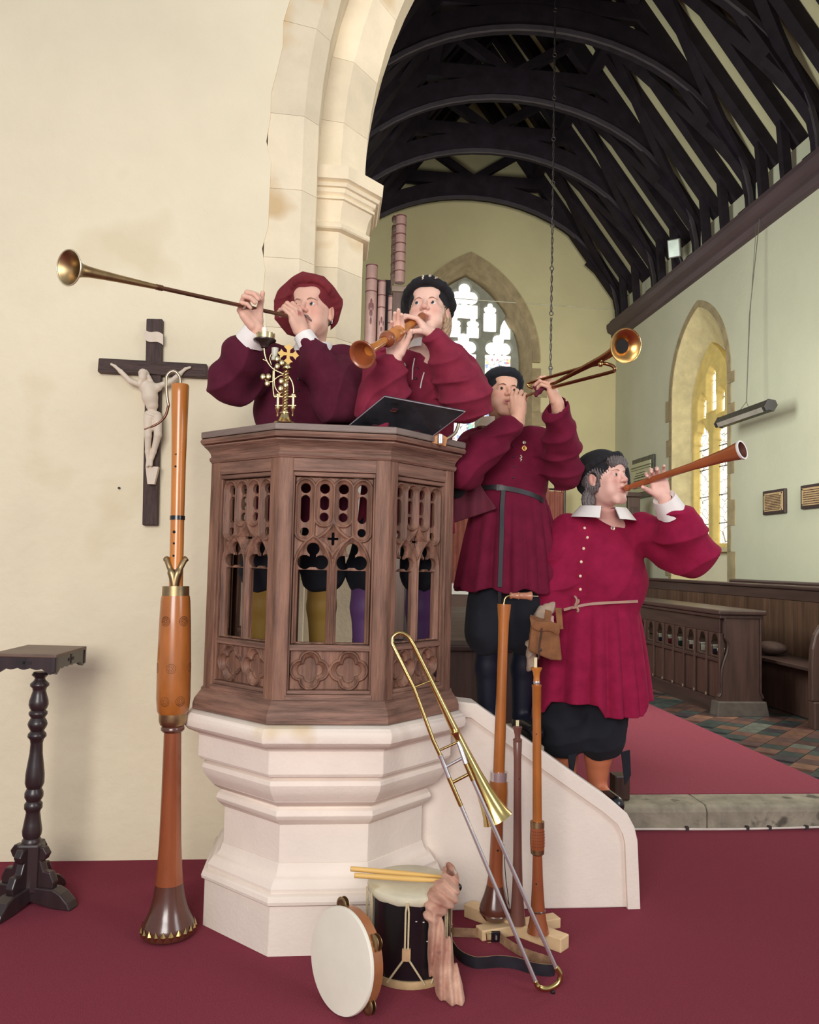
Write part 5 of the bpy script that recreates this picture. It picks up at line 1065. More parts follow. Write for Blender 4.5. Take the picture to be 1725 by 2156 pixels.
# plaques and memorial tablet on the right wall
def words(par, name, m, x, y0, y1, z, h, seed, dx=-.003):
    r = random.Random(seed); y = y1; b = MB()
    while y > y0+.01:
        w = min(r.uniform(.012, .034)*(h/.012)**.5, y-y0)
        yy = y
        while yy > y-w: lw = h*.35; b.box((x+dx, yy-lw, z), (x, yy-lw*.25, z+h*(1 if r.random() < .3 else .75))); yy -= lw*1.2
        y -= w+h*.6
    o = b.build(name, m, par); o['kind'] = 'stuff'; return o
ink = mat('engraved_ink', hexc(74, 46, 36), rough=.7); pbr = mat('plaque_brass', hexc(206, 172, 128), rough=.5, metal=.25, var=.12, scale=14)
for (u0, u1, vt, vb, lab, sd) in ((1610, 1657, 1030, 1080, 'small framed brass plaque on the right wall, the fully visible one', 3), (1690, 1775, 1018, 1073, 'larger framed brass plaque cut off by the right edge of the photo', 5)):
    ya = 5.19*FPX/(u1-690)*1.0; a = W(u0, vt, x=5.19); c = W(u1, vb, x=5.19); yA, yB = c[1], a[1]; zt_ = W(u0, vt+5, x=5.19)[2]; zb_ = W(u0, vb+(5 if u0 < 1650 else 0), x=5.19)[2]
    pl = thing('plaque', (5.19, (yA+yB)/2, zb_), lab, 'plaque'); bx('frame', (5.165, yA, zb_), (5.199, yB, zt_), mat('dark_plaque_frame', hexc(62, 46, 44), rough=.5), pl, .008)
    m_ = .035; bx('brass_plate', (5.158, yA+m_, zb_+m_), (5.168, yB-m_, zt_-m_), pbr, pl, .002); nl = 10 if u0 < 1650 else 7
    for i in range(nl): z = zt_-m_-.03-(zt_-zb_-2*m_-.045)*i/(nl-1)*1.0; words(pl, 'text_line', ink, 5.158, yA+m_+.03+(.03 if i in (0, nl-1) else 0), yB-m_-.03, z, .010, sd*20+i)
    for y in (yA+m_+.012, yB-m_-.012):
        for z in (zb_+m_+.012, zt_-m_-.012): b = MB(); b.lathe([(.008, 0), (.008, .004)], (5.158, y, z), (-1, 0, 0), 8); b.build('screw', holem, pl)
mt = thing('memorial_tablet', (5.19, 13.3, 1.9), 'white inscribed memorial tablet with dark mottled border near the far corner', 'plaque')
a, c = W(1335, 970, x=5.19), W(1380, 952, x=5.19); zA = W(1335, 1052, x=5.19)[2]; yA, yB = c[1], a[1]; zt_ = a[2]
bx('border', (5.16, yA, zA), (5.199, yB, zt_), mat('dark_marble', hexc(64, 62, 58), rough=.4, var=.5, scale=12), mt, .006); bx('tablet', (5.14, yA+.09, zA+.09), (5.165, yB-.03, zt_-.08), mat('pale_marble', hexc(186, 182, 146), rough=.5, var=.06), mt, .006)
bx('cornice_line', (5.128, yA+.07, zt_-.16), (5.166, yB-.02, zt_-.145), mat('line_grey', hexc(110, 104, 84)), mt, .002); bx('cornice_line', (5.132, yA+.08, zt_-.20), (5.166, yB-.02, zt_-.192), MATS['line_grey'], mt, .002)
for i, (h, ins) in enumerate(((.012, .30), (.014, .22), (.026, .14), (.016, .13), (.012, .28), (.012, .2), (.012, .12))): words(mt, 'text_line', mat('tablet_ink', hexc(70, 66, 50), rough=.7), 5.14, yA+.09+ins*.6, yB-.05-ins*.6, zt_-.26-.042*i, h, 70+i)
# maroon garment and dark hat hanging by the pulpit opening
gm = mat('hanging_maroon_wool', hexc(92, 26, 44), rough=.9, var=.15, scale=12, sheen=.2)
g = SDF(np.arange(.48, .78, .006), np.arange(3.52, 3.72, .006), np.arange(1.60, 1.98, .006))
g.put(lambda X, Y, Z: (np.maximum(np.maximum(np.abs(Y-3.60+.012*np.sin(X*70))-.016, .52-X+0*Z), np.maximum(X-.60-.20*np.clip((1.93-Z)/.30, 0, 1)+.35*np.clip((1.70-Z)/.1, 0, 1), np.maximum(1.625-Z, Z-1.95)))), (.4, 3.5, 1.5), (.9, 3.8, 2.1), 0, 'u', m=0)
tag(g.build('hanging_tunic', gm), 'dark maroon garment hanging at the right side of the pulpit opening', 'garment')
b = MB(); b.sphere((.565, 3.555, 1.84), (.055, .022, .10), 18, 12); tag(b.build('hanging_hat', mat('black_felt', hexc(20, 19, 24), rough=.9, sheen=.2), smooth=90), 'small black hat hanging on the maroon garment beside the pulpit', 'hat')
# ================================================================ people
def frame(fwd, up=(0, 0, 1), roll=0.0):
    f = nrm(fwd); l = nrm(np.cross(up, f)); u = np.cross(f, l)      # l = the person's left
    if roll: l, u = l*math.cos(roll)+u*math.sin(roll), u*math.cos(roll)-l*math.sin(roll)
    return np.array([l, f, u])
class Head:
    def __init__(s, c, fwd, scale=1.1, roll=0.0): s.c = np.array(c, float); s.M = frame(fwd, (0, 0, 1), roll); s.k = scale
    def p(s, l, f, u): return s.c+s.k*(s.M[0]*l+s.M[1]*f+s.M[2]*u)
    def loc(s, V): return (V-s.c)@s.M.T/s.k
def add_head(S, H, male=False, puff=0.0, jaw=1.0, sq=.8):
    k = H.k; E = lambda c, r, kk=.01, mode='u': S.ell(H.p(*c), np.array(r)*k, H.M, kk, mode); Cn = lambda a, b, ra, rb, kk=.01, mode='u': S.cone(H.p(*a), H.p(*b), ra*k, rb*k, kk, mode)
    E((0, -.012, .034), (.073, .092, .080)); E((0, .022, -.030), (.063*jaw, .066, .082), .03); E((0, .020, -.062), (.055*jaw, .055, .045), .02)
    Cn((-.018, .066, -.097), (.018, .066, -.097), .018*jaw, .018*jaw, .022)
    Cn((-.030, .074, .025), (.030, .074, .025), .011, .011, .018); E((0, .060, .052), (.052, .028, .030), .02)
    for s in (-1, 1):
        E((s*.041, .058, -.020), (.020, .022, .018), .02); E((s*.040, .055, -.055), (.022+puff, .024+puff, .026), .02)
        E((s*.031, .100, .004), (.0185, .021, .0125), .014, 's')
        E((s*.031, .0715, .002), (.0165, .0150, .0140), .004)
        E((s*.031, .0885, .0015), (.0125, .008, .0048*sq), .002, 's')
        Cn((s*.019, .0838, .0068), (s*.045, .076, .0045), .0020, .0016, .002); Cn((s*.019, .083, -.0055), (s*.045, .0765, -.003), .0016, .0014, .002)
    Cn((0, .082, .016), (0, .103, -.020), .0075, .0105, .010); E((0, .103, -.022), (.0115, .010, .0095), .006)
    for s in (-1, 1): E((s*.0125, .093, -.025), (.0075, .010, .0075), .005); E((s*.0062, .1015, -.0335), (.0036, .005, .0042), .001, 's')
    Cn((0, .088, -.036), (0, .087, -.046), .006, .007, .008)
    E((0, .0845, -.0535), (.024, .009, .0058), .006); E((0, .0835, -.064), (.021, .010, .0070), .006); E((0, .095, -.0585), (.020, .008, .0012), .002, 's')
    for s in (-1, 1):
        E((s*.0735, -.006, -.004), (.008, .017, .031), .006); E((s*.080, .002, -.002), (.005, .009, .018), .004, 's'); E((s*.074, .003, -.029), (.006, .008, .010), .004)
def head_col(H, V, skin, lips, blush, extra=None):
    q = H.loc(V); c = np.tile(np.array(skin), (len(V), 1)); near = (np.abs(q) < .16).all(1)
    def blend(w, col): nonlocal c; w = np.clip(w, 0, 1)[:, None]*near[:, None]; c = c*(1-w)+np.array(col)*w
    for s in (-1, 1):
        blend(.55*np.exp(-(((q[:, 0]-s*.040)/.020)**2+((q[:, 2]+.028)/.018)**2))*(q[:, 1] > .03), blush)
        blend(.35*np.exp(-(((q[:, 0]-s*.031)/.018)**2+((q[:, 2]-.002)/.012)**2))*(q[:, 1] > .05), tuple(x*.72 for x in blush))
    blend(.6*np.exp(-((q[:, 0]/.014)**2+((q[:, 2]+.022)/.012)**2))*(q[:, 1] > .07), blush)
    blend(1.2*np.exp(-((q[:, 0]/.021)**4+((q[:, 2]+.0585)/.0105)**4))*(q[:, 1] > .078), lips)
    blend(.6*np.exp(-(((np.abs(q[:, 0])-.078)/.01)**2+((q[:, 2]+.0)/.03)**2))*(np.abs(q[:, 0]) > .068), blush)
    if extra: c = extra(q, c, near)
    return c
def eyes(H, root, iris, look=(0, 0), squint=0):
    wm = mat('eye_white', hexc(226, 216, 208), rough=.15, var=.02); im = mat('iris_%s' % iris, hexc(*{'blue': (78, 88, 92), 'brown': (70, 52, 40)}[iris]), rough=.1); pm_ = mat('pupil', (.005, .005, .006), rough=.05)
    for s in (-1, 1):
        c = H.p(s*.031, .0735, .0015); r = .0128*H.k; b = MB(); b.sphere(c, r, 16, 10); e = b.build('eyeball', wm, root, smooth=90)
        d = nrm(H.M[1]+H.M[0]*look[0]+H.M[2]*look[1]); b = MB(); b.lathe([(.0070*H.k, -.0006), (.0068*H.k, .0008), (.0001, .0011)], c+d*r*.905, d, 16); b.build('iris', im, e, smooth=60)
        b = MB(); b.lathe([(.0034*H.k, 0), (.0032*H.k, .0012), (.0001, .0014)], c+d*(r*.905+.0002), d, 12); b.build('pupil', pm_, e)
def brows(H, root, m, th=.0032, lift=0.0):
    for s in (-1, 1): b = MB(); b.tube(bez([H.p(s*.013, .0905, .0175+lift), H.p(s*.028, .0885, .0225+lift), H.p(s*.048, .073, .017+lift)], 5), [th*.7]*2+[th]*5+[th*.8]*2+[th*.3]*2, 6); b.build('eyebrow', m, root, smooth=90)
def hand(S, w, d, n, side, curls, k=1.0, thumb=(.55, .35, .3), spread=(.12, .03, -.05, -.14), thumb_dir=None):
    """w wrist, d wrist to knuckles, n out of the palm, side = +1/-1 picks the thumb side; curls = 4 x (mcp, pip, dip) in radians"""
    d = nrm(d); n = nrm(np.array(n)-d*np.dot(n, d)); t = np.cross(d, n)*side                  # t points to the thumb side
    P = lambda a, b, c: np.array(w)+k*(d*a+t*b+n*c); kk = .006*k
    S.cone(P(-.03, 0, 0), P(.02, .004, 0), .0255*k, .025*k, .012); S.ell(P(.052, .002, .001), (.048*k, .038*k, .0155*k), np.array([d, t, n]), .012); S.cone(P(.02, .020, .006), P(.055, .026, .008), .016*k, .013*k, .010); S.cone(P(.02, -.020, .006), P(.06, -.026, .003), .014*k, .012*k, .010)
    base = [(.094, .029), (.098, .010), (.094, -.010), (.084, -.028)]; LN = [(.041, .025, .020), (.046, .029, .021), (.042, .027, .021), (.033, .020, .018)]; RD = [.0098, .0100, .0094, .0083]
    tips = []
    for i in range(4):
        a, b_ = base[i]; p = P(a, b_, 0); S.cone(P(.03, b_*.6, 0), p, .012*k, RD[i]*1.08*k, .008); ang = 0; dd = d*math.cos(spread[i])+t*math.sin(spread[i])
        for j in range(3):
            ang += curls[i][j]; v = dd*math.cos(ang)+n*math.sin(ang); q = p+v*LN[i][j]*k; S.cone(p, q, RD[i]*(1-.08*j)*k, RD[i]*(1-.08*(j+1))*k, .003); p = q
        tips.append(p)
    p = P(.022, .026, .008); v = nrm(d*math.cos(thumb[0])+t*math.sin(thumb[0])) if thumb_dir is None else nrm(thumb_dir); v = nrm(v+n*thumb[1]); q = p+v*.042*k; S.cone(p, q, .0155*k, .012*k, .010)
    v2 = nrm(v+(n*.7-t*.3)*thumb[2]); r = q+v2*.031*k; S.cone(q, r, .0118*k, .0106*k, .004); v3 = nrm(v2+(n*.7-t*.4)*thumb[2]); S.cone(r, r+v3*.024*k, .0104*k, .0085*k, .004)
    return tips
def body_grid(pts, fine, hf=.0030, hc=.008, pad=.12):
    lo = np.min(pts, 0)-pad; hi = np.max(pts, 0)+pad
    return [axis_pts(lo[i], hi[i], fine[i], hf, hc) for i in range(3)]
def wrinkle(amp, f, ph=0, seed=0):
    r = random.Random(seed); A = [(r.uniform(.5, 1)*f, r.uniform(.5, 1)*f, r.uniform(.5, 1)*f, r.uniform(0, 6)) for _ in range(3)]
    def w(X, Y, Z, t):
        a = np.sin(X*A[0][0]+Y*A[0][1]*.6-Z*A[0][2]+A[0][3]+1.6*np.sin(Z*f*.35+X*f*.2+ph)); b = np.sin(X*A[1][0]*1.7-Y*A[1][1]+Z*A[1][2]*1.4+A[1][3]+1.2*a)
        return -amp*(1-np.abs(a))**1.5*1.2+amp*.5+amp*.4*b
    return w
def torso(S, sh_l, sh_r, waist, chest_r=(.20, .13), waist_r=(.17, .125), wr=None):
    mid = (np.array(sh_l)+np.array(sh_r))/2; ax = nrm(np.array(sh_l)-np.array(sh_r)); w = np.array(waist, float); upv = nrm(mid-w); fw = np.cross(ax, upv); M = np.array([ax, fw, upv]); L_ = np.linalg.norm(mid-w)
    S.ell(mid-upv*.16, (chest_r[0], chest_r[1], .22), M, .04, 'u', wr); S.ell(w+upv*L_*.30, (waist_r[0]*1.03, waist_r[1]*1.02, L_*.42), M, .06, 'u', wr); S.ell(w, (waist_r[0], waist_r[1], .10), M, .05, 'u', wr)
    S.cone(np.array(sh_l)-upv*.01, np.array(sh_r)-upv*.01, .062, .062, .05, 'u', wr); return M
def skirt(S, c, ztop, zbot, r0, r1, n=9, amp=.06, hem=None, phase=0.0, M=None, k=.03, shell=.014):
    ax = M if M is not None else np.eye(3); cx_, cy_ = c[0], c[1]
    def fn(X, Y, Z):
        x = (X-cx_)*ax[0][0]+(Y-cy_)*ax[0][1]; y = (X-cx_)*ax[1][0]+(Y-cy_)*ax[1][1]; th = np.arctan2(y, x); t = np.clip((ztop-Z)/(ztop-zbot), 0, 1.1)
        q = np.sin(n*th+phase+.9*np.sin(2*th+phase)); pl = 1+amp*(.25+t**.8)*(1.4*(1-np.abs(q))**1.0-.7-.25*np.sin(2*n*th+1.3))*-1; rx = (r0[0]+(r1[0]-r0[0])*t**.6)*pl; ry = (r0[1]+(r1[1]-r0[1])*t**.6)*pl
        d = (np.sqrt((x/rx)**2+(y/ry)**2)-1)*np.minimum(rx, ry)*.8; d = np.maximum(d, np.where(Z < zbot+.09, -(d+shell), -1)) if shell else d
        zb = zbot+(hem(th) if hem else 0); return np.maximum(d, np.maximum(zb-Z, Z-ztop))
    R = max(r1)*1.25; S.put(fn, (cx_-R, cy_-R, zbot-.12), (cx_+R, cy_+R, ztop+.01), k, 'u')
skin_m = mat('skin', (1, 1, 1), rough=.5, var=.035, scale=70, attr=True, col2=(1, 1, 1), bump=.06, bscale=180, spec=.35)
skin_m.node_tree.nodes['Principled BSDF'].inputs['Subsurface Weight'].default_value = .12; skin_m.node_tree.nodes['Principled BSDF'].inputs['Subsurface Scale'].default_value = .01
SK = hexc(226, 184, 164); LIP = hexc(176, 104, 98); BL = hexc(208, 136, 120)
linen = mat('white_linen_collar', hexc(236, 230, 226), rough=.8, var=.04, scale=12, bump=.1, bscale=90)
blackfelt = MATS['black_felt']; navy = mat('black_breeches', hexc(14, 15, 26), rough=.9, var=.2, scale=10, sheen=.1)
def wool(name, c): return mat(name, c, rough=.92, var=.14, scale=16, sheen=.15, bump=.12, bscale=200, spec=.1)
def fine_of(pts, m=.13):
    """merge intervals around the detailed points, per axis"""
    out = []
    for i in range(3):
        iv = sorted([(p[i]-m, p[i]+m) for p in pts]); r = [list(iv[0])]
        for a, b in iv[1:]:
            if a <= r[-1][1]: r[-1][1] = max(r[-1][1], b)
            else: r.append([a, b])
        out.append(r)
    return out
def button(root, p, n, r, m, par=None): b = MB(); b.sphere(np.array(p), (r, r*.7, r), 10, 6); b.build('button', m, root, smooth=90)
def front_pt(M, S_, p, d=(0, -1, 0)):
    """push a point along d until it leaves the implicit surface"""
    p = np.array(p, float); d = np.array(d, float); xs, ys, zs = S_.ax; last = p
    for i in range(400):
        q = p+d*.0025*i; ix = [int(np.clip(np.searchsorted(a, c), 1, len(a)-1)) for a, c in zip((xs, ys, zs), q)]
        if S_.f[ix[0], ix[1], ix[2]] < 0: last = q
    return last
def surf_pt(S_, u, v, y0=2.9, y1=3.95):
    """first hit of the view ray with the cloth"""
    for y in np.arange(y0, y1, .004):
        q = W(u, v, y=y); ix = [int(np.searchsorted(a, c)) for a, c in zip(S_.ax, q)]
        if all(0 < i < len(a) for i, a in zip(ix, S_.ax)) and S_.f[ix[0], ix[1], ix[2]] < 0: return q
    return W(u, v, y=(y0+y1)/2)
def legs(S, hips, knees, ankles, toes, r=(.085, .062, .042)):
    for h, k_, a, t in zip(hips, knees, ankles, toes): S.cone(h, k_, r[0], r[1], .03); S.cone(k_, (np.array(k_)*.62+np.array(a)*.38)+[0, .012, 0], r[1], r[1]*.98, .02); S.cone((np.array(k_)*.62+np.array(a)*.38)+[0, .012, 0], a, r[1]*.98, r[2], .02); S.cone(a, t, .036, .028, .02)
def person(label, Hd, sh, el, wr_, hands, waist, hips, knees, ankles, toes, skin=SK, lips=LIP, blush=BL, male=False, extra=None, jaw=1.0, puff=0.0, sock=None, neck=None, hf=.003):
    root = thing('person', ((ankles[0][0]+ankles[1][0])/2, (ankles[0][1]+ankles[1][1])/2, min(ankles[0][2], ankles[1][2])-.08), label, 'person', 'costumed musicians')
    pts = [Hd.c, *sh, *el, *wr_, waist, *hips, *knees, *ankles, *toes]; hp = [w+nrm(d)*.06 for (w, d, *_) in hands]
    g = body_grid(np.array(pts), fine_of([Hd.c]+hp, .125), hf, .009); S = SDF(*g)
    nb = (np.array(sh[0])+np.array(sh[1]))/2+[0, .01, .02]
    torso(S, sh[0], sh[1], waist, (.165, .105), (.14, .10)); S.ell((np.array(hips[0])+np.array(hips[1]))/2, (.16, .11, .12), None, .04)
    add_head(S, Hd, male, puff, jaw, .62 if male else .8); nk = Hd.p(0, -.018, -.06); S.cone(nk, nb, (.058 if male else .050), (.064 if male else .056), .02); S.cone(nb-[0, 0, .02], nb+[0, 0, .0], .075, .06, .03)
    for s, e, w in zip(sh, el, wr_): S.cone(s, e, .050, .042, .03); S.cone(e, w, .042, .026, .02)
    legs(S, hips, knees, ankles, toes)
    for h in hands: hand(S, *h)
    zk = min(knees[0][2], knees[1][2])
    def cf(V):
        c = head_col(Hd, V, skin, lips, blush, extra)
        if sock is not None:
            m = (V[:, 2] < waist[2]-.1)
            for w_ in wr_: m &= np.linalg.norm(V-w_, axis=1) > .17
            mid = (hips[0][0]+hips[1][0])/2
            if isinstance(sock[0], (tuple, list)): c[m] = np.where((V[m, 0] < mid)[:, None], sock[0], sock[1])
            else: c[m] = sock
        return c
    S.build('body', skin_m, root, cf); return root, S
def collar_cone(root, c, ax, r0, r1, h, m, name='collar', gap=None, th=.004, seg=40, wave=.0, fr=(0, -1, 0)):
    """turned-down band round neck or wrist; gap = half opening angle at the front"""
    d = nrm(ax); f = np.array(fr, float); f = nrm(f-d*(f@d)); s_ = np.cross(d, f); P = []
    a0 = gap or 0; rng_ = np.linspace(a0, 2*math.pi-a0, seg)
    for a in rng_:
        e = f*math.cos(a)+s_*math.sin(a); w = 1+wave*math.sin(a*5); c = np.array(c, float)
        P.append([c+e*r0, c+e*(r0+r1)*.5+d*h*.6*.3, c+e*r1*w-d*h, c+e*(r1*w-th)-d*h, c+e*((r0+r1)*.5-th)+d*h*.1, c+e*(r0-th), c+e*r0])
    b = MB(); b.grid(P); return b.build(name, m, root, smooth=50, fix=True)
def hat(root, H, m, rl, ru, th, c=(0, -.035, .045), tilt=.35, wr=None, brim=None, at=None, face=None, cut=(.074, .085, .100), cutc=(0, .045, -.045), name='hat'):
    """soft round hat: flattened crown behind the head and a rolled edge over the brow"""
    k = H.k; e1 = H.M[0]; e2 = nrm(H.M[2]*math.cos(tilt)+H.M[1]*math.sin(tilt)); e3 = np.cross(e1, e2); M = np.array([e1, e2, e3]); cc = H.p(*c)
    if at is not None: cc = np.array(at); F_ = frame(face); M = np.array([F_[0], F_[2], F_[1]])
    R = .205; S = SDF(*[np.arange(cc[i]-R, cc[i]+R, .0034) for i in range(3)])
    S.ell(cc, (rl, ru, th), M, .0, 'u', wr); S.ell(H.p(0, -.018, .043), np.array((.083, .107, .090))*k, H.M, .02)
    if brim:
        br, bt, bf, bu = brim      # ring radius scale, tube, forward and up offset
        pts = [H.p(.079*br*math.sin(a), bf+.094*br*math.cos(a)*math.cos(bu)*1.0-.012, .042+.094*br*math.cos(a)*math.sin(bu)) for a in np.linspace(0, 2*math.pi, 25)]
        S.chain(pts, [bt]*25, .010, 'u', wr)
    S.ell(H.p(*cutc), np.array(cut)*k, H.M, .006, 's'); S.ell(H.p(0, -.005, -.02), np.array((.070, .086, .095))*k, H.M, .0, 's')
    return S.build(name, m, root), S
def hair(root, H, m, parts, cutc=(0, .085, -.03), cut=(.060, .058, .090), n=46, amp=.0022, pad=.16, extra_cut=None):
    k = H.k; S = SDF(*[np.arange(H.c[i]-pad, H.c[i]+pad, .0028) for i in range(3)])
    def wr(X, Y, Z, q):
        x, y, z = X-H.c[0], Y-H.c[1], Z-H.c[2]; l = x*H.M[0][0]+y*H.M[0][1]+z*H.M[0][2]; f = x*H.M[1][0]+y*H.M[1][1]+z*H.M[1][2]; u = x*H.M[2][0]+y*H.M[2][1]+z*H.M[2][2]
        return amp*np.sin(np.arctan2(l, f)*n+4*np.sin(u*45))+amp*.6*np.sin(np.arctan2(l, f)*n*2.3+u*70)
    for c, r in parts: S.ell(H.p(*c), np.array(r)*k, H.M, .012, 'u', wr)
    S.ell(H.p(*cutc), np.array(cut)*k, H.M, .004, 's')
    for s in (-1, 1): S.ell(H.p(s*.084, .004, -.006), np.array((.016, .024, .030))*k, H.M, .003, 's')
    if extra_cut: S.ell(H.p(*extra_cut[0]), np.array(extra_cut[1])*k, H.M, .004, 's')
    return S.build('hair', m, root)
def tunic_sdf(root, sh, el, wr_, waist, Mt, rs=(.085, .095, .085, .052), chest=(.20, .14), wst=(.18, .135), belt=None, sk=None, amp=.008, f=46, seed=1, hf=.0055, cuts=(), cut_r=.046, bulge=(1, 1), puff=0.0, neck=None, name='tunic', end=.86, mcol=None):
    pts = [*sh, *el, *wr_, waist]; lo = np.min(pts, 0)-.19; hi = np.max(pts, 0)+.15
    if sk: lo[2] = sk['zbot']-.09; lo[:2] = np.minimum(lo[:2], np.array(sk['c'])-max(sk['r1'])*1.35); hi[:2] = np.maximum(hi[:2], np.array(sk['c'])+max(sk['r1'])*1.35)
    S = SDF(*[np.arange(lo[i], hi[i], hf) for i in range(3)]); w = wrinkle(amp, f, 0, seed); w0 = wrinkle(amp*.5, f*.6, 1, seed+5)
    torso(S, sh[0], sh[1], waist, chest, wst, w0)
    for i, (s, e, q) in enumerate(zip(sh, el, wr_)):
        s, e, q = map(np.array, (s, e, q)); b = bulge[i]; m1 = s*.45+e*.55; m2 = e*.55+q*.45; qe = e*(1-end)+q*end if not isinstance(end, (tuple, list)) else e*(1-end[i])+q*end[i]
        S.cone(s, m1, rs[0], rs[1]*b, .045, 'u', w); S.cone(m1, e+[0, 0, -puff], rs[1]*b, rs[2]*b, .03, 'u', w); S.cone(e+[0, 0, -puff], m2, rs[2]*b, rs[2]*.92*b, .03, 'u', w); S.cone(m2, qe, rs[2]*.92*b, rs[3], .03, 'u', w)
    if sk: skirt(S, **sk)
    for (a, b_, r) in cuts: S.cone(a, b_, r, r, .004, 's')
    if neck is not None: S.cone(neck[0], neck[1], neck[2], neck[2]*.9, .006, 's')
    S.build(name, mcol, root); return S
def breeches(root, hips, knees, m, r=(.115, .12), zend=None, seed=3, hr=(.14, .11)):
    pts = [*hips, *knees]; lo = np.min(pts, 0)-.19; hi = np.max(pts, 0)+.16; lo[2] = (zend or lo[2])-.04; S = SDF(*[np.arange(lo[i], hi[i], .007) for i in range(3)]); w = wrinkle(.006, 34, 0, seed)
    S.ell((np.array(hips[0])+np.array(hips[1]))/2, (hr[0], hr[1], .10), None, .03)
    for h, k_ in zip(hips, knees): S.cone(h, np.array(k_)+[0, 0, .02], r[0], r[1], .035, 'u', w)
    if zend: S.put(lambda X, Y, Z: zend+.012*np.sin(X*30)-Z+0*Y, lo, hi, 0, 'i', m=0)
    return S.build('breeches', m, root)
V3 = lambda *a: np.array(a, float)
def cuff(root, e, w, r0=.034, r1=.047, L=.055, off=.0, m=linen, name='cuff', wave=.05):
    e, w = np.array(e), np.array(w); d = nrm(w-e); c = w-d*off
    return collar_cone(root, c+d*.012, d, r0, r1, L, m, name, None, .004, 36, wave)
def brim_pin(root, p, n, m, kind=0, s=1.0, name='badge'):
    n = nrm(n); e1 = nrm(np.cross((0, 0, 1), n)); e2 = np.cross(n, e1); b = MB()
    if kind == 0: b.prism([(-.008, -.007), (-.003, .008), (.002, .001), (.009, .004), (.010, -.006), (.004, -.004), (.0, -.008)], p, e1*s, e2*s, n, -.001, .003)
    elif kind == 1: b.lathe([(.004*s, 0), (.0085*s, .001), (.009*s, .003), (.006*s, .0035), (.004*s, .002)], p, n, 16, cap=False); b.sphere(np.array(p)+n*.002, .003*s, 8, 6)
    elif kind == 2:
        for i, (x, y, r) in enumerate(((0, .014, .004), (.003, .006, .005), (-.003, .0, .004), (.002, -.007, .005), (-.001, -.014, .003))): b.sphere(np.array(p)+e1*x*s+e2*y*s, (r*s, r*.5*s, r*s), 8, 6)
    return b.build(name, m, root, smooth=50)
pin = mat('pewter_pin', hexc(214, 200, 180), rough=.35, metal=.7); goldpin = mat('gilt_pin', hexc(206, 160, 90), rough=.35, metal=.7)
# ---------------------------------------------------------------- A: man with the long trumpet
mA = wool('plum_wool', hexc(84, 30, 48))
HA = Head(W(659, 658, y=3.40), (-.36, -.92, .04), 1.13)
shA = [W(722, 765, y=3.43), W(572, 765, y=3.43)]; elA = [W(708, 834, y=3.22), W(486, 793, y=3.20)]
mo = HA.p(0, .094, -.058); bl = W(145, 563.5, y=2.38); ax_ = nrm(bl-mo); LT = np.linalg.norm(bl-mo)
def grip(G, d, n, a=.085, o=.020): d = nrm(d); n = nrm(np.array(n)-d*np.dot(n, d)); return np.array(G)-d*a-n*o
wrA = [grip(mo+ax_*LT*.055, (-.38, -.22, .90), (-.72, .66, .1), .080, .018), grip(mo+ax_*LT*.300, (-.52, -.30, .80), (.75, -.6, .1))]
cA = V3(-.115, 3.47, 0); fz = .955
hipA = [cA+[.09, 0, 1.80], cA+[-.09, 0, 1.80]]; knA = [V3(-.02, 3.44, 1.38), V3(-.27, 3.44, 1.38)]; anA = [V3(-.02, 3.48, fz+.09), V3(-.27, 3.48, fz+.09)]; toA = [V3(.0, 3.34, fz+.045), V3(-.30, 3.34, fz+.045)]
mus = hexc(146, 112, 50)
handsA = [(wrA[0], (-.38, -.22, .90), (-.72, .66, .1), -1, [(.7, 1.0, .6), (.75, 1.1, .6), (.8, 1.1, .6), (.5, .9, .5)], 1.06), (wrA[1], (-.52, -.30, .80), (.75, -.6, .1), 1, [(1.0, 1.2, .7)]*4, 1.08)]
def stub(q, c, near):
    w = np.clip(.35*np.exp(-((q[:, 2]-.11)/.03)**2), 0, 1)[:, None]*near[:, None]; return c
rA, SA = person('man in red floppy cap and plum tunic blowing a long straight trumpet', HA, shA, elA, wrA, handsA, cA+[0, 0, 1.93], hipA, knA, anA, toA, skin=hexc(222, 176, 156), male=True, jaw=1.08, sock=mus)
eyes(HA, rA, 'blue', (-.25, .05)); brows(HA, rA, mat('grey_brow', hexc(150, 120, 104), rough=.9), .0022)
greyh = mat('grey_hair', hexc(128, 116, 108), rough=.8, var=.4, scale=120, stretch=(1, 1, .15))
fac = mat('grey_beard', hexc(124, 104, 96), rough=.9, var=.4, scale=200)
S = SDF(*[np.arange(HA.c[i]-.15, HA.c[i]+.15, .0022) for i in range(3)]); nz = lambda X, Y, Z, t: .0008*np.sin(X*1500+Z*300)+.0006*np.sin(Z*1700-X*400)
for s in (-1, 1): S.chain([HA.p(0, .0935, -.044), HA.p(s*.016, .0905, -.047), HA.p(s*.029, .080, -.060), HA.p(s*.031, .075, -.070)], [.0042, .0056, .0044, .0022], .003, 'u', nz)
S.build('moustache', fac, rA); S = SDF(*[np.arange(HA.c[i]-.15, HA.c[i]+.15, .0022) for i in range(3)])
S.chain([HA.p(0, .084, -.074), HA.p(0, .084, -.090), HA.p(0, .078, -.114), HA.p(0, .072, -.124)], [.008, .017, .017, .008], .004, 'u', nz); S.chain([HA.p(-.018, .078, -.092), HA.p(.018, .078, -.092)], [.009, .009], .006, 'u', nz); S.build('goatee', fac, rA)
hair(rA, HA, mat('stubble_grey', hexc(168, 146, 134), rough=.8, var=.2, scale=160), [((0, -.026, .018), (.0765, .084, .072))], cutc=(0, .075, -.01), cut=(.085, .062, .12), amp=.0006, extra_cut=((0, -.02, -.085), (.09, .10, .06)))
wrA_ = wrinkle(.007, 34, 0, 9); hatm = wool('brick_red_wool', hexc(114, 44, 50))
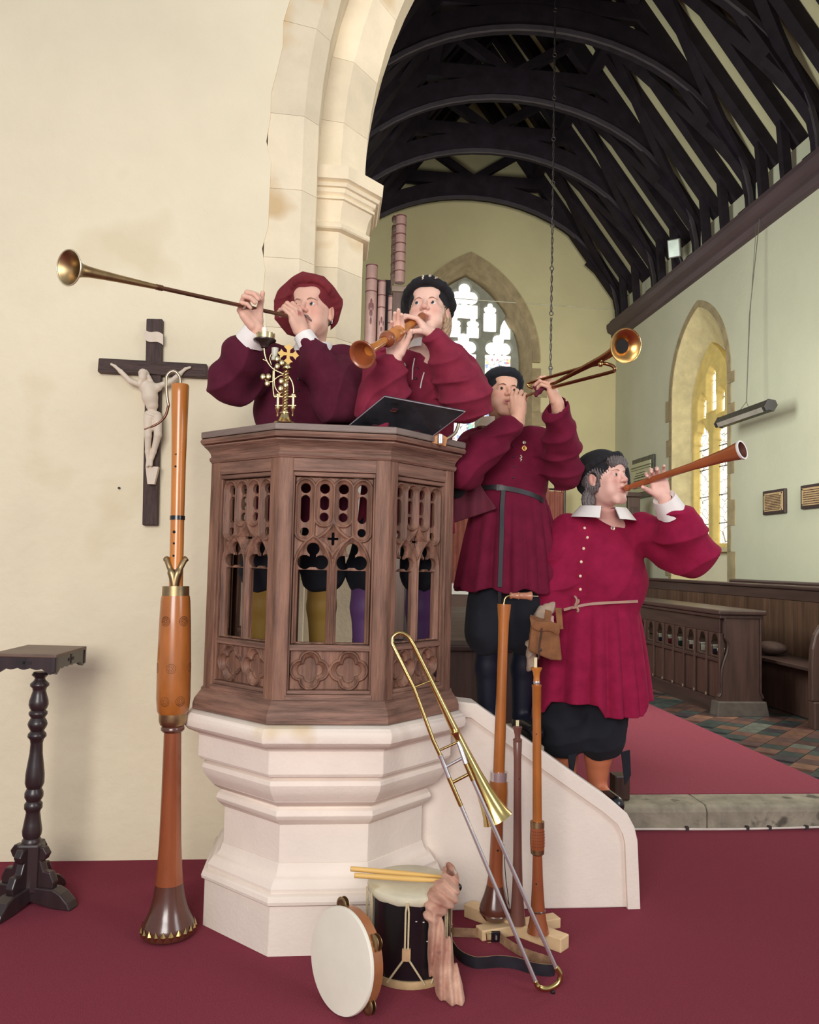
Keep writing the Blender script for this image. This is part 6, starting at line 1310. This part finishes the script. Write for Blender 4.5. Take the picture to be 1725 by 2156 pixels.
hat(rA, HA, hatm, .148, .143, .046, wr=wrA_, brim=(1.10, .014, .010, .62), cut=(.072, .09, .100), cutc=(0, .060, -.045), at=W(648, 646, y=3.44), face=(-.15, -.92, -.15))
b = MB(); b.tube([HA.p(.083*math.sin(a), .012+.080*math.cos(a)*.55+.012, .052+.052*math.cos(a)) for a in np.linspace(-1.75, 1.75, 24)], .0045, 8); b.build('hat_piping', mat('tan_piping', hexc(168, 128, 108), rough=.8), rA, smooth=60)
SkA = dict(c=(-.115, 3.47), ztop=1.98, zbot=1.60, r0=(.19, .145), r1=(.23, .18), n=9, amp=.05)
TA = tunic_sdf(rA, shA, elA, wrA, cA+[0, 0, 1.93], None, rs=(.088, .098, .090, .050), chest=(.205, .14), wst=(.205, .15), sk=SkA, amp=.015, f=26, seed=4, mcol=mA, end=(.82, .74), puff=.02)
breeches(rA, hipA, knA, navy, (.08, .098), 1.22)
collar_cone(rA, HA.p(0, -.020, -.118), nrm(HA.p(0, 0, 0)-HA.p(0, -.01, -.05)), .060, .092, .030, linen, 'collar', .42, wave=.03)
cuff(rA, elA[1], wrA[1], .036, .056, .050, .018); cuff(rA, elA[0], wrA[0], .034, .046, .045, .020)
for v in (798, 823): q = surf_pt(TA, 628, v, 3.1, 3.7); button(rA, q, None, .006, blackm)
b = MB(); b.lathe([(.004, 0), (.004, .003)], HA.p(.079, .004, -.040), H.M[0] if False else HA.M[0], 10); b.tube([HA.p(.079, .004, -.036), HA.p(.083, .006, -.042), HA.p(.081, .006, -.050), HA.p(.078, .004, -.046)], .0012, 6); b.build('earring', chrome, rA)
for a, t in zip(anA, toA):
    S = SDF(*[np.arange(min(a[i], t[i])-.07, max(a[i], t[i])+.07, .007) for i in range(3)]); S.cone(a-[0, 0, .03], t, .048, .042, .02); S.put(lambda X, Y, Z: fz+.002-Z+0*X+0*Y, (-9, -9, -9), (9, 9, 9), 0, 'i', m=0); S.build('shoe', blackm, rA)
# his trumpet
tr = thing('straight_trumpet', tuple(mo), 'very long straight natural trumpet with wide brass bell held by the red capped man', 'trumpet')
b = MB(); b.lathe([(.0125, .000), (.0135, .002), (.0125, .008), (.005, .022), (.0045, .05)], mo+ax_*.002, ax_, 18); b.build('mouthpiece', chrome, tr, smooth=50)
b = MB(); b.lathe([(.0062, .03), (.0075, .06), (.0074, LT*.66), (.0072, LT*.685)], mo, ax_, 16); b.build('lead_tube', bronze, tr, smooth=50)
b = MB(); b.lathe([(.0085, 0), (.010, .003), (.0088, .008), (.010, .013), (.0088, .02), (.0098, .026), (.0085, .03)], mo+ax_*LT*.68, ax_, 16); b.build('garnish', bronze, tr, smooth=50)
pf = [(.0082, .70), (.0098, .76), (.0118, .84), (.0140, .90), (.0165, .94), (.0200, .962), (.0275, .978), (.0385, .990), (.0475, .997), (.0510, 1.0)]
# the bell mouth turns a little more to the viewer than the tube
b = MB(); b.lathe([(r, f*LT) for r, f in pf]+[(r-.0012, f*LT-.0003) for r, f in pf[::-1]], mo, ax_, 44, cap=False); b.build('bell', oldbrass, tr, smooth=60)
b = MB(); b.tube([bl+ (np.cross(ax_, (0, 0, 1))/np.linalg.norm(np.cross(ax_, (0, 0, 1)))*math.cos(a)+np.cross(nrm(np.cross(ax_, (0, 0, 1))), ax_)*math.sin(a))*.0510 for a in np.linspace(0, 2*math.pi, 49)[:-1]], .0022, 8, closed=True); b.build('bell_rim', mat('pale_brass_rim', hexc(222, 212, 180), rough=.3, metal=.8), tr, smooth=60)
q = mo+ax_*LT*.325; b = MB(); b.lathe([(.009, -.005), (.0105, 0), (.009, .005)], q, ax_, 14); b.build('joint_ring', chrome, tr, smooth=50)
# ---------------------------------------------------------------- B: woman with the short shawm
mB = wool('wine_wool', hexc(128, 42, 62))
HB = Head(W(903, 659, y=3.40), (-.28, -.94, .14), 1.10)
shB = [W(948, 768, y=3.46), W(806, 772, y=3.46)]; elB = [W(985, 830, y=3.22), W(800, 852, y=3.22)]
cB = V3(.335, 3.50, 0); hipB = [cB+[.08, 0, 1.80], cB+[-.08, 0, 1.80]]; knB = [V3(.40, 3.46, 1.38), V3(.165, 3.46, 1.38)]; anB = [V3(.40, 3.48, fz+.09), V3(.165, 3.48, fz+.09)]; toB = [V3(.43, 3.34, fz+.045), V3(.15, 3.34, fz+.045)]
moB = HB.p(0, .094, -.058); blB = W(763, 747, y=2.90); axB = nrm(blB-moB); LB = np.linalg.norm(blB-moB)
wrB = [grip(moB+axB*LB*.20, (-.70, -.15, .62), (-.40, .25, -.85), .090, .022), grip(moB+axB*LB*.50, (.02, -.08, 1), (-.15, -1, -.1), .088, .028)]
handsB = [(wrB[0], (-.70, -.15, .62), (-.40, .25, -.85), 1, [(.55, .75, .5), (.6, .8, .5), (.6, .8, .5), (.5, .7, .4)], .98, (.7, .5, .5)), (wrB[1], (.02, -.08, 1), (-.15, -1, -.1), 1, [(.30, .35, .25), (.22, .30, .22), (.25, .35, .25), (.35, .45, .3)], .98, (.5, .25, .25), (-.10, -.02, .06, .22))]
rB, SB = person('woman in black rolled hat and wine red tunic playing a short shawm', HB, shB, elB, wrB, handsB, cB+[0, 0, 1.93], hipB, knB, anB, toB, skin=hexc(230, 188, 170), jaw=.96, sock=hexc(92, 60, 106))
eyes(HB, rB, 'blue', (-.25, .12)); brows(HB, rB, mat('sandy_brow', hexc(160, 122, 100), rough=.9), .0018)
blond = mat('ash_blond_hair', hexc(158, 132, 104), rough=.6, var=.35, scale=60, stretch=(4, 4, .3))
hair(rB, HB, blond, [((0, -.020, .030), (.080, .096, .086)), ((.070, -.012, -.045), (.020, .034, .065)), ((-.070, -.012, -.045), (.020, .034, .060)), ((0, -.075, -.05), (.065, .03, .07))], cutc=(0, .082, -.035), cut=(.064, .062, .098))
hat(rB, HB, blackfelt, .116, .122, .050, wr=wrinkle(.003, 40, 0, 2), brim=(1.13, .018, .010, .50), at=W(898, 645, y=3.46), face=(-.10, -.95, -.05), cut=(.080, .09, .100))
fB = HB.M[1]; 
for l, u, kd in ((-.010, .102, 2), (.018, .105, 1), (.042, .098, 0)): brim_pin(rB, HB.p(l, .108, u-.006), fB+[0, 0, .3], pin, kd, .75, 'hat_badge')
SkB = dict(c=(.335, 3.50), ztop=1.98, zbot=1.58, r0=(.17, .14), r1=(.21, .17), n=8, amp=.05)
TB = tunic_sdf(rB, shB, elB, wrB, cB+[0, 0, 1.93], None, rs=(.085, .098, .094, .055), chest=(.175, .13), wst=(.175, .135), sk=SkB, amp=.014, f=26, seed=12, mcol=mB, end=(.86, .80), puff=.02)
breeches(rB, hipB, knB, navy, (.08, .090), 1.24, hr=(.12, .10))
collar_cone(rB, HB.p(0, -.020, -.112), nrm(HB.p(0, 0, 0)-HB.p(0, -.01, -.05)), .054, .086, .034, linen, 'collar', .5, wave=.03)
cuff(rB, elB[1], wrB[1], .034, .044, .03, .02, mB, 'sleeve_hem'); cuff(rB, elB[0], wrB[0], .030, .042, .03, .02, mB, 'sleeve_hem')
for v, u in ((776, 879), (797, 876), (821, 868)): button(rB, surf_pt(TB, u, v, 3.05, 3.7), None, .006, blackm)
for pts in (((873, 755), (869, 775), (868, 800)), ((893, 785), (888, 802), (885, 818))): b = MB(); b.tube([surf_pt(TB, u, v, 3.0, 3.7)+[0, -.004, 0] for u, v in pts], .0028, 6); b.build('lace', linen, rB)
brim_pin(rB, surf_pt(TB, 852, 772, 3.28, 3.7)+[0, -.002, 0], (0, -1, 0), pin, 2, .9)
for a, t in zip(anB, toB):
    S = SDF(*[np.arange(min(a[i], t[i])-.07, max(a[i], t[i])+.07, .007) for i in range(3)]); S.cone(a-[0, 0, .03], t, .046, .040, .02); S.put(lambda X, Y, Z: fz+.002-Z+0*X+0*Y, (-9, -9, -9), (9, 9, 9), 0, 'i', m=0); S.build('shoe', blackm, rB)
sh_ = thing('short_shawm', tuple(moB), 'short honey coloured shawm with its flared bell pointing at the viewer', 'shawm')
def lat(root, name, m, pr_, base, ax, L_, seg=32, cap=True, **k): b = MB(); b.lathe([(r, f*L_) for r, f in pr_], base, ax, seg, cap=cap); return b.build(name, m, root, smooth=45, fix=True, **k)
lat(sh_, 'top_knob', redwood, [(.008, .00), (.016, .01), (.0205, .03), (.0190, .055), (.0145, .075), (.0145, .10)], moB, axB, LB)
lat(sh_, 'upper_body', honey, [(.014, .10), (.016, .2), (.019, .42)], moB, axB, LB); lat(sh_, 'barrel', honey, [(.024, .42), (.0275, .44), (.0285, .47), (.0275, .472), (.0285, .475), (.0285, .60), (.0275, .602)], moB, axB, LB)
lat(sh_, 'ring', redwood, [(.0285, .60), (.0315, .61), (.0325, .635), (.029, .65), (.025, .655), (.020, .67)], moB, axB, LB); lat(sh_, 'lower_body', honey, [(.0155, .66), (.0155, .80), (.018, .86), (.0215, .90)], moB, axB, LB)
pf = [(.0215, .90), (.028, .93), (.038, .955), (.047, .975), (.0525, .99), (.0535, 1.0)]; inr = [(.0445, 1.0), (.040, .985), (.030, .94), (.020, .90), (.010, .80), (.006, .6)]
lat(sh_, 'bell', redwood, pf+[(.051, 1.004)]+inr, moB, axB, LB, 44, False)
lat(sh_, 'bore', holem, [(.0058, .60), (.0058, .602)], moB, axB, LB)
# ---------------------------------------------------------------- C: young person with folded trumpet
mC = wool('crimson_plum_wool', hexc(104, 26, 50))
HC = Head(W(1054, 832, y=3.66), (.20, -.95, .10), 1.03, roll=-.05)
shC = [W(1132, 930, y=3.70), W(1000, 935, y=3.70)]; elC = [W(1188, 985, y=3.58), W(978, 985, y=3.46)]; wrC = [W(1190, 880, y=3.42), W(1078, 892, y=3.42)]
cC = V3(.855, 3.74, 0); fc = .657
hipC = [cC+[.085, 0, 1.56], cC+[-.085, 0, 1.56]]; knC = [V3(.93, 3.70, 1.12), V3(.75, 3.70, 1.12)]; anC = [V3(.92, 3.74, fc+.09), V3(.76, 3.74, fc+.09)]; toC = [V3(.95, 3.60, fc+.045), V3(.73, 3.62, fc+.045)]
wrC = [grip(W(1150, 812, y=3.35), (-.42, -.20, .88), (-.55, .30, .2), .088, .020), grip(W(1092, 838, y=3.475), (-.12, -.12, .98), (.5, .85, .1), .085, .014)]
handsC = [(wrC[0], (-.42, -.20, .88), (-.55, .30, .2), -1, [(.75, .9, .6), (.85, 1.0, .6), (.9, 1.0, .6), (.9, 1.0, .6)], .98, (.5, .3, .4)), (wrC[1], (-.12, -.12, .98), (.5, .85, .1), 1, [(.9, 1.2, .7)]*4, .95, (.6, .6, .5))]
rC, SC = person('young person in dark beret and belted crimson tunic playing a folded trumpet', HC, shC, elC, wrC, handsC, cC+[0, 0, 1.74], hipC, knC, anC, toC, skin=hexc(220, 172, 148), jaw=.94, sock=hexc(20, 22, 38))
eyes(HC, rC, 'brown', (-.10, .0)); brows(HC, rC, mat('brown_brow', hexc(112, 76, 56), rough=.9), .0020)
hair(rC, HC, mat('light_brown_hair', hexc(132, 106, 78), rough=.6, var=.35, scale=60, stretch=(4, 4, .3)), [((0, -.022, .028), (.078, .092, .084)), ((-.068, -.030, -.040), (.020, .034, .055)), ((.068, -.024, -.050), (.018, .030, .060))], cutc=(0, .085, -.032), cut=(.066, .070, .090))
hat(rC, HC, mat('navy_felt', hexc(22, 26, 34), rough=.9, sheen=.2), .094, .092, .046, wr=wrinkle(.002, 30, 0, 3), brim=(1.10, .018, .006, .42), at=W(1061, 812, y=3.69), face=(.05, -.95, .10))
zb = W(1060, 1243, y=3.72)[2]
SkC = dict(c=(.855, 3.74), ztop=1.76, zbot=zb, r0=(.158, .130), r1=(.245, .20), n=9, amp=.09, phase=1.0, hem=lambda th: .012*np.sin(8*th+.5))
TC = tunic_sdf(rC, shC, elC, wrC, cC+[0, 0, 1.78], None, rs=(.078, .086, .084, .062), chest=(.170, .125), wst=(.160, .125), sk=SkC, amp=.011, f=26, seed=21, mcol=mC, end=(.86, .80), puff=.01, cuts=[(wrC[0]+(wrC[0]-elC[0])*-.12, wrC[0]+(wrC[0]-elC[0])*.5, .045)])
breeches(rC, hipC, knC, navy, (.075, .115), .98, hr=(.11, .09))
collar_cone(rC, HC.p(0, -.018, -.112), nrm(HC.p(0, 0, 0)-HC.p(0, -.01, -.05)), .054, .10, .040, mat('cream_collar', hexc(224, 206, 186), rough=.8), 'collar', .4, wave=.05)
leather = mat('black_belt_leather', hexc(30, 26, 30), rough=.45, var=.2)
def belt(root, S_, pts, w, m, name='belt', y0=3.3, y1=4.0, off=.004, th=.003):
    P = []; q_ = [surf_pt(S_, u, v, y0, y1)+[0, -off, 0] for u, v in pts]; q_ = bez(q_, 4)
    for i, p in enumerate(q_):
        d = nrm(q_[min(i+1, len(q_)-1)]-q_[max(0, i-1)]); n = nrm(np.cross(d, (0, 0, 1))) if abs(d[2]) < .7 else V3(0, -1, 0); n = n if n[1] < 0 else -n; u = nrm(np.cross(d, n))*w/2
        P.append([p+u, p+u+n*th, p-u+n*th, p-u, p-u-n*.012, p+u-n*.012, p+u])
    b = MB(); b.grid(P); return b.build(name, m, root, smooth=40, fix=True)
belt(rC, TC, [(1001, 1036), (1010, 1030), (1030, 1026), (1055, 1027), (1085, 1032), (1115, 1040), (1135, 1049), (1143, 1056)], .022, leather)
belt(rC, TC, [(1060, 1028), (1057, 1070), (1056, 1120), (1054, 1180), (1052, 1236)], .020, leather, 'belt_tail'); b = MB(); e_ = W(1052, 1236, y=3.55); b.tube([e_, W(1052, 1275, y=3.56)], .009, 6); b.build('belt_tail', leather, rC)
q = surf_pt(TC, 1052, 1027, 3.3, 4)+V3(0, -.012, 0); b = MB(); b.tube([q+[-.014, 0, -.013], q+[.010, 0, -.013], q+[.010, 0, .013], q+[-.014, 0, .013]], .002, 6, closed=True); b.build('buckle', chrome, rC)
brim_pin(rC, surf_pt(TC, 1104, 932, 3.3, 4)+[0, -.003, 0], (0, -1, 0), pin, 1, .9); brim_pin(rC, surf_pt(TC, 1104, 944, 3.3, 4)+[0, -.003, 0], (0, -1, 0), goldpin, 1, 1.3); brim_pin(rC, surf_pt(TC, 1097, 965, 3.3, 4)+[0, -.003, 0], (0, -1, 0), pin, 2, .9)
for u, v in ((1080, 940), (1082, 962), (1083, 983), (1081, 1006)): button(rC, surf_pt(TC, u, v, 3.3, 4), None, .005, blackm)
for a, t in zip(anC, toC):
    S = SDF(*[np.arange(min(a[i], t[i])-.07, max(a[i], t[i])+.07, .007) for i in range(3)]); S.cone(a-[0, 0, .03], t, .046, .040, .02); S.put(lambda X, Y, Z: fc+.002-Z+0*X+0*Y, (-9, -9, -9), (9, 9, 9), 0, 'i', m=0); S.build('shoe', blackm, rC)
ft = thing('folded_trumpet', tuple(W(1090, 836, y=3.5)), 'folded natural trumpet with round brass bell held up by the young person in the beret', 'trumpet')
def FT(u, v, y): return W(u, v, y=y)
darkbrass = mat('reddish_brass', hexc(150, 108, 74), rough=.3, metal=1, var=.2, scale=10)
b = MB(); b.tube([FT(1096, 836, 3.50), FT(1112, 832, 3.45), FT(1135, 824, 3.38)], [.0075, .0055, .0065], 12); b.tube([FT(1098, 836, 3.49), FT(1095, 837, 3.505)], [.006, .011], 12); b.build('mouth_tube', oldbrass, ft, smooth=60)
p_lo = [FT(1150, 820, 3.36), FT(1200, 806, 3.22), FT(1285, 784, 3.02)]; p_up = [FT(1262, 766, 3.04), FT(1200, 782, 3.20), FT(1117, 806, 3.40)]
b = MB(); b.tube(bez(p_lo+[FT(1294, 779, 3.0), FT(1293, 773, 3.0), FT(1284, 768, 3.01)]+p_up, 5), .0072, 12); b.build('main_loop', darkbrass, ft, smooth=60)
b = MB(); b.tube(bez([FT(1117, 806, 3.40), FT(1112, 808, 3.41), FT(1113, 813, 3.41), FT(1122, 817, 3.40), FT(1140, 816, 3.37)], 5), .0068, 12); b.build('rear_bow', brass, ft, smooth=60)
bc = FT(1318, 728, 2.88); b0 = FT(1170, 806, 3.30); axC = nrm(bc-b0); LC = np.linalg.norm(bc-b0)
b = MB(); b.tube([FT(1140, 816, 3.37), b0], .0070, 12); b.build('bell_tube', darkbrass, ft, smooth=60)
axE = nrm(np.array([.18, -.95, -.22])); bend = bez([b0, b0+axC*LC*.4, b0+axC*LC*.74, bc-axE*.045], 6); b = MB(); b.tube(bend, list(np.linspace(.0070, .0185, len(bend))), 20, caps=False); b.build('bell_branch', darkbrass, ft, smooth=60)
pf = [(.0185, -.045), (.021, -.036), (.027, -.024), (.037, -.013), (.049, -.005), (.0605, -.0006), (.0640, .0)]
b = MB(); b.lathe(pf+[(r-.0012, f+.0003) for r, f in pf[::-1]]+[(.010, -.07), (.006, -.09)], bc, axE, 44, cap=False); b.build('bell', mat('golden_bell', hexc(196, 150, 90), rough=.28, metal=1, var=.15, scale=12), ft, smooth=70)
b = MB(); b.lathe([(.0262, -.0245), (.0262, -.0235)], bc, axE, 28); b.build('throat_shade_disc', holem, ft)  # black disc stands in for the shade deep inside the bell
e1_, e2_ = nrm(np.cross(axE, (0, 0, 1))), None; e2_ = np.cross(e1_, axE); b = MB(); b.tube([bc+(e1_*math.cos(a)+e2_*math.sin(a))*.064 for a in np.linspace(0, 2*math.pi, 49)[:-1]], .0018, 6, closed=True); b.build('bell_rim', brass, ft, smooth=60)
b = MB(); b.sphere(FT(1265, 767, 3.02), .011, 10, 8); b.tube([FT(1265, 767, 3.02), FT(1268, 758, 3.0)], .004, 6); b.build('boss', brass, ft, smooth=90)
S = SDF(*[np.arange(FT(1140, 818, 3.37)[i]-.08, FT(1140, 818, 3.37)[i]+.08, .003) for i in range(3)]); w = wrinkle(.002, 160, 0, 8)
S.chain([FT(1128, 815, 3.37), FT(1136, 822, 3.355), FT(1150, 812, 3.35), FT(1160, 810, 3.34)], [.010, .014, .010, .008], .004, 'u', w); S.cone(FT(1133, 825, 3.355), FT(1130, 832, 3.355), .012, .009, .004, 'u', w); S.build('cord_wrap', mat('maroon_cord', hexc(96, 20, 44), rough=.8, var=.3, scale=80), ft)
# ---------------------------------------------------------------- D: woman on the lowest steps
mD = wool('bright_crimson_wool', hexc(140, 28, 62))
HD = Head(W(1272, 1010, y=3.60), (.55, -.82, .14), 1.10)
shD = [W(1352, 1118, y=3.66), W(1200, 1122, y=3.68)]; elD = [W(1458, 1165, y=3.52), W(1172, 1225, y=3.70)]; moD = HD.p(0, .094, -.058); blD = W(1564, 947, y=3.05); axD = nrm(blD-moD); LD = np.linalg.norm(blD-moD)
wrD = [grip(moD+axD*LD*.30, (-.42, -.10, .90), (-.40, -.88, .1), .092, .022), W(1156, 1292, y=3.64)]
cD = V3(1.255, 3.72, 0); fd = .332
hipD = [cD+[.09, 0, 1.13], cD+[-.09, 0, 1.13]]; knD = [V3(1.285, 3.70, .66), V3(1.115, 3.72, .66)]; anD = [V3(1.29, 3.75, fd+.09), V3(1.15, 3.77, fd+.09)]; toD = [V3(1.33, 3.62, fd+.045), V3(1.13, 3.64, fd+.045)]
handsD = [(wrD[0], (-.38, -.10, .90), (-.45, -.85, .1), -1, [(.75, .7, .4), (.7, .7, .4), (.6, .7, .4), (.3, .5, .3)], 1.0, (.9, .15, .2), (.22, .08, -.05, -.30), (-.80, -.25, .30)), (wrD[1], (-.30, -.1, -1), (.9, 0, 0), 1, [(.6, .7, .5)]*4, .85)]
rD, SD = person('grey haired woman in bright crimson belted tunic playing a long slender shawm', HD, shD, elD, wrD, handsD, cD+[0, 0, 1.28], hipD, knD, anD, toD, skin=hexc(232, 186, 172), jaw=1.04, sock=hexc(196, 116, 82))
eyes(HD, rD, 'blue', (.10, .02)); brows(HD, rD, mat('faint_brow', hexc(170, 136, 120), rough=.9), .0016)
hgD = mat('dark_grey_hair', hexc(96, 88, 88), rough=.55, var=.55, scale=70, stretch=(5, 5, .3))
hair(rD, HD, hgD, [((0, -.018, .030), (.083, .098, .088)), ((-.072, -.004, -.012), (.016, .036, .052)), ((.072, -.004, -.010), (.016, .036, .050)), ((0, .074, .062), (.060, .024, .026)), ((-.03, .074, .050), (.024, .020, .022)), ((.035, .072, .050), (.020, .020, .020)), ((-.066, -.040, -.085), (.020, .03, .045))], cutc=(0, .092, -.040), cut=(.064, .066, .086), amp=.003)
hat(rD, HD, blackfelt, .142, .129, .046, wr=wrinkle(.003, 30, 0, 6), brim=(1.08, .012, .002, .50), cut=(.070, .09, .095), cutc=(0, .062, -.040), at=W(1270, 1006, y=3.67), face=(.12, -.95, .05))
zbD = W(1265, 1492, y=3.62)[2]
SkD = dict(c=(1.262, 3.74), ztop=1.30, zbot=zbD, r0=(.190, .150), r1=(.275, .215), n=7, amp=.08, phase=2.2, hem=lambda th: .035*np.sign(np.sin(3*th+2.0))*np.clip(np.abs(np.sin(3*th+2.0))*4, 0, 1)*.8)
TD = tunic_sdf(rD, shD, elD, wrD, cD+[.005, 0, 1.34], None, rs=(.092, .108, .108, .056), chest=(.215, .15), wst=(.215, .155), sk=SkD, amp=.014, f=24, seed=31, mcol=mD, end=(.76, .8), puff=.0)
breeches(rD, hipD, knD, navy, (.085, .122), .505, hr=(.13, .10))
for sg, (x, y) in zip((1, -1), ((W(1318, 1590, y=3.66)[0], 3.66), (W(1206, 1575, y=3.60)[0], 3.60))): b = MB(); b.add([(x-.02, y, .60), (x+.02, y, .61), (x+.012*sg+.01, y-.01, .50), (x-.005, y-.01, .455), (x-.02, y+.01, .60), (x+.02, y+.01, .61), (x+.012*sg+.01, y, .50), (x-.005, y, .455)], [(0, 1, 2, 3), (7, 6, 5, 4), (0, 4, 5, 1), (1, 5, 6, 2), (2, 6, 7, 3), (3, 7, 4, 0)]); b.build('knee_tie', navy, rD, fix=True)
nkD = HD.p(0, -.02, -.120); collar_cone(rD, nkD+V3(0, -.002, .0), nrm(HD.p(0, 0, 0)-HD.p(0, -.01, -.05)), .060, .150, .046, linen, 'collar', .30, wave=.02, fr=(-.12, -1, 0))
cuff(rD, elD[0], wrD[0], .036, .064, .075, .028)
for u, v in ((1231, 1112), (1237, 1132), (1229, 1155), (1224, 1183), (1222, 1213), (1222, 1241)): button(rD, surf_pt(TD, u, v, 3.3, 4)+[0, -.002, 0], None, .0072, mat('cream_button', hexc(232, 206, 180), rough=.4))
brim_pin(rD, surf_pt(TD, 1290, 1112, 3.3, 4)+[0, -.003, 0], (0, -1, 0), pin, 1, 1.2)
tanb = mat('taupe_belt', hexc(170, 132, 116), rough=.6)
belt(rD, TD, [(1186, 1284), (1205, 1279), (1240, 1272), (1280, 1269), (1320, 1267), (1342, 1266)], .012, tanb)
q = surf_pt(TD, 1209, 1275, 3.3, 4)+V3(0, -.016, 0); b = MB()
for a_, b_ in (((0, 0), (-.004, .045)), ((0, 0), (.012, .03)), ((0, 0), (.010, -.030)), ((0, 0), (-.015, -.012))): b.tube(bez([q, q+[a_[0]+b_[0]*.5+.008, -.006, b_[1]*.6], q+[b_[0], 0, b_[1]]], 4), [.006]*8+[.003], 6)
b.build('belt_knot', tanb, rD, smooth=60)
for a, t in zip(anD, toD):
    S = SDF(*[np.arange(min(a[i], t[i])-.07, max(a[i], t[i])+.07, .007) for i in range(3)]); S.cone(a-[0, 0, .03], t, .048, .042, .02); S.put(lambda X, Y, Z: fd+.002-Z+0*X+0*Y, (-9, -9, -9), (9, 9, 9), 0, 'i', m=0); S.build('shoe', blackm, rD)
# her bag
sued = mat('brown_suede', hexc(128, 82, 48), rough=.85, var=.3, scale=14, sheen=.2, bump=.2, bscale=200); bq = W(1148, 1345, y=3.50)
bag = thing('belt_bag', tuple(W(1150, 1392, y=3.50)), 'brown suede flap bag hanging from the crimson woman\'s belt', 'bag')
def BP(u, v, y=3.50): return W(u, v, y=y)
b = MB(); fr_ = [BP(1121, 1300), BP(1177, 1322), BP(1184, 1392), BP(1160, 1390), BP(1113, 1371)]; bk = [p+[.012, .06, .005] for p in fr_]; n5 = 5
b.add(fr_+bk, [tuple(range(5)), tuple(range(9, 4, -1))]+[(i, 5+i, 5+(i+1) % 5, (i+1) % 5) for i in range(5)]); b.build('pouch', sued, bag, bevel=.008, fix=True)
P = []
for i in range(9):
    f = i/8; P.append([BP(1117+62*f, 1302+20*f, 3.56), BP(1117+62*f, 1294+20*f, 3.52), BP(1116+63*f, 1300+18*f+4*math.sin(f*6), 3.485), BP(1119+60*f, 1316+14*f+3*math.sin(f*7), 3.482), BP(1121+56*f, 1322+14*f+3*math.sin(f*7), 3.488)])
b = MB(); b.grid(P); b.grid([[p+V3(0, .004, -.001) for p in r] for r in P], flip=True); b.build('flap', sued, bag, smooth=50)
b = MB(); b.tube([BP(1141, 1322, 3.483), BP(1137, 1350, 3.490), BP(1135, 1368, 3.49), BP(1134, 1388, 3.49)], .004, 6); b.lathe([(.006, -.003), (.007, .001), (.002, .003)], BP(1138, 1368, 3.488), (0, -1, 0), 10); b.build('strap_tie', mat('dark_tie', hexc(70, 44, 34), rough=.7), bag)
for x0, x1 in (((1155, 1285), (1152, 1312)), ((1176, 1280), (1180, 1325))): b = MB(); p, q = BP(*x0, 3.53), BP(*x1, 3.50); b.beam(p, q, .028, .006, (0, -1, 0)); b.build('hanger', sued, bag, bevel=.002)
S = SDF(*[np.arange(BP(1135, 1320, 3.57)[i]-(.22 if i == 2 else .09), BP(1135, 1320, 3.57)[i]+(.16 if i == 2 else .09), .005) for i in range(3)])
S.chain([BP(1158, 1278, 3.60), BP(1140, 1300, 3.58), BP(1124, 1360, 3.585), BP(1114, 1405, 3.585)], [.030, .034, .030, .018], .02, 'u', wrinkle(.008, 60, 0, 5)); tag(S.build('cloth_pouch', mat('taupe_cloth', hexc(176, 152, 132), rough=.85, var=.15, scale=12)), 'crumpled taupe cloth pouch behind the brown suede bag', 'bag')
# her shawm
sd_ = thing('long_shawm', tuple(moD), 'slender reddish brown shawm with white rimmed bell held up by the crimson woman', 'shawm'); orn = mat('orange_pearwood', hexc(156, 84, 46), rough=.35, var=.18, scale=7, coat=.3)
lat(sd_, 'mouthpiece', orn, [(.004, -.005), (.010, .002), (.0150, .022), (.0150, .040), (.0095, .055), (.0095, .065)], moD, axD, LD); lat(sd_, 'body', orn, [(.0125, .065), (.0140, .09), (.0135, .12), (.0140, .25), (.0138, .385), (.0150, .39), (.0152, .50), (.0165, .62), (.0195, .66), (.0205, .68)], moD, axD, LD)
lat(sd_, 'bell', orn, [(.0205, .68), (.022, .75), (.027, .86), (.033, .94), (.0375, .99), (.0380, .998)], moD, axD, LD, 40, False); lat(sd_, 'bell_rim', mat('white_rim', hexc(232, 228, 224), rough=.4), [(.0385, .985), (.0395, .99), (.0395, 1.0), (.0330, 1.001), (.0325, .992)], moD, axD, LD, 40, False)
lat(sd_, 'bell_inside', mat('dark_bore_wood', hexc(92, 52, 44), rough=.5), [(.0328, .999), (.029, .95), (.022, .86), (.014, .76), (.008, .66)], moD, axD, LD, 40, False)
qh = moD+axD*LD*.70+V3(0, -.0205, .002); b = MB(); b.lathe([(.0035, -.002), (.0035, .002)], qh, (0, -1, 0), 10); b.build('tuning_hole', holem, sd_)
